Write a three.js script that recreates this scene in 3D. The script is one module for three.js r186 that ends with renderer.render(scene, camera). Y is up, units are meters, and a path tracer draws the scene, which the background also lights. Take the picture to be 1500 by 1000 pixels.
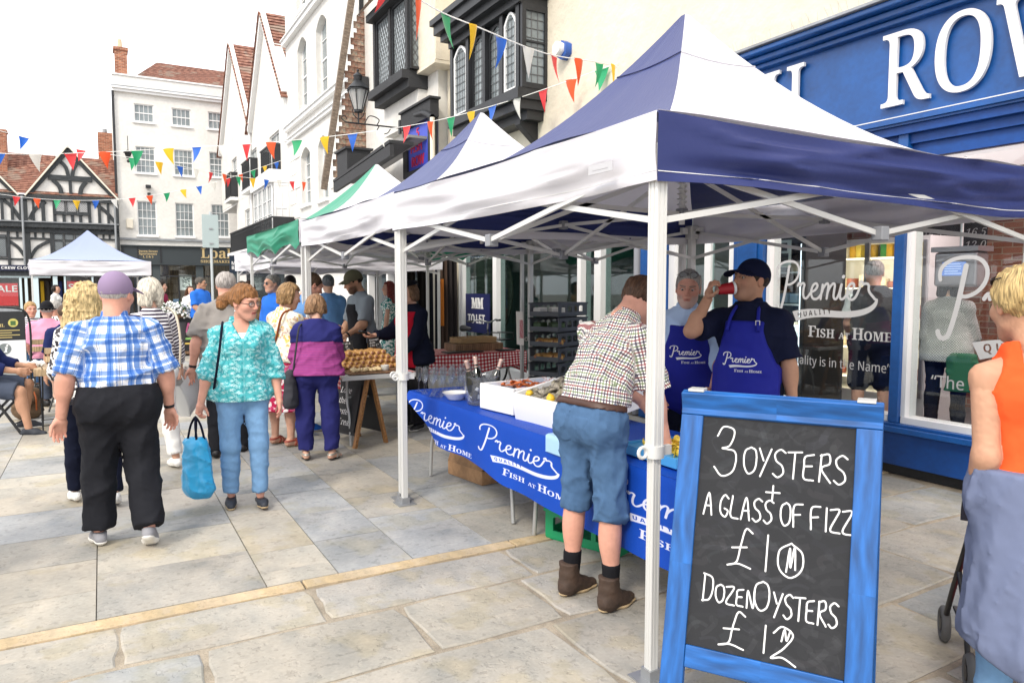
import * as THREE from 'three';
import { mergeGeometries, mergeVertices, toCreasedNormals } from 'three/addons/utils/BufferGeometryUtils.js';
import { RoundedBoxGeometry } from 'three/addons/geometries/RoundedBoxGeometry.js';
import { TextGeometry } from 'three/addons/geometries/TextGeometry.js';
import { FontLoader } from 'three/addons/loaders/FontLoader.js';

// ---------- camera, sky, sun, exposure ----------
const scene = new THREE.Scene();
const camera = new THREE.PerspectiveCamera(50.09, 1024 / 682, 0.05, 400);
camera.position.set(0, 1.65, 0);
camera.rotation.order = 'YXZ';
camera.rotation.set(-4.276 * Math.PI / 180, -29.335 * Math.PI / 180, 0);

const renderer = new THREE.WebGLRenderer({ antialias: true });
renderer.setSize(1024, 682);
renderer.toneMapping = THREE.LinearToneMapping;
renderer.toneMappingExposure = 1.95;
renderer.shadowMap.enabled = true;

{ // bright overcast sky
  const W = 64, Hh = 32, d = new Float32Array(W * Hh * 4);
  for (let j = 0; j < Hh; j++) for (let i = 0; i < W; i++) {
    const el = (j + 0.5) / Hh * Math.PI - Math.PI / 2, az = i / W * Math.PI * 2;
    const k = el > 0 ? 0.95 + 0.25 * Math.sin(el) + 0.03 * Math.sin(az * 3 + 1) * Math.cos(el) : 0.5;
    const o = (j * W + i) * 4;
    d[o] = k * 0.985; d[o + 1] = k * 0.995; d[o + 2] = k * 1.03; d[o + 3] = 1;
  }
  const t = new THREE.DataTexture(d, W, Hh, THREE.RGBAFormat, THREE.FloatType);
  t.mapping = THREE.EquirectangularReflectionMapping; t.magFilter = THREE.LinearFilter; t.needsUpdate = true;
  scene.background = t; scene.environment = t;
}
const sun = new THREE.DirectionalLight(0xfff4e4, 1.3);
sun.position.set(-13, 17, 5); sun.target.position.set(2, 0, -6);
sun.castShadow = true; sun.shadow.radius = 26; sun.shadow.mapSize.set(2048, 2048);
Object.assign(sun.shadow.camera, { left: -30, right: 30, top: 30, bottom: -30, near: 1, far: 90 });
scene.add(sun, sun.target);
// ---------- helpers ----------
const PI = Math.PI, R = d => d * PI / 180, V = (x, y, z) => new THREE.Vector3(x, y, z);
let seedState = 12345;
const rnd = () => { seedState = (seedState * 1664525 + 1013904223) >>> 0; return seedState / 4294967296; };
const rr = (a, b) => a + (b - a) * rnd();
const pick = a => a[Math.floor(rnd() * a.length)];
const clamp = (x, a, b) => x < a ? a : x > b ? b : x, lerp = (a, b, t) => a + (b - a) * t;
const smooth = (a, b, x) => { const t = clamp((x - a) / (b - a), 0, 1); return t * t * (3 - 2 * t); };
const perm = new Uint8Array(512); { const p = [...Array(256).keys()]; for (let i = 255; i > 0; i--) { const j = Math.floor(rnd() * (i + 1)); [p[i], p[j]] = [p[j], p[i]]; } for (let i = 0; i < 512; i++) perm[i] = p[i & 255]; }
const hv = new Float32Array(256); for (let i = 0; i < 256; i++) hv[i] = rnd() * 2 - 1;
function noise3(x, y, z) { // value noise -1..1
  const X = Math.floor(x), Y = Math.floor(y), Z = Math.floor(z); x -= X; y -= Y; z -= Z;
  const u = x * x * (3 - 2 * x), v = y * y * (3 - 2 * y), w = z * z * (3 - 2 * z), i = X & 255, j = Y & 255, k = Z & 255;
  const a = perm[i] + j, b = perm[(i + 1) & 255] + j, q = (n, kk) => hv[perm[(perm[n & 511] + kk) & 511]];
  return lerp(lerp(lerp(q(a, k), q(b, k), u), lerp(q(a + 1, k), q(b + 1, k), u), v), lerp(lerp(q(a, k + 1), q(b, k + 1), u), lerp(q(a + 1, k + 1), q(b + 1, k + 1), u), v), w);
}
// tiling noise on a w x w lattice
function tn(x, y, w, s) { const X = Math.floor(x), Y = Math.floor(y); x -= X; y -= Y; const u = x * x * (3 - 2 * x), v = y * y * (3 - 2 * y);
  const q = (i, j) => hv[perm[(perm[((i % w) + w) % w & 255] + ((j % w) + w) % w + s * 17) & 511]];
  return lerp(lerp(q(X, Y), q(X + 1, Y), u), lerp(q(X, Y + 1), q(X + 1, Y + 1), u), v); }
function fbm(u, v, f, oct, s = 0) { let a = 0.5, r = 0, w = f; for (let i = 0; i < oct; i++) { r += a * tn(u * w, v * w, w, s + i * 3); w *= 2; a *= 0.5; } return r; }
// texture from fn(u,v) -> [r,g,b] 0..1 sRGB values or a number
function tex(n, fn, srgb = true, m = n) {
  const d = new Uint8Array(n * m * 4);
  for (let j = 0; j < m; j++) for (let i = 0; i < n; i++) { let c = fn(i / n, j / m, i, j); if (typeof c === 'number') c = [c, c, c]; const o = (j * n + i) * 4;
    d[o] = clamp(c[0], 0, 1) * 255; d[o + 1] = clamp(c[1], 0, 1) * 255; d[o + 2] = clamp(c[2], 0, 1) * 255; d[o + 3] = c.length > 3 ? clamp(c[3], 0, 1) * 255 : 255; }
  const t = new THREE.DataTexture(d, n, m); t.wrapS = t.wrapT = THREE.RepeatWrapping; t.magFilter = THREE.LinearFilter; t.minFilter = THREE.LinearMipmapLinearFilter; t.generateMipmaps = true;
  if (srgb) t.colorSpace = THREE.SRGBColorSpace; t.needsUpdate = true; return t;
}
function canvasTex(w, h, draw) { const c = document.createElement('canvas'); c.width = w; c.height = h; const g = c.getContext('2d'); draw(g, w, h); const t = new THREE.CanvasTexture(c); t.colorSpace = THREE.SRGBColorSpace; return t; }
const rep = (t, x, y = x) => { const c = t.clone(); c.wrapS = c.wrapT = THREE.RepeatWrapping; c.repeat.set(x, y); c.needsUpdate = true; return c; };
const lin = (r, g, b) => new THREE.Color().setRGB(r, g, b);
function mat(color, o = {}) { return new THREE.MeshPhysicalMaterial({ color: color.isColor ? color : new THREE.Color(color), roughness: 0.7, ...o }); }
// shared grain maps (uv in metres, repeat sets the size)
const T = {};
T.fine = tex(256, (u, v) => 0.5 + 0.5 * fbm(u, v, 16, 4), false);
T.mott = tex(512, (u, v) => { const n = 0.9 + 0.22 * fbm(u, v, 4, 5) + 0.07 * fbm(u, v, 64, 2, 9); return n; });
T.wall = tex(512, (u, v) => { const n = 0.96 + 0.05 * fbm(u, v, 4, 6, 4) + 0.04 * fbm(u, v, 40, 3, 11); return [n, n * 0.99, n * 0.97]; });
T.weave = tex(64, (u, v) => 0.5 + 0.25 * Math.sin(u * 2 * PI * 16) + 0.25 * Math.sin(v * 2 * PI * 16), false);
T.wood = tex(512, (u, v) => { const g = fbm(u + 0.03 * fbm(u, v, 4, 2), v * 0.15, 32, 4, 2), k = 0.5 + 0.5 * Math.sin((u * 14 + 1.4 * fbm(u, v, 2, 3, 7)) * 2 * PI); return 0.82 + 0.22 * g + 0.08 * k; });
T.stone = tex(1024, (u, v) => { const b = fbm(u, v, 3, 6, 1), s = fbm(u + 0.1 * b, v * 0.5, 10, 4, 5), p = fbm(u, v, 90, 2, 8);
  let k = 0.88 + 0.13 * b + 0.09 * s + 0.05 * p; const pit = smooth(0.33, 0.42, fbm(u, v * 1, 40, 3, 13)); k -= 0.07 * pit;
  const st = smooth(0.12, 0.36, fbm(u, v, 5, 5, 21)); return [k * (1 - 0.02 * st) + 0.02 * s, k * (1 - 0.03 * st), k * (1 - 0.07 * st) - 0.02 * s]; });
T.stoneB = tex(512, (u, v) => 0.5 + 0.35 * fbm(u, v, 12, 5, 3) - 0.25 * smooth(0.3, 0.42, fbm(u, v, 30, 3, 13)), false);
T.tilev = tex(256, (u, v) => { const n = 0.9 + 0.25 * fbm(u, v, 8, 4, 6), l = smooth(0.15, 0.3, fbm(u, v, 12, 3, 15)); return [n * (1 - .1 * l), n * (1 + .05 * l), n * (1 + .1 * l)]; });

const taken = {};
function numbered(n) { const k = taken[n] = (taken[n] || 0) + 1; return k === 1 ? n : n + '_' + String(k - 1).padStart(3, '0'); }
function tag(o, label, category, group, kind) { if (label) o.userData.label = label; if (category) o.userData.category = category; if (group) o.userData.group = group; if (kind) o.userData.kind = kind; return o; }
function thing(name, label, category, pos = [0, 0, 0], turn = 0, group) { const o = new THREE.Group(); o.name = numbered(name); o.position.set(...pos); o.rotation.y = turn; scene.add(o); return tag(o, label, category, group); }
function part(parent, name, geo, m, label) { if (Array.isArray(geo)) geo = merge(geo); const o = new THREE.Mesh(geo, m); o.name = name; o.castShadow = o.receiveShadow = true; if (label) o.userData.label = label; (parent || scene).add(o); return o; }
function solo(name, geo, m, label, category, group, kind) { const o = part(scene, numbered(name), geo, m); return tag(o, label, category, group, kind); }
function struct(name, geo, m) { const o = part(scene, numbered(name), geo, m); o.userData.kind = 'structure'; return o; }
function dup(o, pos, turn, label, group) { const c = o.clone(); c.name = numbered(o.name.replace(/_\d\d\d$/, '')); c.userData = { ...o.userData }; scene.add(c); if (pos) c.position.set(...pos); if (turn !== undefined) c.rotation.y = turn; if (label) c.userData.label = label; if (group) c.userData.group = group; return c; }
function merge(a) { a = a.map(g => { g = g.index ? g.toNonIndexed() : g; for (const k of Object.keys(g.attributes)) if (!['position', 'normal', 'uv'].includes(k)) g.deleteAttribute(k); if (!g.attributes.uv) tri(g); if (!g.attributes.normal) g.computeVertexNormals(); return g; }); return a.length > 1 ? mergeGeometries(a) : a[0]; }
// uv in metres from the dominant normal axis
function tri(g, off = 0) { if (g.index) g = g.toNonIndexed(); if (!g.attributes.normal) g.computeVertexNormals(); const p = g.attributes.position, n = g.attributes.normal, uv = new Float32Array(p.count * 2);
  for (let i = 0; i < p.count; i += 3) { let nx = 0, ny = 0, nz = 0; for (let k = 0; k < 3; k++) { nx += n.getX(i + k); ny += n.getY(i + k); nz += n.getZ(i + k); } nx = Math.abs(nx); ny = Math.abs(ny); nz = Math.abs(nz);
    for (let k = 0; k < 3; k++) { const j = i + k, x = p.getX(j), y = p.getY(j), z = p.getZ(j); let a, b; if (ny >= nx && ny >= nz) { a = x; b = z; } else if (nx >= nz) { a = z; b = y; } else { a = x; b = y; } uv[j * 2] = a + off; uv[j * 2 + 1] = b + off * 0.7; } }
  g.setAttribute('uv', new THREE.BufferAttribute(uv, 2)); return g; }
// box from min to max corner, small rounding optional
function bx(x0, y0, z0, x1, y1, z1, r = 0, seg = 1) { const w = Math.abs(x1 - x0), h = Math.abs(y1 - y0), d = Math.abs(z1 - z0); const g = r ? new RoundedBoxGeometry(w, h, d, seg, Math.min(r, w / 2.01, h / 2.01, d / 2.01)) : new THREE.BoxGeometry(w, h, d); g.translate((x0 + x1) / 2, (y0 + y1) / 2, (z0 + z1) / 2); return tri(g); }
function cyl(r0, r1, h, n = 16, open = false) { const g = new THREE.CylinderGeometry(r1, r0, h, n, 1, open); g.translate(0, h / 2, 0); return g; }
function tf(g, p, rot = [0, 0, 0], s = 1) { const m = new THREE.Matrix4().compose(V(...p), new THREE.Quaternion().setFromEuler(new THREE.Euler(...rot, 'YXZ')), Array.isArray(s) ? V(...s) : V(s, s, s)); g.applyMatrix4(m); return g; }
// bar of rectangular section between two points; up hints the h axis
function bar(a, b, w, h = w, up = [0, 1, 0], r = 0) { a = V(...a); b = V(...b); const L = a.distanceTo(b), g = r ? new RoundedBoxGeometry(w, h, L, 1, r) : new THREE.BoxGeometry(w, h, L); const z = b.clone().sub(a).normalize(); let u = V(...up); if (Math.abs(u.dot(z)) > 0.98) u = V(1, 0, 0); const x = u.clone().cross(z).normalize(); u = z.clone().cross(x); const m = new THREE.Matrix4().makeBasis(x, u, z).setPosition(a.add(b).multiplyScalar(0.5)); const q = tri(g); q.applyMatrix4(m); return q; }
function rod(a, b, r, n = 8, r2 = r) { a = V(...a); b = V(...b); const L = a.distanceTo(b), g = new THREE.CylinderGeometry(r2, r, L, n, 1); g.translate(0, L / 2, 0); g.applyQuaternion(new THREE.Quaternion().setFromUnitVectors(V(0, 1, 0), b.clone().sub(a).normalize())); g.translate(a.x, a.y, a.z); return g; }
function tube(pts, r, n = 8, seg = pts.length * 6, closed = false) { return new THREE.TubeGeometry(new THREE.CatmullRomCurve3(pts.map(p => V(...p)), closed, 'centripetal'), seg, r, n, closed); }
function lathe(pts, n = 24) { return new THREE.LatheGeometry(pts.map(p => new THREE.Vector2(...p)), n); }
function ext(pts, depth, bevel = 0, holes) { const s = new THREE.Shape(pts.map(p => new THREE.Vector2(...p))); if (holes) for (const h of holes) s.holes.push(new THREE.Path(h.map(p => new THREE.Vector2(...p)))); return new THREE.ExtrudeGeometry(s, { depth, bevelEnabled: bevel > 0, bevelSize: bevel, bevelThickness: bevel, bevelSegments: 2 }); }
// parametric sheet: f(u,v) -> [x,y,z]
function sheet(f, nu, nv, uvs) { const g = new THREE.PlaneGeometry(1, 1, nu, nv), p = g.attributes.position, t = g.attributes.uv; for (let i = 0; i < p.count; i++) { const u = t.getX(i), v = t.getY(i), q = f(u, v); p.setXYZ(i, q[0], q[1], q[2]); if (uvs) t.setXY(i, u * uvs[0], v * uvs[1]); } g.computeVertexNormals(); return g; }
// sheet with thickness (two skins and rims) along its normals
function thick(g, t) { const a = g.clone(), n = g.attributes.normal, b = g.clone(), pb = b.attributes.position; for (let i = 0; i < pb.count; i++) pb.setXYZ(i, pb.getX(i) - n.getX(i) * t, pb.getY(i) - n.getY(i) * t, pb.getZ(i) - n.getZ(i) * t); const ix = b.index.array; for (let i = 0; i < ix.length; i += 3) { const k = ix[i]; ix[i] = ix[i + 1]; ix[i + 1] = k; } b.computeVertexNormals(); return merge([a, b]); }
const font = {}; for (const [k, f] of [['sb', 'sans_bold'], ['sr', 'sans_regular'], ['er', 'serif_regular'], ['eb', 'serif_bold']]) font[k] = await new FontLoader().loadAsync('fonts/droid/droid_' + f + '.typeface.json');
function text(s, f, size, depth, bevel = 0) { const g = new TextGeometry(s, { font: font[f], size, depth, curveSegments: 5, bevelEnabled: bevel > 0, bevelSize: bevel, bevelThickness: bevel, bevelSegments: 1 }); g.computeBoundingBox(); return g; }
// ---------- figures: distance fields meshed with surface nets ----------
const cap = (a, b, ra, rb = ra, o = {}) => ({ t: 0, ax: a[0], ay: a[1], az: a[2], ex: b[0] - a[0], ey: b[1] - a[1], ez: b[2] - a[2], L2: (b[0] - a[0]) ** 2 + (b[1] - a[1]) ** 2 + (b[2] - a[2]) ** 2 || 1e-9, ra, rb, k: 0.03, s: 1, ...o });
const ell = (c, r, o = {}) => ({ t: 1, ax: c[0], ay: c[1], az: c[2], rx: r[0], ry: r[1], rz: r[2], k: 0.02, s: 1, ...o });
function pd(q, x, y, z) {
  let px = x - q.ax, py = y - q.ay, pz = z - q.az, d;
  if (q.t === 0) {
    const h = clamp((px * q.ex + py * q.ey + pz * q.ez) / q.L2, 0, 1); px -= q.ex * h; py -= q.ey * h; pz -= q.ez * h;
    if (q.X) { const v = (px * q.X[0] + py * q.X[1] + pz * q.X[2]), w = v * (1 / (q.kx + ((q.kx2 || q.kx) - q.kx) * h) - 1); px += q.X[0] * w; py += q.X[1] * w; pz += q.X[2] * w; }
    d = Math.sqrt(px * px + py * py + pz * pz) - (q.ra + (q.rb - q.ra) * h);
  } else { const a = px / q.rx, b = py / q.ry, c = pz / q.rz, k0 = Math.sqrt(a * a + b * b + c * c), k1 = Math.sqrt((a / q.rx) ** 2 + (b / q.ry) ** 2 + (c / q.rz) ** 2); d = k1 > 1e-9 ? k0 * (k0 - 1) / k1 : -Math.min(q.rx, q.ry, q.rz); }
  if (q.c) for (const c of q.c) { const e = (x - c[0]) * c[3] + (y - c[1]) * c[4] + (z - c[2]) * c[5]; if (e > d) d = e; }
  return d;
}
function field(list, x, y, z) { let d = 1e3; for (const q of list) { const e = pd(q, x, y, z), k = q.k; if (q.s > 0) { const h = Math.max(k - Math.abs(d - e), 0) / k; d = Math.min(d, e) - h * h * k * 0.25; } else { const h = Math.max(k - Math.abs(d + e), 0) / k; d = Math.max(d, -e) + h * h * k * 0.25; } } return d; }
function bounds(list, pad) { const lo = [1e9, 1e9, 1e9], hi = [-1e9, -1e9, -1e9]; for (const q of list) if (q.s > 0) { const add = (x, y, z, r) => { lo[0] = Math.min(lo[0], x - r); lo[1] = Math.min(lo[1], y - r); lo[2] = Math.min(lo[2], z - r); hi[0] = Math.max(hi[0], x + r); hi[1] = Math.max(hi[1], y + r); hi[2] = Math.max(hi[2], z + r); };
  const f = Math.max(q.kx || 1, q.kx2 || 1, 1); if (q.t === 0) { add(q.ax, q.ay, q.az, q.ra * f + pad); add(q.ax + q.ex, q.ay + q.ey, q.az + q.ez, q.rb * f + pad); } else add(q.ax, q.ay, q.az, Math.max(q.rx, q.ry, q.rz) + pad); } return [lo, hi]; }
// mesh a field; o: {clip, fold, uv}
const fold_slack = o => o.slackX || (o.fold ? 0.022 : 0.006);
function net(prims, h, o = {}) { const t0 = Date.now();
  const [lo, hi] = bounds(prims, (o.pad || 0.02) + h * 2), S = 4, B = [0, 1, 2].map(i => Math.ceil((hi[i] - lo[i]) / h / S)), N = B.map(b => b * S + 1), nx = N[0], ny = N[1], nz = N[2];
  const val = new Float32Array(nx * ny * nz).fill(1), idx = (i, j, k) => (k * ny + j) * nx + i, rad = h * S * 0.9, slack = fold_slack(o), clip = o.clip, fold = o.fold, done = new Uint8Array(nx * ny * nz);
  const G = 4, live = new Map(), sr = h * S * G * 0.87;
  for (let bz = 0; bz < B[2]; bz++) for (let by = 0; by < B[1]; by++) for (let bX = 0; bX < B[0]; bX++) {
    const key = ((bz >> 2) * 64 + (by >> 2)) * 64 + (bX >> 2); let sup = live.get(key); if (sup === undefined) { const ux = lo[0] + ((bX >> 2) + .5) * S * G * h, uy = lo[1] + ((by >> 2) + .5) * S * G * h, uz = lo[2] + ((bz >> 2) + .5) * S * G * h; const d = prims.map(q => pd(q, ux, uy, uz)); let mm = 1e3; prims.forEach((q, i) => { if (q.s > 0 && d[i] < mm) mm = d[i]; }); sup = mm > sr * 1.6 + slack + 0.05 ? null : prims.filter((q, i) => d[i] < mm + sr * 3 + 0.12); live.set(key, sup); } if (!sup) continue;
    const cx = lo[0] + (bX + .5) * S * h, cy = lo[1] + (by + .5) * S * h, cz = lo[2] + (bz + .5) * S * h; let m = 1e3; const ds = [];
    for (const q of sup) { const e = pd(q, cx, cy, cz); ds.push(e); if (q.s > 0 && e < m) m = e; }
    let far = m > rad * 1.25 + slack + 0.012, fill = 0; const ce = clip && !far ? clip(cx, cy, cz) : -1; if (clip && ce > rad * 2.2) far = true; if (!far && m < -(rad * 1.5 + slack + 0.02) && ce < -rad * 2.2 && !sup.some(q => q.s < 0)) { far = true; fill = -1; } const act = far ? null : sup.filter((q, i) => ds[i] < m + rad * 2.6 + 0.06 || (q.s < 0 && ds[i] < rad * 2 + 0.05));
    for (let k = 0; k <= S; k++) for (let j = 0; j <= S; j++) for (let i = 0; i <= S; i++) { const n = idx(bX * S + i, by * S + j, bz * S + k); if (done[n]) continue; if (far) { if (fill) { val[n] = -1; } continue; } done[n] = 1;
      const x = lo[0] + (bX * S + i) * h, y = lo[1] + (by * S + j) * h, z = lo[2] + (bz * S + k) * h; let d = field(act, x, y, z); if (fold && Math.abs(d) < 0.06) d -= fold(x, y, z, d); if (clip) { const e = clip(x, y, z); if (e > d) d = e; } val[n] = d; }
  }
  const t1 = Date.now(); const vid = new Int32Array(nx * ny * nz).fill(-1), pos = [], ind = [], off = [0, 1, nx, nx + 1, nx * ny, nx * ny + 1, nx * ny + nx, nx * ny + nx + 1];
  const E = [[0, 1], [2, 3], [4, 5], [6, 7], [0, 2], [1, 3], [4, 6], [5, 7], [0, 4], [1, 5], [2, 6], [3, 7]];
  for (let k = 0; k < nz - 1; k++) for (let j = 0; j < ny - 1; j++) for (let i = 0; i < nx - 1; i++) { const n = idx(i, j, k); let mask = 0; for (let c = 0; c < 8; c++) if (val[n + off[c]] < 0) mask |= 1 << c; if (mask === 0 || mask === 255) continue;
    let sx = 0, sy = 0, sz = 0, cnt = 0; for (const [a, b] of E) { if (((mask >> a) & 1) === ((mask >> b) & 1)) continue; const va = val[n + off[a]], vb = val[n + off[b]], t = va / (va - vb); sx += (a & 1) + ((b & 1) - (a & 1)) * t; sy += ((a >> 1) & 1) + (((b >> 1) & 1) - ((a >> 1) & 1)) * t; sz += (a >> 2) + ((b >> 2) - (a >> 2)) * t; cnt++; }
    vid[n] = pos.length / 3; pos.push(lo[0] + (i + sx / cnt) * h, lo[1] + (j + sy / cnt) * h, lo[2] + (k + sz / cnt) * h); }
  const quad = (a, b, c, d, f) => { if (a < 0 || b < 0 || c < 0 || d < 0) return; f ? ind.push(a, c, b, a, d, c) : ind.push(a, b, c, a, c, d); };
  for (let k = 1; k < nz - 1; k++) for (let j = 1; j < ny - 1; j++) for (let i = 1; i < nx - 1; i++) { const n = idx(i, j, k), s = val[n] < 0;
    if (s !== val[n + 1] < 0) quad(vid[n], vid[n - nx], vid[n - nx - nx * ny], vid[n - nx * ny], !s);
    if (s !== val[n + nx] < 0) quad(vid[n], vid[n - nx * ny], vid[n - nx * ny - 1], vid[n - 1], !s);
    if (s !== val[n + nx * ny] < 0) quad(vid[n], vid[n - 1], vid[n - 1 - nx], vid[n - nx], !s); }
  const g = new THREE.BufferGeometry(); g.setAttribute('position', new THREE.Float32BufferAttribute(pos, 3)); g.setIndex(ind); g.computeVertexNormals();
  const t2 = Date.now(); const uv = new Float32Array(pos.length / 3 * 2); // uv in metres: round the nearest bone and along it
  for (let v = 0; v < pos.length / 3; v++) { const x = pos[v * 3], y = pos[v * 3 + 1], z = pos[v * 3 + 2]; let best = null, m = 1e9; for (const q of prims) if (q.s > 0 && !q.nouv) { const e = pd(q, x, y, z) + (q.bias || 0); if (e < m) { m = e; best = q; } }
    if (!best || best.t) { uv[v * 2] = Math.atan2(x, z) * 0.09; uv[v * 2 + 1] = y; continue; }
    const q = best, L = Math.sqrt(q.L2), ux = q.ex / L, uy = q.ey / L, uz = q.ez / L, px = x - q.ax, py = y - q.ay, pz = z - q.az, h = px * ux + py * uy + pz * uz; let X = q.X || (Math.abs(ux) > .9 ? [0, 1, 0] : [1, 0, 0]);
    const xd = X[0] * ux + X[1] * uy + X[2] * uz; X = [X[0] - ux * xd, X[1] - uy * xd, X[2] - uz * xd]; const Y = [uy * X[2] - uz * X[1], uz * X[0] - ux * X[2], ux * X[1] - uy * X[0]], a = (px * X[0] + py * X[1] + pz * X[2]) / (q.kx || 1), b = px * Y[0] + py * Y[1] + pz * Y[2];
    uv[v * 2] = Math.atan2(a, (o.seam || 1) * b) * (q.uvR || Math.max(q.ra, 0.04) * (q.kx ? (1 + q.kx) / 2 : 1)); uv[v * 2 + 1] = h + (q.uvo || 0); }
  g.setAttribute('uv', new THREE.BufferAttribute(uv, 2)); TT[0] += t1 - t0; TT[1] += t2 - t1; TT[2] += Date.now() - t2; TT[3] += ind.length / 3; return g;
}
const TT = [0, 0, 0, 0];
const ridge = n => { const a = 1 - Math.abs(n); return a * a * a - 0.36; };
const folds = (A, s, fx = 6, fy = 12, f2 = 12) => (x, y, z) => A * (1.25 * ridge(1.25 * noise3(x * fx + s + y * 4, y * fy + x * 3, z * fx - s)) + 0.8 * ridge(1.2 * noise3(x * f2 - s, y * 5 + s + x * 4, z * f2)) + 0.45 * ridge(noise3(x * 22 + y * 9, y * 26 - x * 12, z * 22 + s)));
const addv = (a, b, s = 1) => [a[0] + b[0] * s, a[1] + b[1] * s, a[2] + b[2] * s], mixv = (a, b, t) => [lerp(a[0], b[0], t), lerp(a[1], b[1], t), lerp(a[2], b[2], t)], subv = (a, b) => [a[0] - b[0], a[1] - b[1], a[2] - b[2]];
const nrm = a => { const l = Math.hypot(...a) || 1; return [a[0] / l, a[1] / l, a[2] / l]; };
// direction of a limb: f degrees forward from hanging, o degrees outward
const ldir = (f, o, sd) => [Math.sin(R(o)) * sd, -Math.cos(R(f)) * Math.cos(R(o)), Math.sin(R(f)) * Math.cos(R(o))];
const SK = { fair: [0.62, 0.36, 0.26], pink: [0.62, 0.32, 0.235], tan: [0.48, 0.265, 0.17], olive: [0.45, 0.26, 0.175] };

function skeleton(o) {
  const s = (o.h || 1.75) / 1.75, w = o.w || 1, f = o.fem ? 1 : 0, K = { s, w, f };
  const P = { lean: 0, twist: 0, side: 0, bend: 0, head: [0, 0, 0], armL: [[4, 9], [12, 4]], armR: [[4, 9], [12, 4]], legL: [[0, 3], [0, 1]], legR: [[0, 3], [0, 1]], footL: [8, 0], footR: [8, 0], ...o.pose };
  const hw = 0.092 * (f ? 1.03 : 1) * Math.sqrt(w), lt = 0.42, ls = 0.42; // thigh, shank
  const leg = (a, sd) => { const hip = [hw * sd, 0, 0], knee = addv(hip, ldir(a[0][0], a[0][1], sd), lt), ank = addv(knee, ldir(a[1][0], a[1][1], sd), ls); return [hip, knee, ank]; };
  let L = leg(P.legL, 1), Rr = leg(P.legR, -1); const fl = P.footL, fr = P.footR;
  const low = Math.min(L[2][1] - Math.sin(R(Math.max(0, fl[1]))) * 0.1, Rr[2][1] - Math.sin(R(Math.max(0, fr[1]))) * 0.1), py = P.pelvisY !== undefined ? P.pelvisY / s : 0.085 - low;
  const up = (p) => [p[0] * s, (p[1] + py) * s, p[2] * s]; K.hipL = up(L[0]); K.kneeL = up(L[1]); K.ankL = up(L[2]); K.hipR = up(Rr[0]); K.kneeR = up(Rr[1]); K.ankR = up(Rr[2]);
  // spine: lean rotates at the pelvis, bend adds at the chest
  const M = new THREE.Matrix4(), E = (x, y, z) => new THREE.Matrix4().makeRotationFromEuler(new THREE.Euler(x, y, z, 'YXZ'));
  const r1 = E(R(P.lean), R(P.twist * 0.4), R(P.side)), r2 = E(R(P.lean + P.bend), R(P.twist), R(P.side)), ap = (m, v) => { const q = V(...v).applyMatrix4(m); return [q.x, q.y, q.z]; };
  const pel = [0, 0.045, -0.005]; K.pel = up(pel); const wai = addv(pel, ap(r1, [0, 0.15, 0.005])), che = addv(wai, ap(r2, [0, 0.19, 0])), nek = addv(che, ap(r2, [0, 0.185, -0.022])); K.wai = up(wai); K.che = up(che); K.nek = up(nek); K.r1 = r1; K.r2 = r2; K.ap = ap;
  const shw = (f ? 0.158 : 0.182) * Math.sqrt(w) * (o.sw || 1); K.shL = up(addv(che, ap(r2, [shw, 0.085, -0.012]))); K.shR = up(addv(che, ap(r2, [-shw, 0.085, -0.012])));
  K.axis1 = ap(r1, [0, 1, 0]); K.axis2 = ap(r2, [0, 1, 0]); K.X1 = ap(r1, [1, 0, 0]); K.X2 = ap(r2, [1, 0, 0]); K.Z2 = ap(r2, [0, 0, 1]); K.Z1 = ap(r1, [0, 0, 1]);
  const yw = E(0, R(P.twist), 0);
  const arm = (a, sh, sd) => { const d1 = ap(yw, ldir(a[0][0], a[0][1], sd)), d2 = ap(yw, ldir(a[1][0], a[1][1], sd)), el = addv(sh, d1, 0.295 * s), wr = addv(el, d2, 0.25 * s); return [el, wr, d2]; };
  [K.elL, K.wrL, K.fdL] = arm(P.armL, K.shL, 1); [K.elR, K.wrR, K.fdR] = arm(P.armR, K.shR, -1);
  // head
  K.hm = E(R(P.head[1]), R(P.head[0]), R(P.head[2] || 0)); const hc = addv(K.nek, ap(K.hm, [0, 0.155 * s, 0.03 * s])); K.hc = addv(hc, ap(r2, [0, 0, 0.004])); K.P = P;
  for (const sd of 'LR') if (o.ik && o.ik[sd]) { const { to, pole } = o.ik[sd], hmS = K.hm.clone().scale(V(s, s, s).multiplyScalar(1.1)).setPosition(...K.hc), t = V(...to).applyMatrix4(hmS).toArray(), sh = K['sh' + sd], a = .295 * s, b = .25 * s; let d = subv(t, sh), l = Math.min(Math.hypot(...d), (a + b) * .995); d = nrm(d); const x = (a * a - b * b + l * l) / (2 * l), h = Math.sqrt(Math.max(0, a * a - x * x)), pp = nrm(addv(pole, d, -dot(pole, d))); K['el' + sd] = addv(addv(sh, d, x), pp, h); K['wr' + sd] = addv(sh, d, l); K['fd' + sd] = nrm(subv(K['wr' + sd], K['el' + sd])); }
  return K;
}
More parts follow.
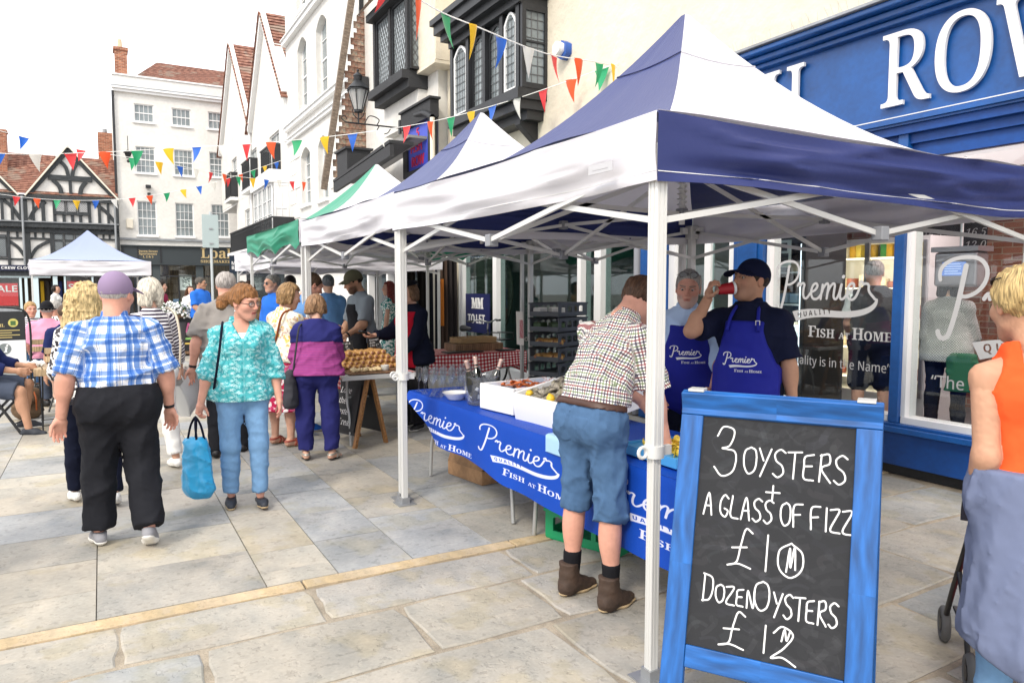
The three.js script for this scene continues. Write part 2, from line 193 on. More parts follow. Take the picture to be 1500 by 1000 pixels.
function bodyPrims(K, o, g = 0) { // g: inflation
  const { s, w, f } = K, q = [], r = x => x * s, sw = Math.sqrt(w), t = o.torso || 1;
  const T = (a, b, ra, rb, kx, kx2, X, uvo) => q.push(cap(a, b, r(ra) * t + g, r(rb) * t + g, { X, kx, kx2, k: 0.05 * s, uvo, uvR: 0.165 * s }));
  T(K.pel, K.wai, (f ? 0.108 : 0.104) * w, (f ? 0.088 : 0.1) * w, f ? 1.52 : 1.42, 1.38, K.X1, 0);
  T(K.wai, K.che, (f ? 0.088 : 0.1) * w, (f ? 0.1 : 0.112) * sw, 1.38, f ? 1.32 : 1.42, K.X1, Math.hypot(...subv(K.wai, K.pel)));
  T(K.che, addv(K.che, K.axis2, r(0.075)), (f ? 0.1 : 0.112) * sw, 0.078 * sw, f ? 1.32 : 1.42, f ? 1.5 : 1.65, K.X2, Math.hypot(...subv(K.wai, K.pel)) + Math.hypot(...subv(K.che, K.wai)));
  for (const [sh, sd] of [[K.shL, 1], [K.shR, -1]]) q.push(cap(addv(K.nek, K.axis2, r(-0.045)), sh, r(0.046) + g * 0.6, r(0.05) * sw + g * 0.8, { nouv: 1, k: 0.045 * s }));
  for (const h of [K.hipL, K.hipR]) q.push(ell(addv(addv(h, K.Z1, r(-0.035)), [0, 1, 0], r(0.015)), [r(0.095) * sw + g, r(0.11) + g, r(0.092) * sw + g], { k: 0.05 * s, nouv: 1 }));
  if (o.belly) q.push(ell(addv(addv(K.wai, K.Z1, r(0.05)), K.axis1, r(0.01)), [r(0.13) * sw + g, r(0.14) + g, r(0.07 + o.belly) + g], { k: 0.08, nouv: 1 }));
  if (f) for (const sd of [1, -1]) q.push(ell(addv(addv(addv(K.che, K.Z2, r(0.085)), K.X2, r(0.068) * sd), K.axis2, r(0.01)), [r(0.062) + g, r(0.06) + g, r(0.055) * (o.bust || 1) + g], { k: 0.04, nouv: 1 }));
  return q;
}
function armPrims(K, o, g, end = 2, flare = 0, sd) { // end 0..1 on the upper arm, 1..2 on the forearm
  const s = K.s, sw = Math.pow(K.w, 0.4) * (K.f ? 0.94 : 1.04) * (o.armW || 1), q = [], sh = K['sh' + sd], el = K['el' + sd], wr = K['wr' + sd], u = nrm(subv(el, sh)), v = nrm(subv(wr, el));
  const c1 = end < 1 ? [[...addv(sh, subv(el, sh), end), ...u]] : null; q.push(cap(sh, el, 0.05 * s * sw + g * 0.85, 0.043 * s * sw + g + flare * 0.7, { k: 0.04 * s, c: c1, uvo: 2 }));
  if (end >= 1) { const c2 = end < 2 ? [[...addv(el, subv(wr, el), end - 1), ...v]] : null; q.push(cap(el, wr, 0.043 * s * sw + g, 0.0285 * s * sw + g + flare, { k: 0.03 * s, c: c2, uvo: 2 + 0.295 * s })); if (!c2 || end > 1.4) q.push(ell(mixv(el, wr, 0.25), [0.044 * s * sw + g, 0.075 * s + g * 0.5, 0.044 * s * sw + g], { k: 0.03, nouv: 1, c: c2 })); }
  return q;
}
function legPrims(K, o, g, end = 2, flare = 0, sd, gLow) { // gLow: looseness below the knee
  const s = K.s, sw = Math.pow(K.w, 0.55) * (o.legW || 1), q = [], h = K['hip' + sd], kn = K['knee' + sd], an = K['ank' + sd], u = nrm(subv(kn, h)), v = nrm(subv(an, kn)); if (gLow === undefined) gLow = g;
  const c1 = end < 1 ? [[...addv(h, subv(kn, h), end), ...u]] : null; q.push(cap(addv(h, u, -0.02), kn, 0.088 * s * sw + g, 0.056 * s * sw + (end <= 1 ? g + flare : gLow), { k: 0.045 * s, c: c1, uvo: 4 }));
  if (end >= 1) { const c2 = end < 2 ? [[...addv(kn, subv(an, kn), end - 1), ...v]] : null; q.push(cap(kn, an, 0.054 * s * sw + gLow, 0.036 * s * sw + gLow + flare, { k: 0.035 * s, c: c2, uvo: 4.42 }));
    const bk = nrm([-(v[2]) * 0 + 0, 0, -1]); q.push(ell(addv(mixv(kn, an, 0.3), bk, 0.018 * s), [0.049 * s * sw + gLow * 0.8, 0.12 * s, 0.05 * s * sw + gLow * 0.8], { k: 0.04, nouv: 1, c: c2 })); }
  return q;
}
function paint(g, fn) { const p = g.attributes.position, c = new Float32Array(p.count * 3); for (let i = 0; i < p.count; i++) { const v = fn(p.getX(i), p.getY(i), p.getZ(i)); c[i * 3] = v[0]; c[i * 3 + 1] = v[1]; c[i * 3 + 2] = v[2]; } g.setAttribute('color', new THREE.BufferAttribute(c, 3)); return g; }
const tint = (c, a, k) => [c[0] * (1 + a * k), c[1] * (1 + a * k * 1.1), c[2] * (1 + a * k * 1.1)];
function headPrims(o) { const f = o.fem ? 1 : 0, j = f ? 0.92 : 1, q = [
  ell([0, 0.032, -0.014], [0.074, 0.09, 0.097]), ell([0, -0.03, 0.028], [0.058, 0.085, 0.068], { k: 0.04 }), ell([0, -0.098, 0.058], [0.026 * j, 0.02, 0.024], { k: 0.04 }),
  cap([0.044 * j, -0.064, 0.012], [0.018, -0.098, 0.055], 0.016, 0.014, { k: 0.035 }), cap([-0.044 * j, -0.064, 0.012], [-0.018, -0.098, 0.055], 0.016, 0.014, { k: 0.035 }),
  ell([0.04, -0.022, 0.056], [0.026, 0.024, 0.026], { k: 0.03 }), ell([-0.04, -0.022, 0.056], [0.026, 0.024, 0.026], { k: 0.03 }), cap([-0.034, 0.026, 0.074], [0.034, 0.026, 0.074], f ? 0.014 : 0.0165, undefined, { k: 0.02 }),
  ell([0.031, 0.006, 0.094], [0.017, 0.012, 0.013], { s: -1, k: 0.014 }), ell([-0.031, 0.006, 0.094], [0.017, 0.012, 0.013], { s: -1, k: 0.014 }),
  cap([0, 0.016, 0.088], [0, -0.026, 0.111], 0.0075, f ? 0.0105 : 0.012, { k: 0.012 }), ell([0.011, -0.031, 0.1], [0.008, 0.007, 0.01], { k: 0.008 }), ell([-0.011, -0.031, 0.1], [0.008, 0.007, 0.01], { k: 0.008 }),
  cap([-0.019, -0.061, 0.083], [0, -0.0555, 0.0935], 0.005, 0.0062, { k: 0.009 }), cap([0.019, -0.061, 0.083], [0, -0.0555, 0.0935], 0.005, 0.0062, { k: 0.009 }), cap([-0.015, -0.0675, 0.084], [0.015, -0.0675, 0.084], 0.0068, undefined, { k: 0.007 }),
  cap([-0.017, -0.0618, 0.096], [0.017, -0.0618, 0.096], 0.003, undefined, { s: -1, k: 0.004 }),
  cap([0, -0.05, -0.025], [0, -0.16, -0.045], (f ? 0.043 : 0.05) * (o.neckW || 1), (f ? 0.044 : 0.052) * (o.neckW || 1), { k: 0.035 })];
  for (const sd of [1, -1]) { q.push(ell([0.077 * sd, -0.004, -0.012], [0.009, 0.031, 0.019], { k: 0.01 }), ell([0.084 * sd, -0.002, -0.008], [0.006, 0.02, 0.011], { s: -1, k: 0.006 })); q.push(cap([0.018 * sd, 0.0135, 0.0885], [0.045 * sd, 0.0105, 0.0775], 0.0055, 0.0052, { k: 0.006 }), cap([0.02 * sd, -0.0055, 0.0865], [0.044 * sd, -0.0045, 0.0775], 0.0048, 0.0046, { k: 0.006 })); }
  if (o.jowl) q.push(ell([0, -0.1, 0.015], [0.05, 0.026, 0.046], { k: 0.04 })); return q; }
function handGeo(curl, h, sk, thumb = 0.5, spread = 1) { const q = [cap([0, -0.02, 0], [0, 0.02, 0], 0.027, 0.027, { X: [1, 0, 0], kx: 1.15, k: .02 }), cap([-0.022, 0.03, 0], [-0.028, 0.082, 0.002], 0.016, 0.0135, { k: 0.022 }), cap([0.02, 0.03, 0], [0.026, 0.085, 0.002], 0.017, 0.0135, { k: 0.022 }), cap([0, 0.03, 0], [0, 0.088, 0.001], 0.016, 0.0135, { k: 0.022 })];
  const F = [[0.03, 0.086, 0.07, 0.0088], [0.0105, 0.09, 0.078, 0.009], [-0.0095, 0.087, 0.072, 0.0086], [-0.028, 0.08, 0.056, 0.0076]]; const c = Array.isArray(curl) ? curl : [curl * 0.85, curl, curl * 1.05, curl * 1.1];
  F.forEach(([x, y, L, r], i) => { let p = [x, y, 0.002], a = c[i] * 0.55; const sp = (0.06 - i * 0.05) * spread; for (let k = 0; k < 3; k++) { const l = L * [0.45, 0.31, 0.24][k], d = [Math.sin(sp) * Math.cos(a), Math.cos(a) * Math.cos(sp), Math.sin(a)], e = addv(p, d, l); q.push(cap(p, e, r * (1 - k * 0.08), r * (0.94 - k * 0.1), { k: 0.006 })); p = e; a += c[i] * 0.75; } });
  const t0 = [0.024, 0.018, 0.006], t1 = addv(t0, nrm([0.75, 0.75, 0.25 + thumb * 0.6]), 0.042), t2 = addv(t1, nrm([0.4 - thumb * 0.3, 0.9, 0.25 + thumb * 0.8]), 0.032), t3 = addv(t2, nrm([0.2 - thumb * 0.5, 1, 0.2 + thumb]), 0.026); q.push(cap(t0, t1, 0.016, 0.0115, { k: 0.014 }), cap(t1, t2, 0.0112, 0.0098, { k: 0.008 }), cap(t2, t3, 0.0098, 0.008, { k: 0.006 }));
  return paint(net(q, h, { slack: 0.01 }), (x, y, z) => { const n = noise3(x * 160, y * 160, z * 160) * 0.07 + noise3(x * 40, y * 40, z * 40) * 0.08, kn = smooth(0.07, 0.1, y) * 0.5; return [sk[0] * (1 + n), sk[1] * (1 + n * 1.2 - 0.12 * kn), sk[2] * (1 + n * 1.2 - 0.12 * kn)]; }); }
const hex = c => { const k = new THREE.Color(c); return [k.r, k.g, k.b]; };
const skinMat = mat('#ffffff', { vertexColors: true, roughness: 0.52, specularIntensity: 0.4, sheen: 0.15, sheenRoughness: 0.6, sheenColor: lin(1, .6, .5) });
const eyeMat = mat('#ffffff', { vertexColors: true, roughness: 0.15 });
const hairTex = tex(256, (u, v) => { const n = fbm(u, v * 0.12, 64, 3, 4) + 0.5 * fbm(u, v * 0.3, 16, 3, 8); return 0.86 + 0.4 * n; });
const hairMats = {}; const hairMat = (c) => hairMats[c] || (hairMats[c] = mat(c, { roughness: 0.5, specularIntensity: 0.45, map: rep(hairTex, 5, 5), bumpMap: rep(hairTex, 5, 5), bumpScale: 0.0025 }));
const noUV = g => { if (g.index) g = g.toNonIndexed(); for (const k of Object.keys(g.attributes)) if (!['position', 'normal', 'color'].includes(k)) g.deleteAttribute(k); return g; };
const capped = (g) => g;
function m4(basisX, basisY, basisZ, p, s = 1) { return new THREE.Matrix4().makeBasis(V(...basisX).multiplyScalar(s), V(...basisY).multiplyScalar(s), V(...basisZ).multiplyScalar(s)).setPosition(...p); }
const cross = (a, b) => [a[1] * b[2] - a[2] * b[1], a[2] * b[0] - a[0] * b[2], a[0] * b[1] - a[1] * b[0]], dot = (a, b) => a[0] * b[0] + a[1] * b[1] + a[2] * b[2];
// hair / headgear in head space
function hairGeo(st, h) { const q = [ell([0, 0.036, -0.016], [0.083, 0.095, 0.105])]; const sh = st.k, front = st.front ?? 0.072, side = st.side ?? 0.0, nape = st.nape ?? -0.065, vol = st.vol || 0;
  q[0].rx += vol; q[0].ry += vol * 0.8; q[0].rz += vol * 0.7; const A = st.amp ?? 0.004;
  if (sh === 'bob') { q.push(cap([0.07, 0.01, -0.03], [0.078, st.len ?? -0.09, -0.025], 0.032, 0.03), cap([-0.07, 0.01, -0.03], [-0.078, st.len ?? -0.09, -0.025], 0.032, 0.03), cap([-0.045, 0, -0.085], [-0.045, (st.len ?? -0.09) - .01, -0.075], 0.038, 0.032), cap([0.045, 0, -0.085], [0.045, (st.len ?? -0.09) - .01, -0.075], 0.038, 0.032)); }
  if (sh === 'long') { for (const x of [-0.085, -0.045, 0, 0.045, 0.085]) q.push(cap([x * 0.9, 0.02, -0.07 + Math.abs(x) * 0.5], [x * 1.15, st.len ?? -0.25, -0.1 + Math.abs(x) * 0.5], 0.042 + vol * 0.5, 0.05 + vol * 0.5)); }
  if (sh === 'pony') { let p = [0, 0.03, -0.115]; const D = st.tail || [[0, 0, -0.05], [0, -0.03, -0.03], [0.01, -0.045, 0.0]]; for (const d of D) { const e = addv(p, d); q.push(cap(p, e, 0.034, 0.032, { k: 0.03 })); p = e; } }
  const clip = (x, y, z) => { const fz = z > 0.02 ? lerp(side, front, smooth(0.02, 0.085, z) ** 0.5) : lerp(nape, side, smooth(-0.09, 0.0, z)); let d = (fz - y) * 0.75; if (st.fringe && z > 0.05) d = Math.min(d, (st.fringe - y) * 0.8 + Math.max(0, Math.abs(x) - 0.05)); if (st.fringe && z > 0.05) d = Math.max(d, -0.02);
    if (sh === 'bob' || sh === 'long') { const fc = z > 0.012 && y < front ? (z - 0.012) * 0.8 : -1; d = y < side + 0.03 ? Math.max(fc, -1) : Math.max(d, fc > 0 && y < front - 0.0 ? Math.min(fc, (front - y) * .8) : -1); }
    if (sh === 'pony' && z < -0.1) d = -1; 
    if (st.top !== undefined) d = Math.max(d, y - st.top);
    if (st.bald) { const r = Math.hypot(x * 1.1, z + (st.baldZ ?? 0.0)); d = Math.max(d, y > 0.03 ? (st.bald - r) * 0.8 : -1); } return d; };
  const fo = (x, y, z) => A * (noise3(x * 95, y * 18 + st.seed || 0, z * 95) + 0.8 * noise3(x * 34, y * 20, z * 34)) + (st.curl || 0) * ridge(noise3(x * 26, y * 26 + 3, z * 26)) * 1.2;
  const g = net(q, h, { clip, fold: fo, slack: 0.04, pad: 0.03 }); const p = g.attributes.position, uv = g.attributes.uv; for (let i = 0; i < p.count; i++) { uv.setXY(i, Math.atan2(p.getX(i), -p.getZ(i) - 0.02) * 0.11, p.getY(i)); } return g; }
function capGeo(h, low = 0.028) { const top = net([ell([0, 0.036, -0.014], [0.086, 0.1, 0.108])], h, { clip: (x, y, z) => (low + (z > 0 ? 0.012 * z / 0.1 : -z * -0.1) - y) });
  const brim = net([cap([-0.045, 0.043, 0.08], [0.045, 0.043, 0.08], 0.075, 0.075, { k: 0.02 })], h, { clip: (x, y, z) => Math.max(Math.abs(y - (0.052 - (z - 0.08) * 0.25 - x * x * 3.2)) - 0.004, 0.06 - z) }); return [top, brim]; }
function glassesGeo(sun) { const fr = [], lens = []; for (const sd of [1, -1]) { const c = [0.033 * sd, 0.003, 0.1]; const pts = []; for (let i = 0; i < 14; i++) { const a = i / 14 * 2 * PI; pts.push([c[0] + 0.025 * Math.cos(a), c[1] + 0.0175 * Math.sin(a) + (Math.sin(a) > 0 ? .001 : 0), c[2] - Math.abs(Math.cos(a) * sd + 1) * 0.003]); } fr.push(tube(pts, 0.0021, 5, 28, true)); const l = new THREE.CircleGeometry(0.024, 14); l.scale(1, 0.7, 1); l.rotateY(0.1 * sd); l.translate(c[0], c[1], c[2] - 0.001); lens.push(l); fr.push(rod([0.058 * sd, 0.008, 0.094], [0.081 * sd, 0.006, -0.005], 0.002, 5)); } fr.push(rod([-0.009, 0.008, 0.1], [0.009, 0.008, 0.1], 0.0018, 5)); return [merge(fr), merge(lens)]; }
const lensClear = mat('#dfe8ea', { roughness: 0.05, transmission: 0.92, thickness: 0, color: lin(.9, .92, .92) }), lensDark = mat('#17110f', { roughness: 0.08 }), frameMat = mat('#2a1c1c', { roughness: 0.3 });

function person(o) {
  const K = skeleton(o), s = K.s, root = thing('person', o.label, 'person', [o.at[0], o.y || 0, o.at[1]], R(o.face || 0), o.group), lod = o.lod || 0, c = o.cell || [0.0125, 0.018, 0.025][lod], hc = o.hcell || [0.005, 0.0068, 0.01][lod], hd = [0.005, 0.0065, 0.0075][lod], sc = [0.008, 0.011, 0.014][lod], sk = SK[o.skin || 'fair'], P = K.P;
  K.root = root; const bareR = (x, y, z) => { const n = noise3(x * 22, y * 22, z * 22) * 0.06 + noise3(x * 90, y * 90, z * 90) * 0.05 * (o.freckle || 1); return tint(sk, n, 1); };
  // skin: torso and limbs, hands, head in one geometry
  const q = [...bodyPrims(K, o, -0.004), cap(addv(K.nek, K.axis2, -0.03 * s), addv(K.hc, K.ap(K.hm, [0, -0.07 * s, -0.025 * s])), 0.054 * s * (K.f ? .9 : 1) * (o.neckW || 1), 0.05 * s * (K.f ? .9 : 1) * (o.neckW || 1), { k: 0.03 })];
  for (const sd of 'LR') q.push(...armPrims(K, o, -0.003, 2, 0, sd), ...legPrims(K, o, -0.003, 2, 0, sd));
  const gs = [noUV(paint(net(q, [0.02, 0.026, 0.034][lod]), bareR))];
  for (const sd of 'LR') { gs.push(noUV(paint(net(armPrims(K, o, 0.001, 2, 0, sd), c), bareR))); if (o.bare) gs.push(noUV(paint(net(legPrims(K, o, 0.001, 2, 0, sd), c), bareR))); }
  for (const sd of 'LR') { const g = handGeo((o.curl || {})[sd] ?? 0.55, hd, sk, (o.thumb || {})[sd] ?? 0.4), sg = sd === 'L' ? 1 : -1; let Y = (o.handDir || {})[sd] || K['fd' + sd]; Y = nrm(Y); let Zp = (o.palm || {})[sd] || [-sg, 0, 0.15]; Zp = nrm(addv(Zp, Y, -dot(Zp, Y))); let X = cross(Y, Zp); const flip = (o.thumbFlip || '').includes(sd) ? -1 : 1; // thumb towards the front for hanging arms
    const want = sg * flip; if (want < 0) { g.scale(-1, 1, 1); const ix = g.index.array; for (let i = 0; i < ix.length; i += 3) { const t = ix[i]; ix[i] = ix[i + 1]; ix[i + 1] = t; } g.computeVertexNormals(); }
    g.applyMatrix4(m4(X, Y, Zp, addv(K['wr' + sd], Y, 0.012 * s), s * (K.f ? 0.93 : 1.02))); gs.push(noUV(g)); K['hand' + sd] = { X, Y, Z: Zp, p: K['wr' + sd] }; }
  // head
  const HM = K.hm.clone().scale(V(s, s, s).multiplyScalar((o.headS || 1) * 1.1)).setPosition(...K.hc), brow = hex(o.brow || '#4a3426'), lip = o.lip ? hex(o.lip) : [sk[0] * 0.85, sk[1] * 0.6, sk[2] * 0.62], st = o.stubble;
  gs.push(noUV(paint(net(headPrims(o), hc, { slack: 0.02 }), (x, y, z) => { let b = bareR(x * 2, y * 2, z * 2); const bl = (cc, t) => { b = [lerp(b[0], cc[0], t), lerp(b[1], cc[1], t), lerp(b[2], cc[2], t)]; };
    const ax = Math.abs(x); bl([sk[0] * 1.02, sk[1] * 0.8, sk[2] * 0.8], 0.5 * Math.exp(-(((ax - 0.045) / 0.02) ** 2 + ((y + 0.025) / 0.02) ** 2)) * (z > 0.03 ? 1 : 0) + (z > 0.1 ? 0.35 : 0) + (ax > 0.074 ? 0.35 : 0));
    if (z > 0.06) { const by = 0.0265 + (ax - 0.03) * 0.12; bl(brow, 0.8 * smooth(0.0065, 0.003, Math.abs(y - by)) * smooth(0.008, 0.014, ax) * smooth(0.058, 0.046, ax)); bl(lip, 0.85 * smooth(0.0115, 0.007, Math.abs(y + 0.062)) * smooth(0.026, 0.018, ax) * (z > 0.07 ? 1 : 0)); bl([0.12, 0.06, 0.05], 0.75 * smooth(0.0022, 0.001, Math.abs(y + 0.0618)) * smooth(0.022, 0.016, ax)); const ey = Math.hypot((ax - 0.031) / 0.019, (y - 0.006) / 0.0115); bl([brow[0] * .5, brow[1] * .5, brow[2] * .5], 0.6 * smooth(0.3, 0.0, Math.abs(ey - 0.95)) * (y > 0.004 ? 1 : 0.25)); }
    if (st) bl(hex(st), (o.beard || 0.4) * smooth(-0.02, -0.055, y - (z > .05 && ax < .03 ? -0.02 : 0)) * smooth(-0.02, 0.02, z) * (y > -0.125 ? 1 : 0) * (Math.abs(y + 0.062) < 0.01 && ax < 0.02 ? 0.1 : 1)); return b; })).applyMatrix4(HM));
  const body = part(root, 'body', mergeGeometries(gs), skinMat);
  if (!o.noEyes) for (const sd of [1, -1]) { const e = new THREE.SphereGeometry(0.0128, 14, 10); const look = o.look || [0, 0]; paint(e, (x, y, z) => { const a = Math.hypot(x - look[0] * 0.0128, y - look[1] * 0.0128) / 0.0128; return z < 0 || a > 0.52 ? [0.45, 0.41, 0.39] : a > 0.24 ? hex(o.eye || '#5b4a38') : [0.01, 0.01, 0.01]; }); e.translate(0.031 * sd, 0.004, 0.0768); e.applyMatrix4(HM); part(root, 'eye', e, eyeMat); }
  const hp = (name, g, m, lab) => { g.applyMatrix4(HM); return part(root, name, g, m, lab); }; K.hp = hp; K.HM = HM;
  if (o.cap && o.hair) o.hair.top = (o.capLow ?? 0.028) + 0.01;
  if (o.hair) hp('hair', hairGeo(o.hair, hc), hairMat(o.hair.c));
  if (o.glasses) { const [a, b] = glassesGeo(); const gl = hp('glasses', a, frameMat); b.applyMatrix4(HM); part(gl, 'lens', b, o.glasses === 'dark' ? lensDark : lensClear); }
  if (o.cap) { const [a, b] = capGeo([0.005, 0.007, 0.009][lod], o.capLow); if (o.capBack) { b.rotateY(PI); } const cp = hp('cap', a, o.cap); b.applyMatrix4(HM); part(cp, 'brim', b, o.cap); }
  // clothes
  for (const w of o.wear || []) { const g = w.g ?? 0.014; let pr = [], cl = []; const plane = (p, n) => cl.push([...p, ...n]);
    if (w.t === 'top') { pr = bodyPrims(K, o, g); if (w.hang) { const a = mixv(K.wai, K.che, 0.75), b = addv(K.pel, K.axis1, -0.1 * s); pr.push(cap(a, b, 0.1 * s * Math.sqrt(K.w) + g, 0.112 * s * K.w + g + w.hang, { X: K.X1, kx: K.f ? 1.35 : 1.45, kx2: K.f ? 1.45 : 1.45, k: 0.05, nouv: 1 })); }
      pr.push(cap(addv(K.nek, K.axis2, -0.07 * s), addv(K.nek, K.axis2, 0.03 * s), 0.075 * s * (K.f ? .9 : 1) * (o.neckW || 1) + g * .4, 0.062 * s * (K.f ? .9 : 1) * (o.neckW || 1) + g * .4, { X: K.X2, kx: 1.15, k: 0.05, nouv: 1 })); if (w.sleeve !== undefined) for (const sd of 'LR') if (!(w.no || '').includes(sd)) pr.push(...armPrims(K, o, w.ga ?? g, w.sleeve, w.flare ?? 0.012, sd)); plane(addv(K.pel, K.axis1, (w.hem ?? 0.02) * s), [-K.axis1[0], -K.axis1[1], -K.axis1[2]]); plane(addv(K.nek, K.axis2, (w.neck ?? 0.025) * s), K.axis2); }
    else if (w.t === 'legs') { pr = bodyPrims(K, o, g).slice(0, 2).concat(bodyPrims(K, o, g).filter(e => e.t === 1 && e.ay < K.pel[1] + 0.05 && e.ry > 0.1 * s)); pr.push(cap(addv(K.hipL, K.Z1, -0.035 * s), addv(K.hipR, K.Z1, -0.035 * s), 0.088 * s * Math.sqrt(K.w) + g, undefined, { k: 0.06, nouv: 1 })); for (const sd of 'LR') pr.push(...legPrims(K, o, g, w.end ?? 1.95, w.flare ?? 0.01, sd, w.gl)); plane(addv(K.pel, K.axis1, (w.waist ?? 0.07) * s), K.axis1); }
    else if (w.t === 'skirt') { pr = bodyPrims(K, o, g).slice(0, 1); const m = mixv(K.kneeL, K.kneeR, 0.5), a = addv(K.pel, [0, 1, 0], 0.02); pr.push(cap(a, addv(a, subv(m, a), w.end ?? 1.1), 0.125 * s * K.w + g, 0.15 * s * K.w + g + (w.flare ?? 0.03), { X: [1, 0, 0], kx: 1.25, k: 0.05, uvR: 0.16 })); const e = addv(a, subv(m, a), w.end ?? 1.1); plane(e, [0, -1, 0]); plane(addv(K.pel, K.axis1, 0.07 * s), K.axis1); }
    else if (w.t === 'custom') pr = w.prims(K, s, g);
    const extra = w.clip ? w.clip(K, s) : null; const clip = (x, y, z) => { let d = -1; for (const e of cl) { const v = (x - e[0]) * e[3] + (y - e[1]) * e[4] + (z - e[2]) * e[5]; if (v > d) d = v; } if (extra) { const v = extra(x, y, z); if (v > d) d = v; } return d; };
    const F = w.fold === 0 ? null : folds(w.fold ?? 0.007, w.seed ?? o.at[0] * 7, ...(w.ff || [])); const mesh = net(pr, w.cell || c, { clip: cl.length || extra ? clip : null, fold: F, seam: o.seam || 1, slack: 0.05, pad: 0.05 }); const m = part(w.parent ? root.children.find(x => x.name === w.parent) : root, w.n, mesh, w.m, w.label); }
  // shoes
  for (const sd of 'LR') { const f = P['foot' + sd], an = K['ank' + sd], sg = sd === 'L' ? 1 : -1, M = new THREE.Matrix4().makeRotationFromEuler(new THREE.Euler(R(f[1]), R(f[0] * sg), 0, 'YXZ')).scale(V(s, s, s).multiplyScalar(K.f ? 0.93 : 1.03)).setPosition(an[0], an[1], an[2]); const y0 = -0.085, sh = o.shoe || {}, bare = sh.bare;
    const up = [cap([0, y0 + 0.045, -0.045], [0, y0 + 0.042, 0.07], 0.036, 0.039, { X: [1, 0, 0], kx: 0.98, k: 0.03 }), cap([0, y0 + 0.034, 0.07], [-0.006 * sg, y0 + 0.026, 0.145], 0.04, 0.028, { X: [1, 0, 0], kx: 1.12, k: 0.03 }), cap([0, y0 + 0.07, 0.03], [0, 0.0, -0.01], 0.036, 0.04, { k: 0.03 })]; if (sh.boot) up.push(cap([0, -0.03, -0.012], [0, sh.boot, -0.012], 0.05, 0.052, { k: 0.03, c: [[0, sh.boot, 0, 0, 1, 0]] }));
    if (bare) { const F = [-0.03, -0.014, 0.001, 0.015, 0.027]; F.forEach((x, i) => up.push(cap([-x * sg * 0.9, y0 + 0.026, 0.1], [-x * sg, y0 + 0.018, 0.158 - i * 0.011 * 1], 0.0125, i ? 0.0085 : 0.012, { k: 0.008 }))); }
    const g1 = net(up, sc, { clip: (x, y, z) => Math.max(y0 + (bare ? 0.012 : 0.004) - y, y - (sh.boot ? sh.boot : bare ? 0.03 : (sh.top ?? 0.0))), fold: sh.boot ? folds(0.004, 3, 16, 30) : null }); if (bare) { paint(g1, bareR); }
    g1.applyMatrix4(M); const m1 = part(bare ? body : root, bare ? 'foot' : sh.boot ? 'boot' : 'shoe', g1, bare ? skinMat : sh.m); const so = net(up.slice(0, 2).map(e => ({ ...e, ra: e.ra + 0.006, rb: e.rb + 0.006 })), sc, { clip: (x, y, z) => Math.max(y0 - 0.002 - y, y - (y0 + (sh.solH ?? 0.018))) }).applyMatrix4(M); part(bare ? root : m1, bare ? 'sandal' : 'sole', so, sh.sole || sh.m);
    if (bare && sh.strap) { const bnd = net(up.map(e => ({ ...e, ra: e.ra + 0.006, rb: e.rb + 0.006 })), 0.006, { clip: (x, y, z) => Math.max(Math.min(Math.abs(z - 0.1 + (y - y0) * 0.15) - 0.014, Math.abs(z - 0.035 - (y - y0) * 0.2) - 0.013, Math.max(Math.abs(y - (y0 + 0.075) - z * .1) - 0.011, z - .05)), y0 + 0.01 - y, y - 0.01) }).applyMatrix4(M); part(root, 'strap', bnd, sh.strap); } }
  return K;
}
// point on a person in world space
const onP = (K, p) => { const v = V(...p); K.root.updateMatrixWorld(true); return K.root.localToWorld(v); };
// ---------- fabrics (uv in metres) ----------
const weaveB = rep(T.weave, 22, 22);
const fab = (color, o = {}) => mat(color, { roughness: 0.88, specularIntensity: 0.25, sheen: 0.12, sheenRoughness: 0.6, bumpMap: weaveB, bumpScale: 0.0006, ...o });
const pat = (t, period, o = {}) => fab('#ffffff', { map: rep(t, 1 / period, 1 / period), ...o });
const mx = (a, b, t) => [lerp(a[0], b[0], t), lerp(a[1], b[1], t), lerp(a[2], b[2], t)], c8 = (r, g, b) => [r / 255, g / 255, b / 255];
const denimT = tex(256, (u, v) => { const n = fbm(u, v, 12, 4, 3) * 0.05, w = ((u * 128 + v * 128) % 2 < 1 ? 0.05 : -0.05); return 0.9 + n + w; });
const F = {};
F.plaid = pat(tex(256, (u, v) => { const b = (x) => { let k = 0; if (x > 0.0 && x < 0.26) k = 0.75; if (x > 0.32 && x < 0.58) k = 0.75; if (x > 0.1 && x < 0.15) k = 1; if (Math.abs(x - 0.62) < 0.012 || Math.abs(x - 0.78) < 0.012) k = 0.5; if (Math.abs(x - 0.25) < 0.02) k = .35; return k; }; const a = b(u), c = b(v * 0.98), w = mx(c8(246, 247, 250), c8(30, 86, 176), 0.78 * a); let r = mx(w, c8(34, 82, 168), 0.7 * c); if (Math.abs(u - 0.7) < 0.01 || Math.abs(v - 0.7) < 0.01) r = mx(r, c8(40, 45, 70), 0.6); return r; }), 0.115);
F.teal = pat(tex(256, (u, v) => { let r = c8(82, 178, 184); const k = fbm(u, v, 8, 3, 2); r = mx(r, c8(60, 150, 160), smooth(0, .3, k)); for (let i = 0; i < 26; i++) { const cx = (hv[i * 3] + 1) / 2, cy = (hv[i * 3 + 1] + 1) / 2; let dx = Math.abs(u - cx); dx = Math.min(dx, 1 - dx); let dy = Math.abs(v - cy); dy = Math.min(dy, 1 - dy); const d = Math.hypot(dx, dy) * (4.6 + hv[i + 90]), a = Math.atan2(dy, dx); if (d < 0.32 + 0.13 * Math.cos(a * (4 + i % 3) + i)) r = mx(r, c8(222, 240, 238), 0.52 - (d < 0.12 ? 0.35 : 0)); } return r; }), 0.12, { roughness: 0.8 });
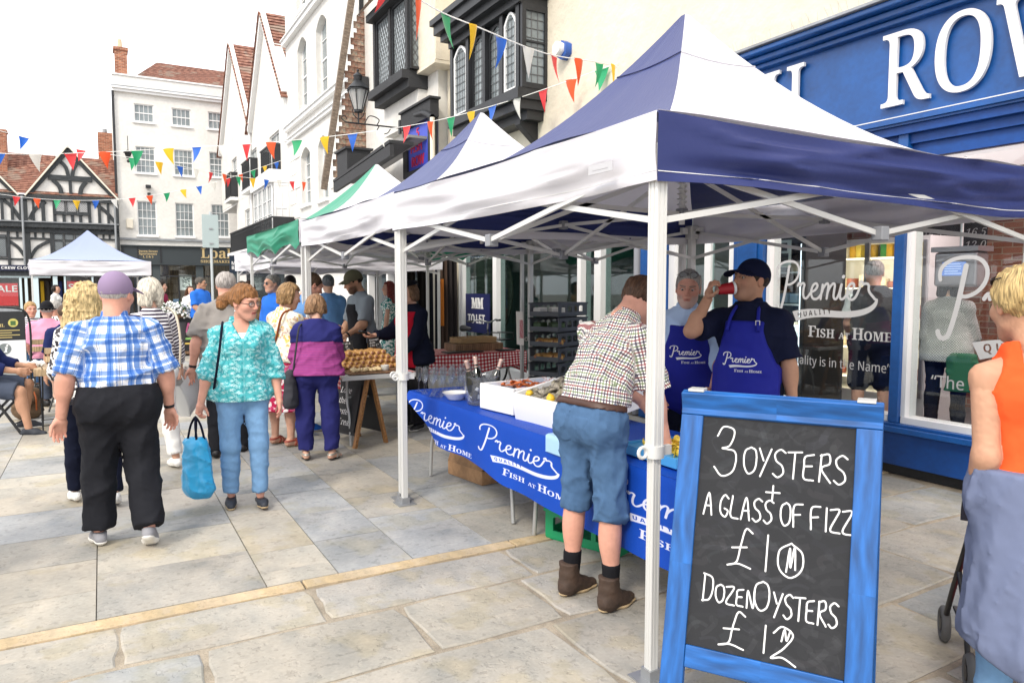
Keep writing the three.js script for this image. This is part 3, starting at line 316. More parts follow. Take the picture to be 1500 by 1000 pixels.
F.check = pat(tex(256, (u, v) => { const st = x => { const k = (x * 4) % 1; return k < 0.5; }, col = x => [c8(52, 46, 60), c8(122, 58, 62), c8(58, 54, 70), c8(104, 122, 84)][Math.floor(x * 4) % 4]; let r = c8(244, 243, 238); if (st(u)) r = mx(r, col(u), 0.66); if (st(v)) r = mx(r, col((v + .25) % 1), 0.66); return r; }), 0.064);
F.stripe = pat(tex(64, (u, v) => (v % 1) < 0.5 ? c8(238, 236, 238) : c8(62, 52, 72)), 0.032);
F.purple = pat(tex(128, (u, v) => { const n = fbm(u, v, 8, 3) * 0.08; return (v * 8) % 1 < 0.25 ? c8(118, 62, 128) : mx(c8(146, 56, 118), c8(166, 80, 134), 0.5 + n * 4); }), 0.12);
F.yellow = pat(tex(256, (u, v) => { const k = fbm(u, v, 9, 4, 6), j = fbm(u, v, 11, 3, 2); let r = c8(244, 238, 222); r = mx(r, c8(236, 200, 96), smooth(0.1, 0.28, k)); r = mx(r, c8(206, 176, 160), smooth(0.2, 0.32, j)); return r; }), 0.28);
F.floralPink = pat(tex(256, (u, v) => { const k = fbm(u, v, 10, 4, 3), j = fbm(u, v, 7, 4, 9); let r = c8(186, 42, 82); r = mx(r, c8(240, 226, 228), smooth(0.05, 0.14, k)); r = mx(r, c8(216, 96, 140), smooth(0.15, 0.3, j)); return r; }), 0.3);
F.floralGreen = pat(tex(256, (u, v) => { const k = fbm(u, v, 12, 4, 7); let r = c8(236, 240, 236); r = mx(r, c8(34, 128, 122), smooth(-0.02, 0.08, k)); return r; }), 0.3);
F.bwPrint = pat(tex(256, (u, v) => { const k = fbm(u, v, 14, 4, 5); return mx(c8(236, 234, 230), c8(60, 58, 62), smooth(0.02, 0.1, k)); }), 0.25);
F.hound = pat(tex(64, (u, v) => ((u * 8 % 1 < .5) !== (v * 8 % 1 < .5)) ? c8(228, 224, 220) : c8(36, 34, 40)), 0.12);
F.gingham = pat(tex(64, (u, v) => { const a = u < 0.5 ? 1 : 0, b = v < 0.5 ? 1 : 0; return a + b === 2 ? c8(170, 22, 34) : a + b === 1 ? c8(206, 112, 116) : c8(246, 240, 238); }), 0.048);
F.black = fab('#1b1b1f', { roughness: 0.8 }); F.blackW = fab('#202126', { roughness: 0.75 }); F.navyDk = fab('#15192a'); F.navy = fab('#222a55'); F.indigo = fab('#2b2d66'); F.apron = fab('#242a90', { roughness: 0.55, sheen: 0.2 });
F.grey = fab('#8d8883'); F.greyT = fab('#7f878e'); F.blueT = fab('#2f6fd0'); F.blueSt = fab('#5f87b8'); F.pink = fab('#dd9bb6'); F.denim = fab('#5f86b4', { map: rep(denimT, 3), roughness: 0.9 }); F.denimM = fab('#54749a', { map: rep(denimT, 3), roughness: .9 }); F.denimL = fab('#82acd6', { map: rep(denimT, 3) }); F.denimD = fab('#3d5a80', { map: rep(denimT, 3) }); F.khaki = fab('#96765a'); F.shirtB = fab('#b8cfee'); F.white = fab('#ecebe8'); F.red = fab('#a8182c'); F.orange = fab('#ee5a2c', { roughness: 0.8 }); F.wrap = fab('#6c7590'); F.shorts = fab('#4a5262'); F.capLilac = fab('#8e7c98'); F.capNavy = fab('#161c36'); F.olive = fab('#5d5a48'); F.tan = fab('#c39a5a', { roughness: .6 }); F.brownL = fab('#8a4a28', { roughness: .45 }); F.belt = mat('#43281d', { roughness: .5 }); F.vest = fab('#3f3f44'); F.maroon = fab('#7a2440');
const shoeDark = mat('#2c3038', { roughness: .65 }), shoeGrey = mat('#8b8b90', { roughness: .8 }), shoeBlack = mat('#17171a', { roughness: .5 }), soleW = mat('#d9d6cf', { roughness: .8 }), soleB = mat('#2a2725', { roughness: .8 }), bootB = mat('#4a382c', { roughness: .75, map: rep(T.mott, 6) }), soleT = mat('#b09a78', { roughness: .85 }), strapS = mat('#a9a49a', { roughness: .4, metalness: .4 }), strapR = mat('#9a4a3c', { roughness: .6 });
// ---------- ground ----------
const M = {};
M.mortar = mat(lin(.40, .34, .26), { roughness: .95, map: rep(T.mott, 3), bumpMap: rep(T.fine, 8), bumpScale: .004 });
M.joint = mat(lin(.22, .20, .175), { roughness: .95, map: rep(T.mott, 2) });
const slabTones = [[.47, .43, .365], [.44, .415, .375], [.40, .40, .39], [.42, .425, .425], [.49, .455, .39], [.37, .375, .375], [.43, .405, .36]];
const slabM = slabTones.map((c, i) => mat(lin(...c), { roughness: .82, map: rep(T.stone, .55 + .04 * i), bumpMap: rep(T.stoneB, 1.3), bumpScale: .0035, specularIntensity: .4 }));
const oldTones = [[.41, .38, .325], [.385, .36, .315], [.37, .37, .355], [.43, .40, .345], [.35, .33, .295], [.42, .395, .355]];
const oldM = oldTones.map((c, i) => mat(lin(...c), { roughness: .88, map: rep(T.stone, .8 + .07 * i), bumpMap: rep(T.stoneB, 1.1), bumpScale: .007 }));
const redStone = mat(lin(.38, .25, .2), { roughness: .9, map: rep(T.stone, 1), bumpMap: rep(T.stoneB, 1), bumpScale: .01 }), kerbM = mat(lin(.56, .44, .29), { roughness: .9, map: rep(T.stone, 1.3), bumpMap: rep(T.stoneB, 2), bumpScale: .006 });
const ground = struct('ground', tri(new THREE.BoxGeometry(200, .5, 200).translate(0, -.262, -30)), M.joint);
const paving = new THREE.Group(); paving.name = 'pavement'; paving.userData.kind = 'structure'; scene.add(paving);
{ // sawn slabs beyond the kerb, laid in columns along the street
  const ex = [-6.6, -5.7, -4.8, -4.0, -3.2, -2.4, -1.62, -.82, -.08, .74, 1.14, 1.6, 2.15, 2.9, 3.55, 4.3, 5.05, 5.9]; const cand = [];
  for (let c = 0; c < ex.length - 1; c++) { let z = -4.075; const wide = ex[c + 1] - ex[c]; while (z > -26) { const L = wide > .6 ? rr(.42, .78) : rr(.5, 1.0), z1 = z - L; const x0 = ex[c], x1 = ex[c + 1], near = -z;
      let t; const buff = x0 > -1 && x0 < 1 ? .62 : .35; t = rnd() < buff ? pick([0, 1, 4, 6]) : pick([2, 3, 5, 3]); cand.push([x0 + .003, z1 + .003, x1 - .003, z - .003, t, near + Math.abs((x0 + x1) / 2 - near * .5) * .6, rr(-.0012, .0012)]); z = z1; } }
  cand.sort((a, b) => a[5] - b[5]); const rest = slabM.map(() => []);
  cand.forEach((s, i) => { const g = bx(s[0], -.04, s[1], s[2], s[6], s[3]); tri(g, (s[0] * 7.3 + s[1] * 3.1) % 5); const gg = tri(g, (i * 1.37) % 7); if (i < 250) part(paving, 'paving_slab', gg, slabM[s[4]]); else rest[s[4]].push(gg); });
  rest.forEach((r, i) => { if (r.length) { const o = part(paving, 'far_paving', merge(r), slabM[i]); o.userData.kind = 'stuff'; } });
}
{ // narrow kerb strip
  let x = -7; while (x < 6) { const L = rr(.7, 1.5); part(paving, 'kerb_stone', bx(x + .004, -.04, -4.065, x + L - .006, .004 + rr(-.001, .002), -3.955 + rr(-.006, .006), .006), kerbM); x += L; } }
struct('mortar_bed', tri(new THREE.BoxGeometry(16, .03, 6.5).translate(0, -.0235, -.72)), M.mortar);
{ // worn old flagstones this side of the kerb
  const flag = (x0, z0, x1, z1, m, k) => { const P = [], n = 4, j = () => rr(-.011, .011), ins = .013; const E = (ax, az, bX, bz) => { for (let i = 0; i < n; i++) { const t = i / n, c = i === 0 ? .012 : 0; P.push([lerp(ax, bX, t) + j() + (c ? Math.sign((x0 + x1) / 2 - lerp(ax, bX, t)) * c : 0), lerp(az, bz, t) + j() + (c ? Math.sign((z0 + z1) / 2 - lerp(az, bz, t)) * c : 0)]); } };
    x0 += ins; x1 -= ins; z0 += ins; z1 -= ins; E(x0, z0, x1, z0); E(x1, z0, x1, z1); E(x1, z1, x0, z1); E(x0, z1, x0, z0); const s = new THREE.Shape(P.map(p => new THREE.Vector2(p[0], -p[1]))); const g = new THREE.ExtrudeGeometry(s, { depth: .03, bevelEnabled: true, bevelThickness: .006, bevelSize: .009, bevelSegments: 1, bevelOffset: -.008 }); g.rotateX(-PI / 2); g.translate(0, -.036 + rr(-.002, .002), 0); part(paving, 'flagstone', tri(g, k), m); };
  const rows = [-3.955, -3.5, -2.95, -2.28, -1.75, -1.0, -.3, .5]; let k = 0;
  for (let r = 0; r < rows.length - 1; r++) { let x = -6 + rr(0, .5) + (r === 1 ? .2 : 0); const zt = rows[r], zb = rows[r + 1]; while (x < 5.95) { let L = rr(.55, 1.35); if (r === 0) L = rr(.9, 1.4); if (x + L > 5.6) L = 5.97 - x; let m = pick(oldM); if (r === 2 && x < .62 && x + L > .62 && x > -.8) { flag(x, zt, .5, zb, m, k++); flag(.5, zt, .72, zb, redStone, k++); x = .72; L = rr(.9, 1.2); m = oldM[3]; }
      if (r > 2 && rnd() < .25 && L > .8) { const zm = lerp(zt, zb, rr(.4, .6)); flag(x, zt, x + L, zm, m, k++); flag(x, zm, x + L, zb, pick(oldM), k++); } else flag(x, zt, x + L, zb, m, k++); x += L; } } }
// ---------- buildings ----------
M.white = mat(lin(.80, .80, .79), { roughness: .85, map: rep(T.wall, .25) }); M.whiteP = mat(lin(.80, .80, .79), { roughness: .5 }); M.cream = mat(lin(.79, .735, .62), { roughness: .88, map: rep(T.wall, .22), bumpMap: rep(T.fine, 1.2), bumpScale: .006 }); M.creamTrim = mat(lin(.78, .72, .6), { roughness: .7 });
M.beam = mat(lin(.055, .062, .068), { roughness: .8, map: rep(T.wood, 1.2), bumpMap: rep(T.wood, 1.2), bumpScale: .01 }); M.blackP = mat(lin(.022, .024, .028), { roughness: .5, map: rep(T.mott, 1) }); M.blackW = mat(lin(.035, .037, .042), { roughness: .75, map: rep(T.wall, .9), bumpMap: rep(T.fine, 4), bumpScale: .004 });
M.pane = mat(lin(.30, .345, .36), { roughness: .06, map: rep(T.mott, .35) }); M.paneShade = mat(lin(.045, .055, .06), { roughness: .05 }); M.lead = mat(lin(.12, .125, .13), { roughness: .6 }); M.leadG = mat(lin(.34, .36, .38), { roughness: .6, map: rep(T.mott, .6) });  // dark pane is opaque: shade of the room behind painted into its colour
const tileTex = tex(512, (u, v) => { const r = Math.floor(v * 40), o = (r % 2) * .5, c = Math.floor(u * 24 + o), h = hv[(c * 37 + r * 91) & 255] * .5, l = smooth(.1, .35, fbm(u, v, 8, 4, 2)); return mx([.52 + h * .2, .36 + h * .18, .30 + h * .15], [.58, .55, .5], .6 * l); });
M.tile = mat('#ffffff', { roughness: .9, map: rep(tileTex, .25) });
const brickTex = tex(512, (u, v) => { const r = Math.floor(v * 24), o = (r % 2) * .5, x = (u * 8 + o) % 1, y = (v * 24) % 1, c = Math.floor(u * 8 + o), h = hv[(c * 53 + r * 71) & 255] * .5; if (x < .05 || y < .14) return [.66, .6, .52]; return [.60 + h * .2, .38 + h * .18, .29 + h * .15]; });
M.brick = mat('#ffffff', { roughness: .9, map: rep(brickTex, .55, .55) });
M.shopBlue = mat('#0b58a4', { roughness: .42, clearcoat: .25, clearcoatRoughness: .4, map: rep(T.mott, .5) }); M.shopBlueD = mat('#0a4a98', { roughness: .5, map: rep(T.mott, .5) });
M.glass = mat('#ffffff', { roughness: 0, transmission: 1, thickness: 0, color: lin(.93, .97, .96), ior: 1.5 }); M.glassG = mat('#ffffff', { roughness: .02, transmission: 1, thickness: 0, color: lin(.62, .74, .73), ior: 1.62 });
M.woodB0 = mat(lin(.3, .17, .09), { roughness: .65, map: rep(T.wood, 2.2) }); M.alu = mat(lin(.62, .62, .61), { roughness: .42, metalness: .35 }); M.aluD = mat(lin(.36, .37, .38), { roughness: .45, metalness: .6 });
// wall with rectangular or arched openings in local x,y; front face at z=0
function wall(w0, h0, w1, h1, holes, d = .3) { const H = holes.map(([a, b, c, e, arch]) => arch ? [[a, b], [c, b], [c, e - arch], ...[1, 2, 3, 4, 5].map(i => [lerp(c, a, i / 6), e - arch + arch * Math.sin(i / 6 * PI)]), [a, e - arch]] : [[a, b], [c, b], [c, e], [a, e]]); const g = ext([[w0, h0], [w1, h0], [w1, h1], [w0, h1]], d, 0, H); g.translate(0, 0, -d); return tri(g); }
function sash(b, x0, y0, x1, y1, nx, ny, fm, o = {}) { const z = o.z ?? -.12, f = o.f ?? .05, a = [bx(x0, y0, z, x0 + f, y1, z + .06), bx(x1 - f, y0, z, x1, y1, z + .06), bx(x0 + f, y0, z, x1 - f, y0 + f, z + .06), bx(x0 + f, y1 - f, z, x1 - f, y1, z + .06)]; const t = o.bar ?? .022;
  for (let i = 1; i < nx; i++) { const x = lerp(x0 + f, x1 - f, i / nx); a.push(bx(x - t / 2, y0 + f, z + .01, x + t / 2, y1 - f, z + .045)); } for (let i = 1; i < ny; i++) { const y = lerp(y0 + f, y1 - f, i / ny), k = o.mid && i === ny / 2 ? .05 : t; a.push(bx(x0 + f, y - k / 2, z + .012, x1 - f, y + k / 2, z + .05)); }
  const w = part(b, 'window', a, fm); part(w, 'pane', bx(x0 + f, y0 + f, z + .012, x1 - f, y1 - f, z + .02), o.pane || M.pane); if (o.sill !== 0) part(w, 'sill', bx(x0 - .08, y0 - .1, -.1, x1 + .08, y0 - .001, .09, .01), o.sillM || fm); return w; }
// diamond-leaded casement
function leaded(b, x0, y0, x1, y1, fm, o = {}) { const z = o.z ?? .0, f = o.f ?? .05, a = [bx(x0, y0, z, x0 + f, y1, z + .07), bx(x1 - f, y0, z, x1, y1, z + .07), bx(x0 + f, y0, z, x1 - f, y0 + f, z + .07), bx(x0 + f, y1 - f, z, x1 - f, y1, z + .07)]; const w = part(b, 'window', a, fm); part(w, 'pane', bx(x0 + f, y0 + f, z + .02, x1 - f, y1 - f, z + .028), o.pane || M.pane);
  const L = [], W0 = x0 + f, W1 = x1 - f, H0 = y0 + f, H1 = y1 - f, p = o.p ?? .14, r = o.r ?? .007, q = p * (o.q ?? 1.5); for (let s = -40; s < 40; s++) for (const d of [1, -1]) { const pts = []; const c = s * p; for (const [ax, ay] of [[W0, null], [W1, null], [null, H0], [null, H1]]) { if (ax !== null) { const y = H0 + d * (ax - W0 - c) * q / p; if (y >= H0 - 1e-6 && y <= H1 + 1e-6) pts.push([ax, y]); } else { const x = W0 + c + d * (ay - H0) * p / q; if (x >= W0 - 1e-6 && x <= W1 + 1e-6) pts.push([x, ay]); } } pts.sort((m, n) => m[0] - n[0] || m[1] - n[1]); if (pts.length >= 2) { const A = pts[0], B = pts[pts.length - 1]; if (Math.hypot(A[0] - B[0], A[1] - B[1]) > .03) L.push(bar([A[0], A[1], z + .032], [B[0], B[1], z + .032], r * 2, r, [0, 0, 1])); } }
  if (L.length) part(w, 'leading', L, o.leadM || M.lead); return w; }
// stepped tile courses on a roof plane: quad a(bottom left) b(bottom right) c(top right) d(top left)
function courses(a, b, c, d, n, t = .03) { const g = []; for (let i = 0; i < n; i++) { const u = i / n, v = (i + 1.15) / n, p = mixv(a, d, u), q = mixv(b, c, u), r = mixv(b, c, Math.min(v, 1)), s = mixv(a, d, Math.min(v, 1)), nn = nrm(cross(subv(q, p), subv(s, p))), P = [addv(p, nn, t), addv(q, nn, t), r, s, p, q]; const geo = new THREE.BufferGeometry(); const idx = [0, 1, 2, 0, 2, 3, 4, 5, 1, 4, 1, 0], pos = [], uv = []; const len = Math.hypot(...subv(b, a)), hh = Math.hypot(...subv(d, a)); const UV = [[0, u * hh], [len, u * hh], [len, v * hh], [0, v * hh], [0, u * hh], [len, u * hh]]; for (const k of idx) { pos.push(...P[k]); uv.push(...UV[k]); } geo.setAttribute('position', new THREE.Float32BufferAttribute(pos, 3)); geo.setAttribute('uv', new THREE.Float32BufferAttribute(uv, 2)); geo.computeVertexNormals(); g.push(geo); } return merge(g); }
const line = (x0, y0, x1, y1, w, z0, z1) => bar([x0, y0, (z0 + z1) / 2], [x1, y1, (z0 + z1) / 2], w, z1 - z0, [0, 0, 1]);
const curveBeam = (pts, w, z0, z1) => { const c = new THREE.CatmullRomCurve3(pts.map(p => V(p[0], p[1], 0))), P = c.getPoints(7), L = [], Rr = []; P.forEach((p, i) => { const t = c.getTangent(i / 7), n = [-t.y, t.x]; L.push([p.x + n[0] * w / 2, p.y + n[1] * w / 2]); Rr.unshift([p.x - n[0] * w / 2, p.y - n[1] * w / 2]); }); const g = ext([...L, ...Rr], z1 - z0); g.translate(0, 0, z0); return tri(g); };
const signT = (w, h, px, draw) => { const t = canvasTex(px, Math.round(px * h / w), draw); return t; };
// flat print on a sheet: unit plane w x h facing +z
function print(parent, name, w, h, p, draw, px = 512, o = {}) { const g = new THREE.PlaneGeometry(w, h); g.translate(...p); return part(parent, name, g, mat('#ffffff', { map: signT(w, h, px, draw), roughness: .6, ...o })); }

{ // ---- white shoe-shop building closing the street ----
  const b = thing('townhouse', 'tall white rendered townhouse with sash windows above a black shoe shop', 'building', [0, 0, -44]);
  const W = [[1.86, 10.37, 2.8, 11.29], [3.68, 10.35, 4.62, 11.27], [5.5, 10.36, 6.44, 11.28], [1.86, 7.7, 2.79, 9.08], [3.71, 7.7, 4.66, 9.08], [5.5, 7.75, 6.44, 9.1], [1.84, 4.4, 2.77, 6.21], [3.69, 4.4, 4.61, 6.21], [5.53, 4.45, 6.45, 6.23]];
  part(b, 'wall', wall(.95, 3.85, 12, 12.65, W, .35), M.white); part(b, 'side_wall', bx(.95, 0, -9, 1.25, 12.6, -.36), M.white); W.forEach((w, i) => sash(b, ...w, i < 3 ? 4 : 4, i < 3 ? 2 : 4, M.whiteP, { mid: 1 }));
  part(b, 'cornice', [bx(.85, 11.93, .001, 12, 12.03, .28, .02), bx(.9, 11.8, .001, 12, 11.925, .18)], M.whiteP); part(b, 'lead_capping', bx(.84, 12.035, .002, 12, 12.09, .26), M.leadG); part(b, 'parapet_coping', bx(.9, 12.655, -.36, 12, 12.73, .06), M.whiteP);
  part(b, 'roof', courses([1.9, 12.72, -.5], [12, 12.72, -.5], [12, 14.5, -3.5], [3.3, 14.5, -3.5], 18), M.tile); part(b, 'string_course', bx(.93, 4.13, .001, 12, 4.24, .1), M.leadG);
  const ch = part(b, 'chimney', bx(1.08, 12.74, -1.4, 1.66, 14.1, -.6), M.brick); part(ch, 'chimney_cap', bx(1.02, 14.1, -1.46, 1.72, 14.25, -.54), M.brick); part(ch, 'chimney_pot', tf(cyl(.13, .1, .5, 12), [1.35, 14.25, -1]), mat(lin(.62, .5, .34), { roughness: .9 }));
  part(b, 'downpipe', rod([.9, 4, .1], [.9, 11.8, .1], .06, 8), M.blackP);
  // shopfront
  const s = M.blackP, sf = part(b, 'shop_fascia', [bx(1.0, 2.9, .001, 12, 3.8, .22), bx(.98, 3.801, .001, 12, 3.86, .34), bx(.98, 2.83, .001, 12, 2.899, .28)], mat(lin(.035, .045, .05), { roughness: .45 })); for (const x of [1.05, 1.75, 2.85]) part(sf, 'fascia_divider', bx(x, 2.91, .221, x + .07, 3.79, .26), s);
  const gold = mat(lin(.66, .5, .25), { roughness: .4, metalness: .3 }); let t = text('Loake', 'eb', .52, .03); t.scale(1, 1.05, 1); t.translate(4.87, 3.24, .221); part(sf, 'lettering', t, gold); t = text('SHOEMAKERS', 'eb', .15, .02); t.scale(1.15, 1, 1); t.translate(4.86, 2.98, .221); part(sf, 'lettering', t, gold);
  [['Queen Street', 3.5], ['Apartments', 3.36], ['1, 2 & 3', 3.2]].forEach(([q, y], i) => { const g = text(q, 'eb', .105, .01); const w = g.boundingBox.max.x; g.translate(2.26 - w / 2, y, .221); part(sf, 'lettering', g, gold); });
  part(b, 'shop_pilaster', bx(1.0, 0, .001, 1.5, 2.82, .14), s); part(b, 'door', bx(1.55, .05, -.35, 2.35, 2.6, -.28), M.paneShade); for (const x of [2.45, 4.62, 6.4]) part(b, 'shop_pilaster', bx(x, 0, .001, x + .38, 2.82, .12), mat(lin(.05, .065, .07), { roughness: .5 })); part(b, 'stall_riser', bx(2.83, 0, -.05, 12, .75, .06), s); part(b, 'transom', bx(2.83, 2.2, -.04, 6.4, 2.27, .05), s); part(b, 'mullion', bx(3.72, .76, -.04, 3.79, 2.19, .05), s);  // door leaf is an opaque dark sheet, the unlit inside painted in
  part(b, 'shop_window', bx(2.84, .76, -.03, 4.61, 2.82, -.02), M.glass); part(b, 'shop_window', bx(5.01, .76, -.03, 6.39, 2.82, -.02), M.glass); const inn = mat(lin(.4, .28, .17), { roughness: .7, map: rep(T.wood, .6) }); part(b, 'shop_interior', [bx(1.3, 0, -2.6, 12, 3.8, -2.5), bx(1.3, .0, -2.49, 12, .7, -.37), bx(1.3, 2.9, -2.49, 12, 3.84, -.36)], inn); part(b, 'shop_shelf', [bx(2.9, 1.3, -2.4, 8, 1.34, -2.1), bx(2.9, 1.8, -2.4, 8, 1.84, -2.1), bx(2.9, 2.3, -2.4, 8, 2.34, -2.1)], M.woodB0);
  print(b, 'poster', .62, .82, [4.1, 1.88, -.11], (g, w, h) => { g.fillStyle = '#f4f4f2'; g.fillRect(0, 0, w, h); g.fillStyle = '#3d4a48'; for (let i = 0; i < 60; i++) { g.globalAlpha = rr(.3, .9); g.fillRect(rr(.12, .75) * w, rr(.12, .8) * h, rr(.04, .16) * w, rr(.03, .1) * h); } g.globalAlpha = 1; }, 256);
  for (const [x, c] of [[3.0, '#c9a25a'], [3.45, '#6d86a8'], [4.0, '#b78a4a'], [4.35, '#8c2f2a']]) part(b, 'display_box', bx(x, .78, -.3, x + .28, .98, -.15), mat(c));
  part(b, 'alarm_box', bx(1.3, 4.75, .001, 1.62, 5.25, .14, .02), M.creamTrim); part(b, 'flood_light', bx(2.28, 6.9, .001, 2.52, 7.05, .3), M.blackP); part(b, 'flood_light', bx(2.35, 6.55, .001, 2.5, 6.65, .25), M.blackP);
  { const l = part(b, 'wall_lantern', [tf(cyl(.09, .2, .28, 6), [1.5, 8.35, .35]), tf(cyl(.26, .05, .14, 6), [1.5, 8.63, .35]), rod([1.5, 8.77, .35], [1.5, 9.5, .35], .02, 6), rod([1.5, 8.3, .35], [1.5, 8.3, 0], .02, 6), tf(new THREE.SphereGeometry(.08, 8, 6), [1.5, 8.2, .35])], M.blackP); } }
{ // ---- black and white timber-framed house ----
  const b = thing('timber_house', 'black and white timber-framed house with twin gables and red tiled roof', 'building', [0, 0, -43.7]); const Zp = 0, pl = mat(lin(.8, .8, .8), { roughness: .9, map: rep(T.wall, .4) }), B = (g) => part(b, 'beam', g, M.beam), z0 = .002, z1 = .1;
  part(b, 'wall', [bx(-9, 2.7, -.4, .93, 6.2, 0)], pl); part(b, 'gable_wall', tri(ext([[-2.94, 6.201], [.88, 6.201], [-1.2, 8.6]], .3).translate(0, 0, -.3)), pl); part(b, 'gable_wall', tri(ext([[-7.4, 6.201], [-3.55, 6.201], [-5.5, 8.6]], .3).translate(0, 0, -.3)), pl);
  for (const dx of [0, -4.34]) { B(line(-2.98 + dx, 6.2, -1.2 + dx, 8.55, .24, z0, .13)); B(line(.86 + dx, 6.2, -1.2 + dx, 8.55, .24, z0, .129)); B(line(-2.1 + dx, 7.12, -.18 + dx, 7.12, .26, z0, z1)); B(curveBeam([[-1.9 + dx, 7.0], [-1.62 + dx, 6.65], [-1.55 + dx, 6.25]], .2, z0, z1 - .01)); B(curveBeam([[-.46 + dx, 7.0], [-.68 + dx, 6.65], [-.74 + dx, 6.25]], .2, z0, z1 - .01)); B(line(-1.16 + dx, 7.0, -1.15 + dx, 6.25, .14, z0, z1 - .02)); B(curveBeam([[-1.62 + dx, 8.0], [-1.34 + dx, 7.7], [-1.22 + dx, 7.22]], .17, z0, z1 - .012)); B(curveBeam([[-.8 + dx, 7.95], [-.98 + dx, 7.6], [-1.05 + dx, 7.22]], .17, z0, z1 - .014));
    part(b, 'bargeboard', [line(-3.1 + dx, 6.14, -1.2 + dx, 8.74, .07, .05, .26), line(.98 + dx, 6.14, -1.2 + dx, 8.74, .07, .051, .261)], M.creamTrim); }
  B(bx(-9, 5.95, z0, .95, 6.2, .16)); B(bx(-9, 4.6, z0, .95, 4.82, .3)); B(bx(-9, 4.35, z0, .95, 4.56, .14)); part(b, 'gutter', bx(-9, 4.84, .02, .95, 4.9, .36), M.leadG);
  for (const [x, w] of [[-4.07, .12], [-3.66, .12], [-3.2, .34], [-2.78, .1], [-2.37, .16], [-1.89, .14], [-.36, .14], [.08, .14], [.48, .12], [.86, .22], [-4.6, .14], [-5.2, .14]]) B(bx(x - w / 2, 4.83, z0, x + w / 2, 5.94, z1)); for (const x of [-1.49, -1.12, -.77]) B(bx(x - .07, 4.83, z0, x + .07, 5.28, z1 - .01));
  B(curveBeam([[-4.0, 5.9], [-3.7, 5.6], [-3.3, 4.92]], .17, z0, z1 - .03)); B(curveBeam([[-2.95, 5.0], [-2.7, 5.5], [-2.25, 5.9]], .17, z0, z1 - .03)); B(curveBeam([[-.15, 5.92], [.3, 5.6], [.78, 5.0]], .17, z0, z1 - .03)); B(bx(-1.95, 5.28, z0, -.38, 5.4, .13));
  for (const x of [-1.86, -1.36, -.86]) leaded(b, x, 5.41, x + .44, 6.04, M.beam, { z: .05, f: .035, p: .085, q: 1.05, r: .012, leadM: mat(lin(.6, .6, .6)), pane: M.paneShade });
  part(b, 'joist_end', [...Array(12).keys()].map(i => bx(-4.9 + i * .5, 4.561, z0, -4.7 + i * .5, 4.599, .22)), M.beam).userData.kind = 'stuff';
  for (const [x, w] of [[-3.87, .12], [-3.1, .26], [-2.07, .14], [-.1, .12], [.86, .2], [-4.9, .14]]) B(bx(x - w / 2, 2.72, z0, x + w / 2, 4.34, z1)); B(bx(-4.8, 4.0, z0, -2.15, 4.1, z1 - .02)); B(bx(-.03, 4.05, z0, .75, 4.14, z1 - .02)); for (const x of [-3.5, -2.75, -2.42, .22, .5]) B(bx(x - .05, 4.11, z0, x + .05, 4.34, z1 - .03));
  B(curveBeam([[-3.85, 3.9], [-3.5, 3.6], [-3.2, 3.1]], .15, z0, z1 - .03)); B(curveBeam([[-3.0, 3.1], [-2.7, 3.6], [-2.15, 3.95]], .15, z0, z1 - .03)); B(curveBeam([[.0, 3.95], [.3, 3.6], [.75, 3.2]], .15, z0, z1 - .03)); B(bx(-9, 2.98, z0, -2.0, 3.06, z1 - .04));
  for (let i = 0; i < 4; i++) { leaded(b, -1.98 + i * .46, 3.2, -1.56 + i * .46, 3.98, M.beam, { z: .03, f: .035, p: .085, q: 1.1, r: .009, pane: M.pane }); leaded(b, -1.98 + i * .46, 4.0, -1.56 + i * .46, 4.33, M.beam, { z: .031, f: .035, p: .085, q: 1.1, r: .009, pane: M.pane }); } leaded(b, -4.75, 3.1, -3.95, 4.2, M.beam, { z: .03, f: .04, p: .09, q: 1.2, r: .01, pane: M.pane });
  // roof: main slope with valley gaps, gable roofs
  const rf = part(b, 'roof', courses([-9, 6.25, .15], [.95, 6.25, .15], [.95, 8.6, -2.6], [-9, 8.6, -2.6], 22, .03), M.tile); for (const dx of [0, -4.34]) part(b, 'roof', [courses([-3.05 + dx, 6.22, .2], [-3.05 + dx, 6.22, -2.7], [-1.2 + dx, 8.72, -2.7], [-1.2 + dx, 8.72, .2], 18, .02), courses([.95 + dx, 6.22, -2.7], [.95 + dx, 6.22, .2], [-1.2 + dx, 8.72, .2], [-1.2 + dx, 8.72, -2.7], 18, .02)], M.tile);
  const c1 = part(b, 'chimney', bx(.15, 8, -3.4, .85, 10.05, -2.6), M.brick); part(c1, 'chimney_pot', tf(cyl(.13, .12, .25, 10), [.5, 10.05, -3]), M.leadG); const c2 = part(b, 'chimney', bx(-4.6, 7.2, -2, -3.88, 9.4, -1.2), M.brick); part(c2, 'chimney_cap', bx(-4.65, 9.401, -2.05, -3.83, 9.5, -1.15), M.brick);
  part(b, 'downpipe', rod([-3.22, 2.7, .38], [-3.22, 6.1, .38], .05, 8), M.leadG); part(b, 'downpipe', rod([.78, 2.7, .38], [.78, 6.1, .38], .05, 8), M.leadG);
  // shop below
  const nav = mat('#1c2140', { roughness: .5 }); const sf = part(b, 'shop_fascia', bx(-9, 2.44, .001, -2.2, 2.72, .25), nav); let t = text('CREW CLOTHING', 'sb', .13, .02); t.scale(1.2, 1, 1); t.translate(-4.22, 2.52, .251); part(sf, 'lettering', t, M.whiteP); part(b, 'fascia_end', bx(-2.199, 2.3, .001, .95, 2.72, .2), M.beam); part(b, 'shop_soffit', bx(-9, 2.2, .001, -2.2, 2.435, .15), M.beam);
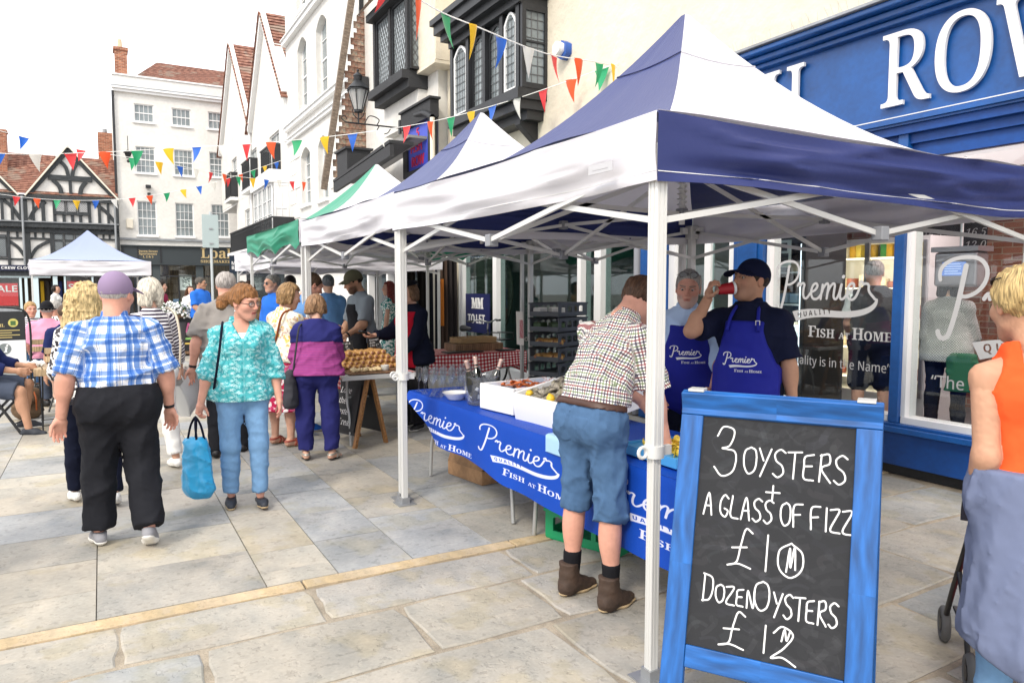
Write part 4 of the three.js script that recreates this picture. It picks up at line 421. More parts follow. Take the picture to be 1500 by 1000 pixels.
  const pale = mat(lin(.62, .75, .78), { roughness: .5 }); for (const [x, w] of [[-3.52, .1], [-3.3, .12], [-2.94, .22], [-2.1, .2], [-1.62, .08], [-.4, .08], [.55, .1]]) part(b, 'shop_frame', bx(x, 0, -.1, x + w, 2.19, .06), pale); part(b, 'shop_frame', bx(-9, 2.1, -.09, -2.2, 2.195, .07), pale); part(b, 'stall_riser', bx(-9, 0, -.1, -3.53, .6, .05), M.leadG); part(b, 'stall_riser', bx(-1.54, 0, -.1, .93, .6, .05), M.leadG);
  part(b, 'shop_interior', bx(-9, 0, -2.5, .93, 2.69, -2.4), mat(lin(.16, .12, .09), { map: rep(T.mott, .5) })); part(b, 'shop_floor', bx(-9, .0, -2.39, .93, .04, -.11), mat(lin(.2, .16, .12))); part(b, 'shop_ceiling', bx(-9, 2.4, -2.39, .93, 2.69, -.41), mat(lin(.5, .5, .48))); for (const [x, c] of [[-2.7, '#e2b21c'], [-2.45, '#39322e'], [-2.25, '#2c2f3a'], [-1.9, '#2b3a78'], [-3.9, '#74604c'], [-1.0, '#453a30'], [.2, '#5a4a3c']]) part(b, 'clothes_rail_garment', bx(x, .35, -1.2, x + .16, 1.95, -.8, .04), mat(c));
  part(b, 'shop_window', bx(-9, .61, -.04, -3.53, 2.09, -.03), M.glass); part(b, 'shop_window', bx(-1.53, .61, -.04, .54, 2.19, -.03), M.glass);
  const sale = (x0, x1, y0, y1, s, tx) => { const p = part(b, 'sale_poster', bx(x0, y0, -.12, x1, y1, -.1), mat('#d8232b', { roughness: .6 })); const g = text(s, 'sr', .3, .008, .008); g.scale(1.25, 1, 1); g.translate(tx, lerp(y0, y1, .62), -.099); part(p, 'lettering', g, M.whiteP); }; sale(-1.5, -.45, .75, 1.94, 'SALE', -1.46); sale(-4.75, -3.6, .72, 1.83, 'SALE', -4.72); }
{ // ---- white gabled house (local x = world z - z0, outwards = -x) ----
  const z0 = -43.2, b = thing('gabled_house', 'white house with two steep tiled gables, iron balconies and a bay window', 'building', [6, 0, z0], -PI / 2); const X = z => z - z0;
  const W = [[X(-39.6), 6.0, X(-38.1), 8.0], [X(-34.6), 6.0, X(-32.9), 7.6], [X(-30.2), 5.85, X(-28.4), 7.5], [X(-36.2), 3.6, X(-34.9), 5.2]]; part(b, 'wall', wall(0, 5.8, X(-27.0), 9.0, W.slice(0, 3), .3), M.white); part(b, 'lower_wall', wall(X(-38.4), 0, X(-27.0), 5.79, W.slice(3), .3), M.white); part(b, 'jetty_soffit', bx(0, 5.7, -3, X(-38.4), 5.79, -.01), M.whiteP); W.forEach(w => sash(b, ...w, 2, 4, M.whiteP));
  for (const [a, c, e, y0, y1] of [[-42.8, -34.1, -38.4, 8.95, 13.2], [-33.9, -27.2, -30.55, 8.6, 12.2]]) { part(b, 'gable_wall', tri(ext([[X(a), 8.99], [X(c), 8.99], [X(c), y0 + .02 > 9 ? 9.01 : 9.0], [X(e), y1]], .3).translate(0, 0, -.3)), M.white); part(b, 'bargeboard', [line(X(a) - .1, y0 - .15, X(e), y1 + .12, .32, .001, .18), line(X(c) + .1, y0 - .15, X(e), y1 + .12, .32, .002, .179)], M.whiteP); part(b, 'roof', courses([X(c) + .35, y0 - .3, .25], [X(c) + .35, y0 - .3, -7], [X(e), y1 + .2, -7], [X(e), y1 + .2, .25], 26, .04), M.tile); part(b, 'roof', courses([X(a) - .3, y0 - .3, -7], [X(a) - .3, y0 - .3, .25], [X(e), y1 + .2, .25], [X(e), y1 + .2, -7], 20, .04), M.tile); }
  // bay
  const bz0 = X(-30.3), bz1 = X(-26.6); part(b, 'bay', [bx(bz0, 5.3, .001, bz1, 5.75, .75), bx(bz0 + .05, 2.9, .001, bz1 - .05, 3.65, .7)], M.whiteP); for (let i = 0; i < 4; i++) sash(b, bz0 + .1 + i * .88, 3.66, bz0 + .92 + i * .88, 5.29, 2, 3, M.whiteP, { z: .6, sill: 0, f: .07 }); part(b, 'bay', tri(bx(bz1 - .12, 3.66, .001, bz1 - .02, 5.29, .58)), M.whiteP);
  { const w = part(b, 'window', [bx(bz1 - .05, 3.68, .1, bz1, 3.76, .6), bx(bz1 - .05, 5.2, .1, bz1, 5.28, .6), bx(bz1 - .05, 3.77, .1, bz1, 5.19, .16), bx(bz1 - .05, 3.77, .54, bz1, 5.19, .6), bx(bz1 - .05, 4.4, .17, bz1, 4.46, .53), bx(bz1 - .05, 3.77, .33, bz1, 4.39, .36), bx(bz1 - .05, 4.47, .33, bz1, 5.19, .36)], M.whiteP); }
  const rail = (za, zb, y0, y1, d) => { const r = part(b, 'balcony_railing', [bx(X(za), y1 - .05, d - .05, X(zb), y1, d), bx(X(za), y0, d - .05, X(zb), y0 + .05, d), bx(X(zb) - .05, y0, 0, X(zb), y1, d - .051), bx(X(za), y0, 0, X(za) + .05, y1, d - .051)], M.blackP); const n = Math.round((zb - za) / .16), k = []; for (let i = 1; i < n; i++) { const x = X(za) + (zb - za) * i / n; k.push(bx(x - .014, y0 + .051, d - .035, x + .014, y1 - .051, d - .012)); if (i % 2) k.push(tf(new THREE.TorusGeometry(.05, .012, 4, 8), [x + .08, y1 - .13, d - .024])); } for (let y = 1; y < 4; y++) k.push(bx(X(zb) - .035, y0 + .051, d * y / 4 - .01, X(zb) - .012, y1 - .051, d * y / 4 + .01)); part(r, 'balusters', k, M.blackP); return r; };
  part(b, 'balcony_floor', bx(X(-35.6), 3.02, .001, X(-26), 3.16, .9), M.whiteP); rail(-35.5, -26.1, 3.17, 4.07, .8); rail(-39.8, -37.9, 6.02, 7.2, .35); rail(-34.8, -32.7, 5.9, 7.1, .35); rail(-30.4, -28.2, 5.75, 6.95, .35); for (const g of [bx(X(-39.8), 5.85, .001, X(-37.9), 6.0, .36), bx(X(-34.8), 5.75, .001, X(-32.7), 5.89, .36), bx(X(-30.4), 5.6, .001, X(-28.2), 5.74, .36)]) part(b, 'balcony_bracket', g, M.whiteP); part(b, 'downpipe', rod([X(-34.0), 3, .08], [X(-34.0), 8.9, .08], .06, 8), M.whiteP); part(b, 'shop_sign', bx(X(-36.2), 2.35, .001, X(-27.1), 3.0, .2), mat(lin(.06, .1, .13), { roughness: .5 }));
  part(b, 'shop_window', bx(X(-36), .5, .001, X(-28), 2.34, .03), M.paneShade); }  // opaque sheet with interior darkness painted in, no room behind
{ // ---- tall white stuccoed house ----
  const z0 = -27, b = thing('townhouse', 'tall white stuccoed townhouse with arched sash windows and string courses', 'building', [6, 0, z0], -PI / 2), X = z => z - z0; const W = [[X(-25.3), 7.45, X(-24.1), 9.75, .3], [X(-22.9), 7.35, X(-21.7), 9.7, .3], [X(-25.1), 4.35, X(-23.9), 6.2, .25], [X(-22.9), 4.3, X(-21.8), 6.2, .25], [X(-25.3), 10.6, X(-24.1), 12.3], [X(-22.9), 10.6, X(-21.7), 12.3]];
  part(b, 'wall', wall(0.01, 0, X(-18.9), 14, W, .35), M.white); part(b, 'side_wall', bx(.01, 0, -8, .3, 14, -.36), M.white); W.forEach(w => { sash(b, w[0], w[1], w[2], w[3], 2, 4, M.whiteP, { z: -.22, mid: 1 }); }); for (const [y0, y1, d] of [[7.1, 7.22, .14], [6.68, 6.78, .1], [10.05, 10.2, .16], [3.2, 3.35, .2]]) part(b, 'string_course', [bx(.01, y0, .001, X(-18.95), y1, d), bx(.01, y1, .001, X(-18.95), y1 + .04, d + .05)], M.whiteP);
  for (let r = 0; r < 5; r++) { let x = .05 + (r % 2) * .3; const y = 4.0 + r * .5; while (x < X(-19.2)) { const L = rr(.75, 1.0), x1 = Math.min(x + L, X(-19)); if (!W.some(w => x1 > w[0] - .02 && x < w[2] + .02 && y + .5 > w[1] - .1 && y < w[3] + .02)) part(b, 'stone_block', bx(x + .012, y + .012, .001, x1 - .012, y + .49, .03), M.white); x = x1; } } part(b, 'shop_sign', bx(.1, 2.3, .001, X(-19.2), 3.0, .25), M.whiteP); }
{ // ---- old house with tile-hung gable, diamond-leaded oriel and pent roof ----
  const z0 = -18.9, b = thing('old_house', 'old white house with brown tile-hung gable end and black diamond-leaded oriel window', 'building', [5.9, 0, z0], -PI / 2), X = z => z - z0; // local x = z - z0, local z = 5.9 - x
  part(b, 'wall', bx(0.02, 2.7, -.4, X(-13.45), 10.5, 0), M.white); const tm = [[.30, .16, .11], [.36, .2, .14], [.26, .15, .11], [.33, .22, .16], [.4, .27, .2]].map(c => mat(lin(...c), { roughness: .92, map: rep(T.tilev, 2) })); const gz = X(-17.95);
  part(b, 'gable_board', tri(ext([[-.1, 4.3], [.88, 4.3], [.13, 8.7], [-.1, 8.7]], .06).rotateY(-PI / 2).rotateY(PI).translate(0, 0, 0).applyMatrix4(new THREE.Matrix4().makeTranslation(gz - .07, 0, 0))), M.blackW);
  const tg = new RoundedBoxGeometry(.03, .17, .158, 1, .006); tri(tg); for (let r = 0; r < 30; r++) for (let k = 0; k < 8; k++) { const y = 4.4 + r * .135, lz = -.05 + (k + (r % 2) * .5) * .163; if (lz > .86 - (y - 4.3) * .166) continue; const t = part(b, 'hung_tile', tg, pick(tm)); t.position.set(gz + .02 + rr(0, .008), y, lz); t.rotation.set(rr(-.03, .03), rr(-.02, .02), .1 + rr(-.02, .02)); }
  part(b, 'bargeboard', bar([gz - .1, 4.2, 1.02], [gz - .1, 8.9, .24], .34, .09, [0, 0, 1]), mat(lin(.2, .16, .13), { roughness: .85, map: rep(T.wood, 1), bumpMap: rep(T.wood, 1), bumpScale: .01 })); part(b, 'bargeboard', bar([gz + .1, 4.0, 1.1], [gz + .1, 8.95, .28], .07, .14, [0, 0, 1]), mat(lin(.26, .2, .15), { roughness: .85, map: rep(T.wood, 1) }));
  part(b, 'eaves_timber', bx(gz - .3, 6.35, .02, gz + .35, 6.75, .3), M.blackW);
  // oriel: front z -15.2..-13.6, side facing the camera
  const a = X(-16.0), c = X(-13.95), D = .42; part(b, 'oriel_frame', [bx(a - .06, 5.78, .001, c, 5.95, D + .14), bx(a - .02, 5.62, .001, c, 5.779, D), bx(a - .06, 7.45, .001, c, 7.6, D + .16), bx(a - .02, 5.96, D - .1, a + .1, 7.44, D + .02), bx(c - .12, 5.96, D - .1, c, 7.44, D + .02), bx((a + c) / 2 - .06, 5.96, D - .1, (a + c) / 2 + .06, 7.44, D + .02)], M.blackW); leaded(b, a + .11, 5.96, (a + c) / 2 - .07, 7.44, M.blackP, { z: D - .08, p: .13, q: 1.55, r: .008 }); leaded(b, (a + c) / 2 + .07, 5.96, c - .13, 7.44, M.blackP, { z: D - .08, p: .13, q: 1.55, r: .008 });
  { const s = leaded(b, .0, 5.96, .36, 7.44, M.blackP, { z: 0, p: .12, q: 1.55, r: .008 }); s.rotation.y = PI / 2; s.position.set(c + .01, 0, .4); } { const s = leaded(b, .0, 5.96, .36, 7.44, M.blackP, { z: 0, p: .12, q: 1.55, r: .008 }); s.rotation.y = -PI / 2; s.position.set(a - .01, 0, .03); }
  part(b, 'oriel_roof', courses([a - .2, 7.61, D + .3], [c + .1, 7.61, D + .3], [c + .1, 8.6, .02], [a - .2, 8.6, .02], 8, .03), tm[3]);
  part(b, 'oriel_panel', [bx(a, 5.0, .001, c - .05, 5.615, .2)], M.white);
  // pent roof over the shop with lead flashing, sign board box
  part(b, 'pent_roof', [bar([X(-17.4), 4.15, .75], [X(-13.5), 4.42, .75], .5, .06, [0, 1, 0]), bar([X(-17.4), 4.0, .95], [X(-13.5), 4.26, .95], .08, .22, [0, 1, 0])], M.blackW); part(b, 'lead_flashing', bar([X(-17.4), 4.3, .35], [X(-13.5), 4.56, .35], .5, .05, [0, 1, 0]), mat(lin(.3, .3, .3), { roughness: .8, map: rep(T.wall, 1.5) })); part(b, 'dormer_box', [bx(X(-17.2), 4.2, .4, X(-16.4), 4.75, .95), bx(X(-17.25), 4.751, .35, X(-16.35), 4.8, 1.0)], M.blackW);
  part(b, 'shop_front', [bx(.02, .0, -.3, X(-13.5), .35, .05), bx(.02, 2.3, -.3, X(-13.5), 2.69, .4)], M.whiteP); part(b, 'shop_shade_pane', bx(.05, .36, -.1, X(-13.5), 2.29, -.07), M.paneShade); for (const x of [1.2, 2.6, 3.4, 4.6]) part(b, 'shop_post', bx(x, .36, -.06, x + .12, 2.29, .1), M.whiteP);  // opaque pane whose dark colour stands for the unlit shop inside
  part(b, 'downpipe', tube([[X(-14.3), 6.4, .12], [X(-14.3), 5.3, .12], [X(-14.22), 5.15, .2], [X(-13.4), 5.0, .3], [X(-13.05), 4.85, .3]], .065, 8), M.blackP); part(b, 'downpipe', rod([X(-13.05), 0, .3], [X(-13.05), 4.85, .3], .05, 8), M.creamTrim); }
{ // hanging sign 5 FISH ROW
  const s = thing('hanging_sign', 'blue board lettered 5 FISH ROW in a black projecting frame', 'sign', [5.7, 0, -14.0], -PI / 2); part(s, 'frame', [bx(-.72, 4.9, -.08, .85, 5.22, .1), bx(-.75, 5.23, -.1, .9, 5.27, .14), bx(-.72, 3.9, -.06, -.5, 4.89, .06), bx(.62, 3.9, -.06, .8, 4.89, .06), bx(-.49, 3.9, -.06, .61, 4.02, .06)], M.blackW); const bd = part(s, 'board', bx(-.49, 4.03, -.02, .61, 4.89, .02), mat('#3d4fc0', { roughness: .5 })); for (const [q, x, y, z] of [['5', -.04, 4.66, .17], ['FISH', -.36, 4.38, .19], ['ROW', -.32, 4.1, .19]]) { const g = text(q, 'sr', z, .012, .004); g.scale(1.15, 1, 1); g.translate(x, y, .021); part(bd, 'lettering', g, mat('#c22b50', { roughness: .5 })); } }
{ // lantern on a scrolled bracket
  const s = thing('wall_lantern', 'black glazed street lantern on a scrolled iron bracket', 'lantern', [4.75, 5.0, -14.9]); s.scale.setScalar(.8); part(s, 'lamp_body', [tf(cyl(.12, .12, .06, 6), [0, .28, 0]), tf(cyl(.3, .27, .05, 6), [0, .82, 0]), tf(cyl(.3, .1, .2, 6), [0, .87, 0]), tf(cyl(.1, .12, .12, 8), [0, 1.07, 0]), tf(cyl(.13, .03, .1, 8), [0, 1.19, 0]), tf(new THREE.SphereGeometry(.035, 8, 6), [0, 1.33, 0]), ...[0, 1, 2, 3, 4, 5].map(i => rod([.12 * Math.cos(i * PI / 3), .33, .12 * Math.sin(i * PI / 3)], [.27 * Math.cos(i * PI / 3), .83, .27 * Math.sin(i * PI / 3)], .014, 5))], M.blackP); part(s, 'lamp_glass', tf(new THREE.CylinderGeometry(.25, .11, .48, 6, 1, true), [0, .58, 0]), mat(lin(.85, .87, .86), { roughness: .15, transmission: .6, thickness: 0 }));
  part(s, 'bracket', [rod([0, 0, 0], [0, .28, 0], .022, 8), rod([-.35, .0, 0], [1.1, .0, 0], .02, 8), tube([[.15, .0, 0], [.3, .22, 0], [.55, .15, 0], [.5, .02, 0]], .014, 6), tube([[.9, .01, 0], [.75, -.18, 0], [.5, -.14, 0], [.55, -.01, 0]], .014, 6), tube([[-.35, 0, 0], [-.45, .1, 0], [-.36, .16, 0], [-.3, .08, 0]], .012, 6), tube([[0, .1, 0], [.12, .2, 0], [.16, .34, 0]], .012, 6), tube([[0, .1, 0], [-.12, .2, 0], [-.16, .34, 0]], .012, 6)], M.blackP); part(s, 'wall_plate', bx(1.1, -.15, -.06, 1.15, .2, .06), M.blackP); }
// ---------- cream building and fish shop ----------
// the flowing script word, as one closed set of strokes on a canvas: x0,y0 baseline, s height of the small letters
function scriptWord(g, x, y, s, col, lw = .16) { g.save(); g.translate(x, y); g.scale(s, -s); g.strokeStyle = col; g.lineCap = g.lineJoin = 'round'; const P = (w, f) => { g.lineWidth = w; g.beginPath(); f(); g.stroke(); }, L = lw;
  P(L * 1.25, () => { g.moveTo(.62, 2.05); g.bezierCurveTo(.5, 1.3, .35, .3, .1, -.45); g.bezierCurveTo(0, -.75, -.3, -.7, -.32, -.4); }); P(L, () => { g.moveTo(-.3, 1.55); g.bezierCurveTo(-.5, 2.2, .3, 2.45, .9, 2.35); g.bezierCurveTo(1.6, 2.2, 1.5, 1.2, .75, .95); g.bezierCurveTo(.6, .9, .5, .92, .45, 1.0); });
  P(L, () => { g.moveTo(1.3, .85); g.bezierCurveTo(1.45, 1.15, 1.5, 1.0, 1.5, .85); g.bezierCurveTo(1.6, 1.05, 1.75, 1.05, 1.8, .9); g.bezierCurveTo(1.68, .5, 1.68, 0, 1.95, .08); g.bezierCurveTo(2.1, .15, 2.2, .4, 2.35, .5); });
  P(L, () => { g.moveTo(2.3, .48); g.bezierCurveTo(2.75, .55, 2.85, .98, 2.6, .98); g.bezierCurveTo(2.25, .95, 2.15, .02, 2.6, .04); g.bezierCurveTo(2.85, .05, 3.0, .3, 3.1, .55); });
  P(L, () => { g.moveTo(3.1, .9); g.lineTo(2.98, .05); g.moveTo(3.02, .4); g.bezierCurveTo(3.2, .95, 3.5, 1.15, 3.5, .8); g.lineTo(3.4, .08); g.moveTo(3.44, .4); g.bezierCurveTo(3.62, .95, 3.95, 1.15, 3.93, .8); g.bezierCurveTo(3.86, .4, 3.8, .05, 4.0, .06); g.bezierCurveTo(4.15, .1, 4.25, .4, 4.35, .85); });
  P(L, () => { g.moveTo(4.38, .92); g.bezierCurveTo(4.3, .5, 4.2, .02, 4.45, .06); g.bezierCurveTo(4.6, .1, 4.7, .3, 4.8, .48); }); P(L * 1.3, () => { g.moveTo(4.48, 1.35); g.lineTo(4.5, 1.38); });
  P(L, () => { g.moveTo(4.76, .46); g.bezierCurveTo(5.2, .52, 5.32, .98, 5.06, .98); g.bezierCurveTo(4.7, .95, 4.62, .02, 5.06, .04); g.bezierCurveTo(5.35, .06, 5.45, .5, 5.6, .85); }); P(L, () => { g.moveTo(5.55, 1.0); g.bezierCurveTo(5.7, 1.25, 5.72, 1.0, 5.74, .9); g.bezierCurveTo(5.9, 1.0, 6.1, 1.0, 6.12, .8); g.bezierCurveTo(6.05, .4, 6.4, .3, 6.5, .1); });
  // swash banner running back under the word
  g.fillStyle = col; g.beginPath(); g.moveTo(6.55, .15); g.bezierCurveTo(6.6, -.45, 5.2, -.75, 3.6, -.6); g.bezierCurveTo(2.6, -.5, 1.7, -.55, .95, -.75); g.lineTo(1.25, -1.35); g.bezierCurveTo(2.2, -1.05, 3, -1.0, 4, -1.02); g.bezierCurveTo(5.6, -1.05, 6.75, -.7, 6.7, .1); g.closePath(); g.fill(); g.restore(); }
function logo(g, x, y, s, col, ban, o = {}) { scriptWord(g, x, y, s, col, o.lw); g.fillStyle = ban; g.font = `bold ${s * .42}px sans-serif`; g.save(); g.translate(x + 1.35 * s, y + 1.08 * s); g.rotate(-.12); if (o.q !== 0) g.fillText('Q U A L I T Y', 0, 0); g.restore(); g.fillStyle = col; g.font = `bold ${s * .82}px serif`; const t = (w, a, k) => { g.font = `bold ${s * k}px serif`; g.fillText(w, x + a * s, y + 2.25 * s); }; t('F', 2.15, .95); t('ISH', 2.72, .72); t('AT', 4.3, .5); t('H', 5.15, .95); t('OME', 5.9, .72); }
{ const b = thing('shop_building', 'cream rendered building with a blue fish shop front and a black oriel window', 'building', [6.1, 0, 0], -PI / 2); // local x = world z, local z = 6.1 - world x
  // upper wall, jetty, oriel
  part(b, 'wall', bx(-13.3, 3.1, -.4, 4, 11, 0), M.cream); part(b, 'jetty', [bx(-14.6, 5.95, -.4, -13.05, 11, .42), tf(bx(-14.6, 0, 0, -13.05, .06, .46), [0, 5.88, -.02])], M.cream); part(b, 'corner_pier', bx(-13.4, 0, -.35, -13.301, 5.94, .02), M.cream);
  const oz = .42; part(b, 'oriel_frame', [bx(-12.3, 4.5, .001, -9.75, 4.66, oz + .1), bx(-12.25, 4.36, .001, -9.8, 4.499, oz + .02), bx(-12.15, 4.22, .001, -9.85, 4.359, oz - .12), bx(-12.3, 5.9, .001, -9.75, 6.02, oz + .08), bx(-12.38, 6.021, .001, -9.68, 6.14, oz + .2), bx(-12.46, 6.141, .001, -9.6, 6.3, oz + .3), bx(-12.5, 6.301, .001, -9.55, 6.4, oz + .36), ...[-12.27, -11.62, -11.0, -10.4, -9.88].map((x, i) => bx(x - .05, 4.661, oz - .14, x + .05, 5.899, oz + .04))], M.blackP);
  const lights = [[-12.21, -11.68], [-11.56, -11.06], [-10.94, -10.46], [-10.34, -9.94]]; lights.forEach(([a, c], i) => { const f = [], y0 = 4.68, y1 = 5.88, ar = .16, op = i === 0 || i === 3; const outer = [[a, y0], [c, y0], [c, y1], [a, y1]], t = .035, A = (k) => [[a + k, y0 + k], [c - k, y0 + k], [c - k, y1 - ar - k], ...[1, 2, 3, 4, 5, 6].map(j => [lerp(c - k, a + k, j / 7), y1 - ar - k + ar * Math.sin(j / 7 * PI)]), [a + k, y1 - ar - k]];
    const w = part(b, 'window', ext(outer, .05, 0, [A(.005)]).translate(0, 0, oz - .09), M.blackP); part(w, 'casement', ext(A(.006), .05, 0, [A(t + .01)]).translate(0, 0, oz - .08 + (op ? .05 : 0)), op ? M.whiteP : M.blackP); const g = new THREE.ShapeGeometry(new THREE.Shape(A(.03).map(p => new THREE.Vector2(...p)))); g.translate(0, 0, oz - .06 + (op ? .05 : 0)); part(w, 'pane', tri(g), M.pane); const L = []; for (let x = a + .1; x < c - .05; x += .105) L.push(bx(x - .004, y0 + .04, oz - .052 + (op ? .05 : 0), x + .004, y1 - .1, oz - .044 + (op ? .05 : 0))); for (let y = y0 + .15; y < y1 - .08; y += .135) L.push(bx(a + .04, y - .004, oz - .051 + (op ? .05 : 0), c - .04, y + .004, oz - .043 + (op ? .05 : 0))); part(w, 'leading', L, M.lead); });
  { const w = part(b, 'window', [bx(0, 4.661, 0, .07, 5.9, .06), bx(.4, 4.661, 0, .47, 5.9, .06), bx(.071, 4.661, 0, .399, 4.74, .06), bx(.071, 5.8, 0, .399, 5.9, .06)], M.blackP); w.position.set(-9.8, 0, .45); w.rotation.y = PI / 2; part(w, 'pane', bx(.07, 4.74, .01, .4, 5.8, .02), M.pane); const L = []; for (let i = 1; i < 3; i++) L.push(bx(.07 + i * .11 - .006, 4.74, .021, .07 + i * .11 + .006, 5.8, .03)); for (let i = 1; i < 8; i++) L.push(bx(.07, 4.74 + i * .135 - .005, .021, .4, 4.74 + i * .135 + .005, .031)); part(w, 'leading', L, M.lead); part(w, 'transom', bx(.05, 5.34, .022, .42, 5.37, .05), M.blackP); }
  for (const x of [-12.0, -10.1]) part(b, 'oriel_bracket', tri(ext([[0, 0], [.32, .28], [.32, .34], [0, .34]], .14, .01).rotateY(-PI / 2).translate(x + .07, 3.9, 0)), M.blackP);
  part(b, 'alarm_box', [tf(cyl(.14, .14, .1, 6), [-9.2, 5.1, .0], [PI / 2, 0, 0])], mat('#2d57a5', { roughness: .4 })); part(b, 'alarm_cover', tf(cyl(.105, .1, .1, 6), [-9.22, 5.12, .09], [PI / 2, 0, 0]), M.whiteP);
  // ground floor glazing of the empty shop: z -13.3 .. -7.5
  part(b, 'shop_sill', bx(-13.2, 0, -.3, -7.55, .22, .0), M.whiteP); part(b, 'shop_header', bx(-13.3, 2.62, -.35, -7.5, 3.09, -.01), M.cream); for (const [x, w] of [[-13.2, .16], [-11.75, .14], [-9.05, .1], [-8.62, .16], [-7.7, .12]]) part(b, 'window_frame', bx(x, .221, -.28, x + w, 2.61, -.1), M.whiteP); for (const [a, c] of [[-13.04, -11.75], [-11.61, -9.05], [-8.95, -8.62], [-8.46, -7.7]]) part(b, 'window_glass', bx(a, .23, -.2, c, 2.61, -.19), M.glassG);
  part(b, 'empty_room', [bx(-13.3, 0, -3.2, -7.5, 3.05, -3.1), bx(-13.3, 0, -3.09, -7.5, .05, -.31), bx(-13.3, 3.0, -3.09, -7.5, 3.09, -.41)], mat(lin(.34, .4, .39), { roughness: .9, map: rep(T.mott, .3) })); part(b, 'party_wall', bx(-7.58, 0, -3.3, -7.45, 3.05, -.3), mat(lin(.4, .42, .4))); part(b, 'party_wall', bx(-13.42, 0, -3.3, -13.301, 3.05, -.36), mat(lin(.4, .42, .4)));
  part(b, 'round_panel', tf(cyl(.85, .85, .03, 40), [-12.4, 1.55, -.42], [PI / 2, 0, 0]), mat(lin(.2, .16, .13), { roughness: .8, map: rep(T.wood, 1) }));
  part(b, 'cream_pilaster', bx(-7.5, 0, -.2, -7.36, 3.09, .0), M.cream); part(b, 'downpipe', rod([-7.42, 0, .08], [-7.42, 3.1, .08], .05, 10), mat(lin(.3, .31, .34), { roughness: .5 }));
  // fish shop: z -7.3 .. -.6, front at local z .15
  const F0 = .15, blue = M.shopBlue; for (const [a, c] of [[-7.28, -6.86], [-5.72, -5.32]]) { const p = part(b, 'pilaster', bx(a, .0, -.1, c, 3.0, F0), blue); part(p, 'pilaster_panel', bx(a + .07, .5, F0 + .001, c - .07, 2.85, F0 + .02, .006), blue); }
  part(b, 'door_frame', [bx(-6.85, 0, -.08, -6.75, 2.6, .06), bx(-5.83, 0, -.08, -5.73, 2.6, .06), bx(-6.74, 2.5, -.08, -5.84, 2.6, .06)], M.whiteP); part(b, 'door', [bx(-6.3, .05, -.05, -6.2, 2.49, .01), bx(-6.74, .05, -.05, -6.66, 2.49, .01), bx(-5.92, .05, -.05, -5.84, 2.49, .01)], M.whiteP); part(b, 'door_glass', bx(-6.65, .1, -.03, -5.93, 2.48, -.02), M.glassG);
  const riser = part(b, 'stall_riser', bx(-5.31, .1, -.1, -.6, .4, F0 - .04, .004), M.shopBlueD); part(b, 'stall_riser', bx(-5.31, .09, -.1, -.6, .099, F0 - .06), M.blackP); part(b, 'plinth', bx(-5.31, 0, -.1, -.6, .089, .02), M.blackP); part(b, 'sill', [bx(-5.31, .401, -.1, -.6, .45, F0 + .05, .006), bx(-5.31, .451, -.1, -.6, .475, F0 + .01, .004)], blue); part(b, 'window_bead', [bx(-5.31, .476, -.06, -3.92, .53, F0 - .04), bx(-3.8, .476, -.06, -.6, .53, F0 - .04)], M.whiteP);
  part(b, 'mullion', bx(-3.9, .476, -.08, -3.81, 3.0, F0 - .01, .008), blue); part(b, 'window_bead', bx(-3.809, .531, -.06, -3.77, 2.7, F0 - .05), M.whiteP); part(b, 'window_bead', bx(-5.31, .531, -.06, -5.27, 2.7, F0 - .05), M.whiteP);
  const g1 = part(b, 'window_glass', bx(-5.26, .531, .04, -3.9, 2.72, .05), M.glass), g2 = part(b, 'window_glass', bx(-3.76, .531, .04, -.6, 2.72, .05), M.glass);
  // fascia
  part(b, 'fascia', bx(-7.3, 3.0, 0.001, -.3, 3.82, .2), blue); part(b, 'fascia_moulding', [bx(-7.3, 3.821, .001, -.3, 3.87, .27, .012), bx(-7.34, 3.871, .001, -.3, 3.93, .33, .015), bx(-7.38, 3.931, .001, -.3, 3.99, .4, .02), bx(-7.3, 3.02, .201, -.3, 3.045, .225)], blue); part(b, 'lead_flashing', bx(-7.4, 3.991, .001, -.3, 4.02, .43, .006), M.leadG); part(b, 'fascia_soffit', [bx(-7.3, 2.93, .001, -.3, 2.999, .17), bx(-7.3, 2.85, .001, -.3, 2.929, .11), bx(-7.3, 2.73, .001, -.3, 2.849, .07)], M.shopBlueD); part(b, 'fascia_line', bx(-7.3, 3.07, .2001, -.3, 3.078, .203), M.whiteP);
  for (const [ch, x] of [['F', -6.72], ['I', -6.2], ['S', -5.82], ['H', -5.3], ['R', -4.02], ['O', -3.58], ['W', -3.1]]) { const t = text(ch, 'er', .44 / .715 * .98, .03, 0); t.scale(.8, 1, 1); t.translate(x, 3.16, .225); part(b, 'letter', t, M.whiteP); }
  { const s = []; for (let i = 0; i < 150; i++) { const x = -7.3 + i * .047; s.push(rod([x, 4.02, .3], [x + rr(-.02, .02), 4.14, .3 + rr(-.07, .1)], .0016, 4)); } part(b, 'bird_spikes', s, mat(lin(.5, .48, .45), { roughness: .4, metalness: .6 })).userData.kind = 'stuff'; }
  // lettering on the glass
  const vinyl = (x0, y0, w, h, draw, px) => { const c = document.createElement('canvas'); c.width = px; c.height = Math.round(px * h / w); const g = c.getContext('2d'); g.fillStyle = '#000'; g.fillRect(0, 0, c.width, c.height); draw(g, c.width, c.height); const t = new THREE.CanvasTexture(c); const p = new THREE.PlaneGeometry(w, h); p.translate(x0 + w / 2, y0 + h / 2, .054); return [p, mat(lin(.5, .5, .5), { alphaMap: t, transparent: true, roughness: .85 })]; };
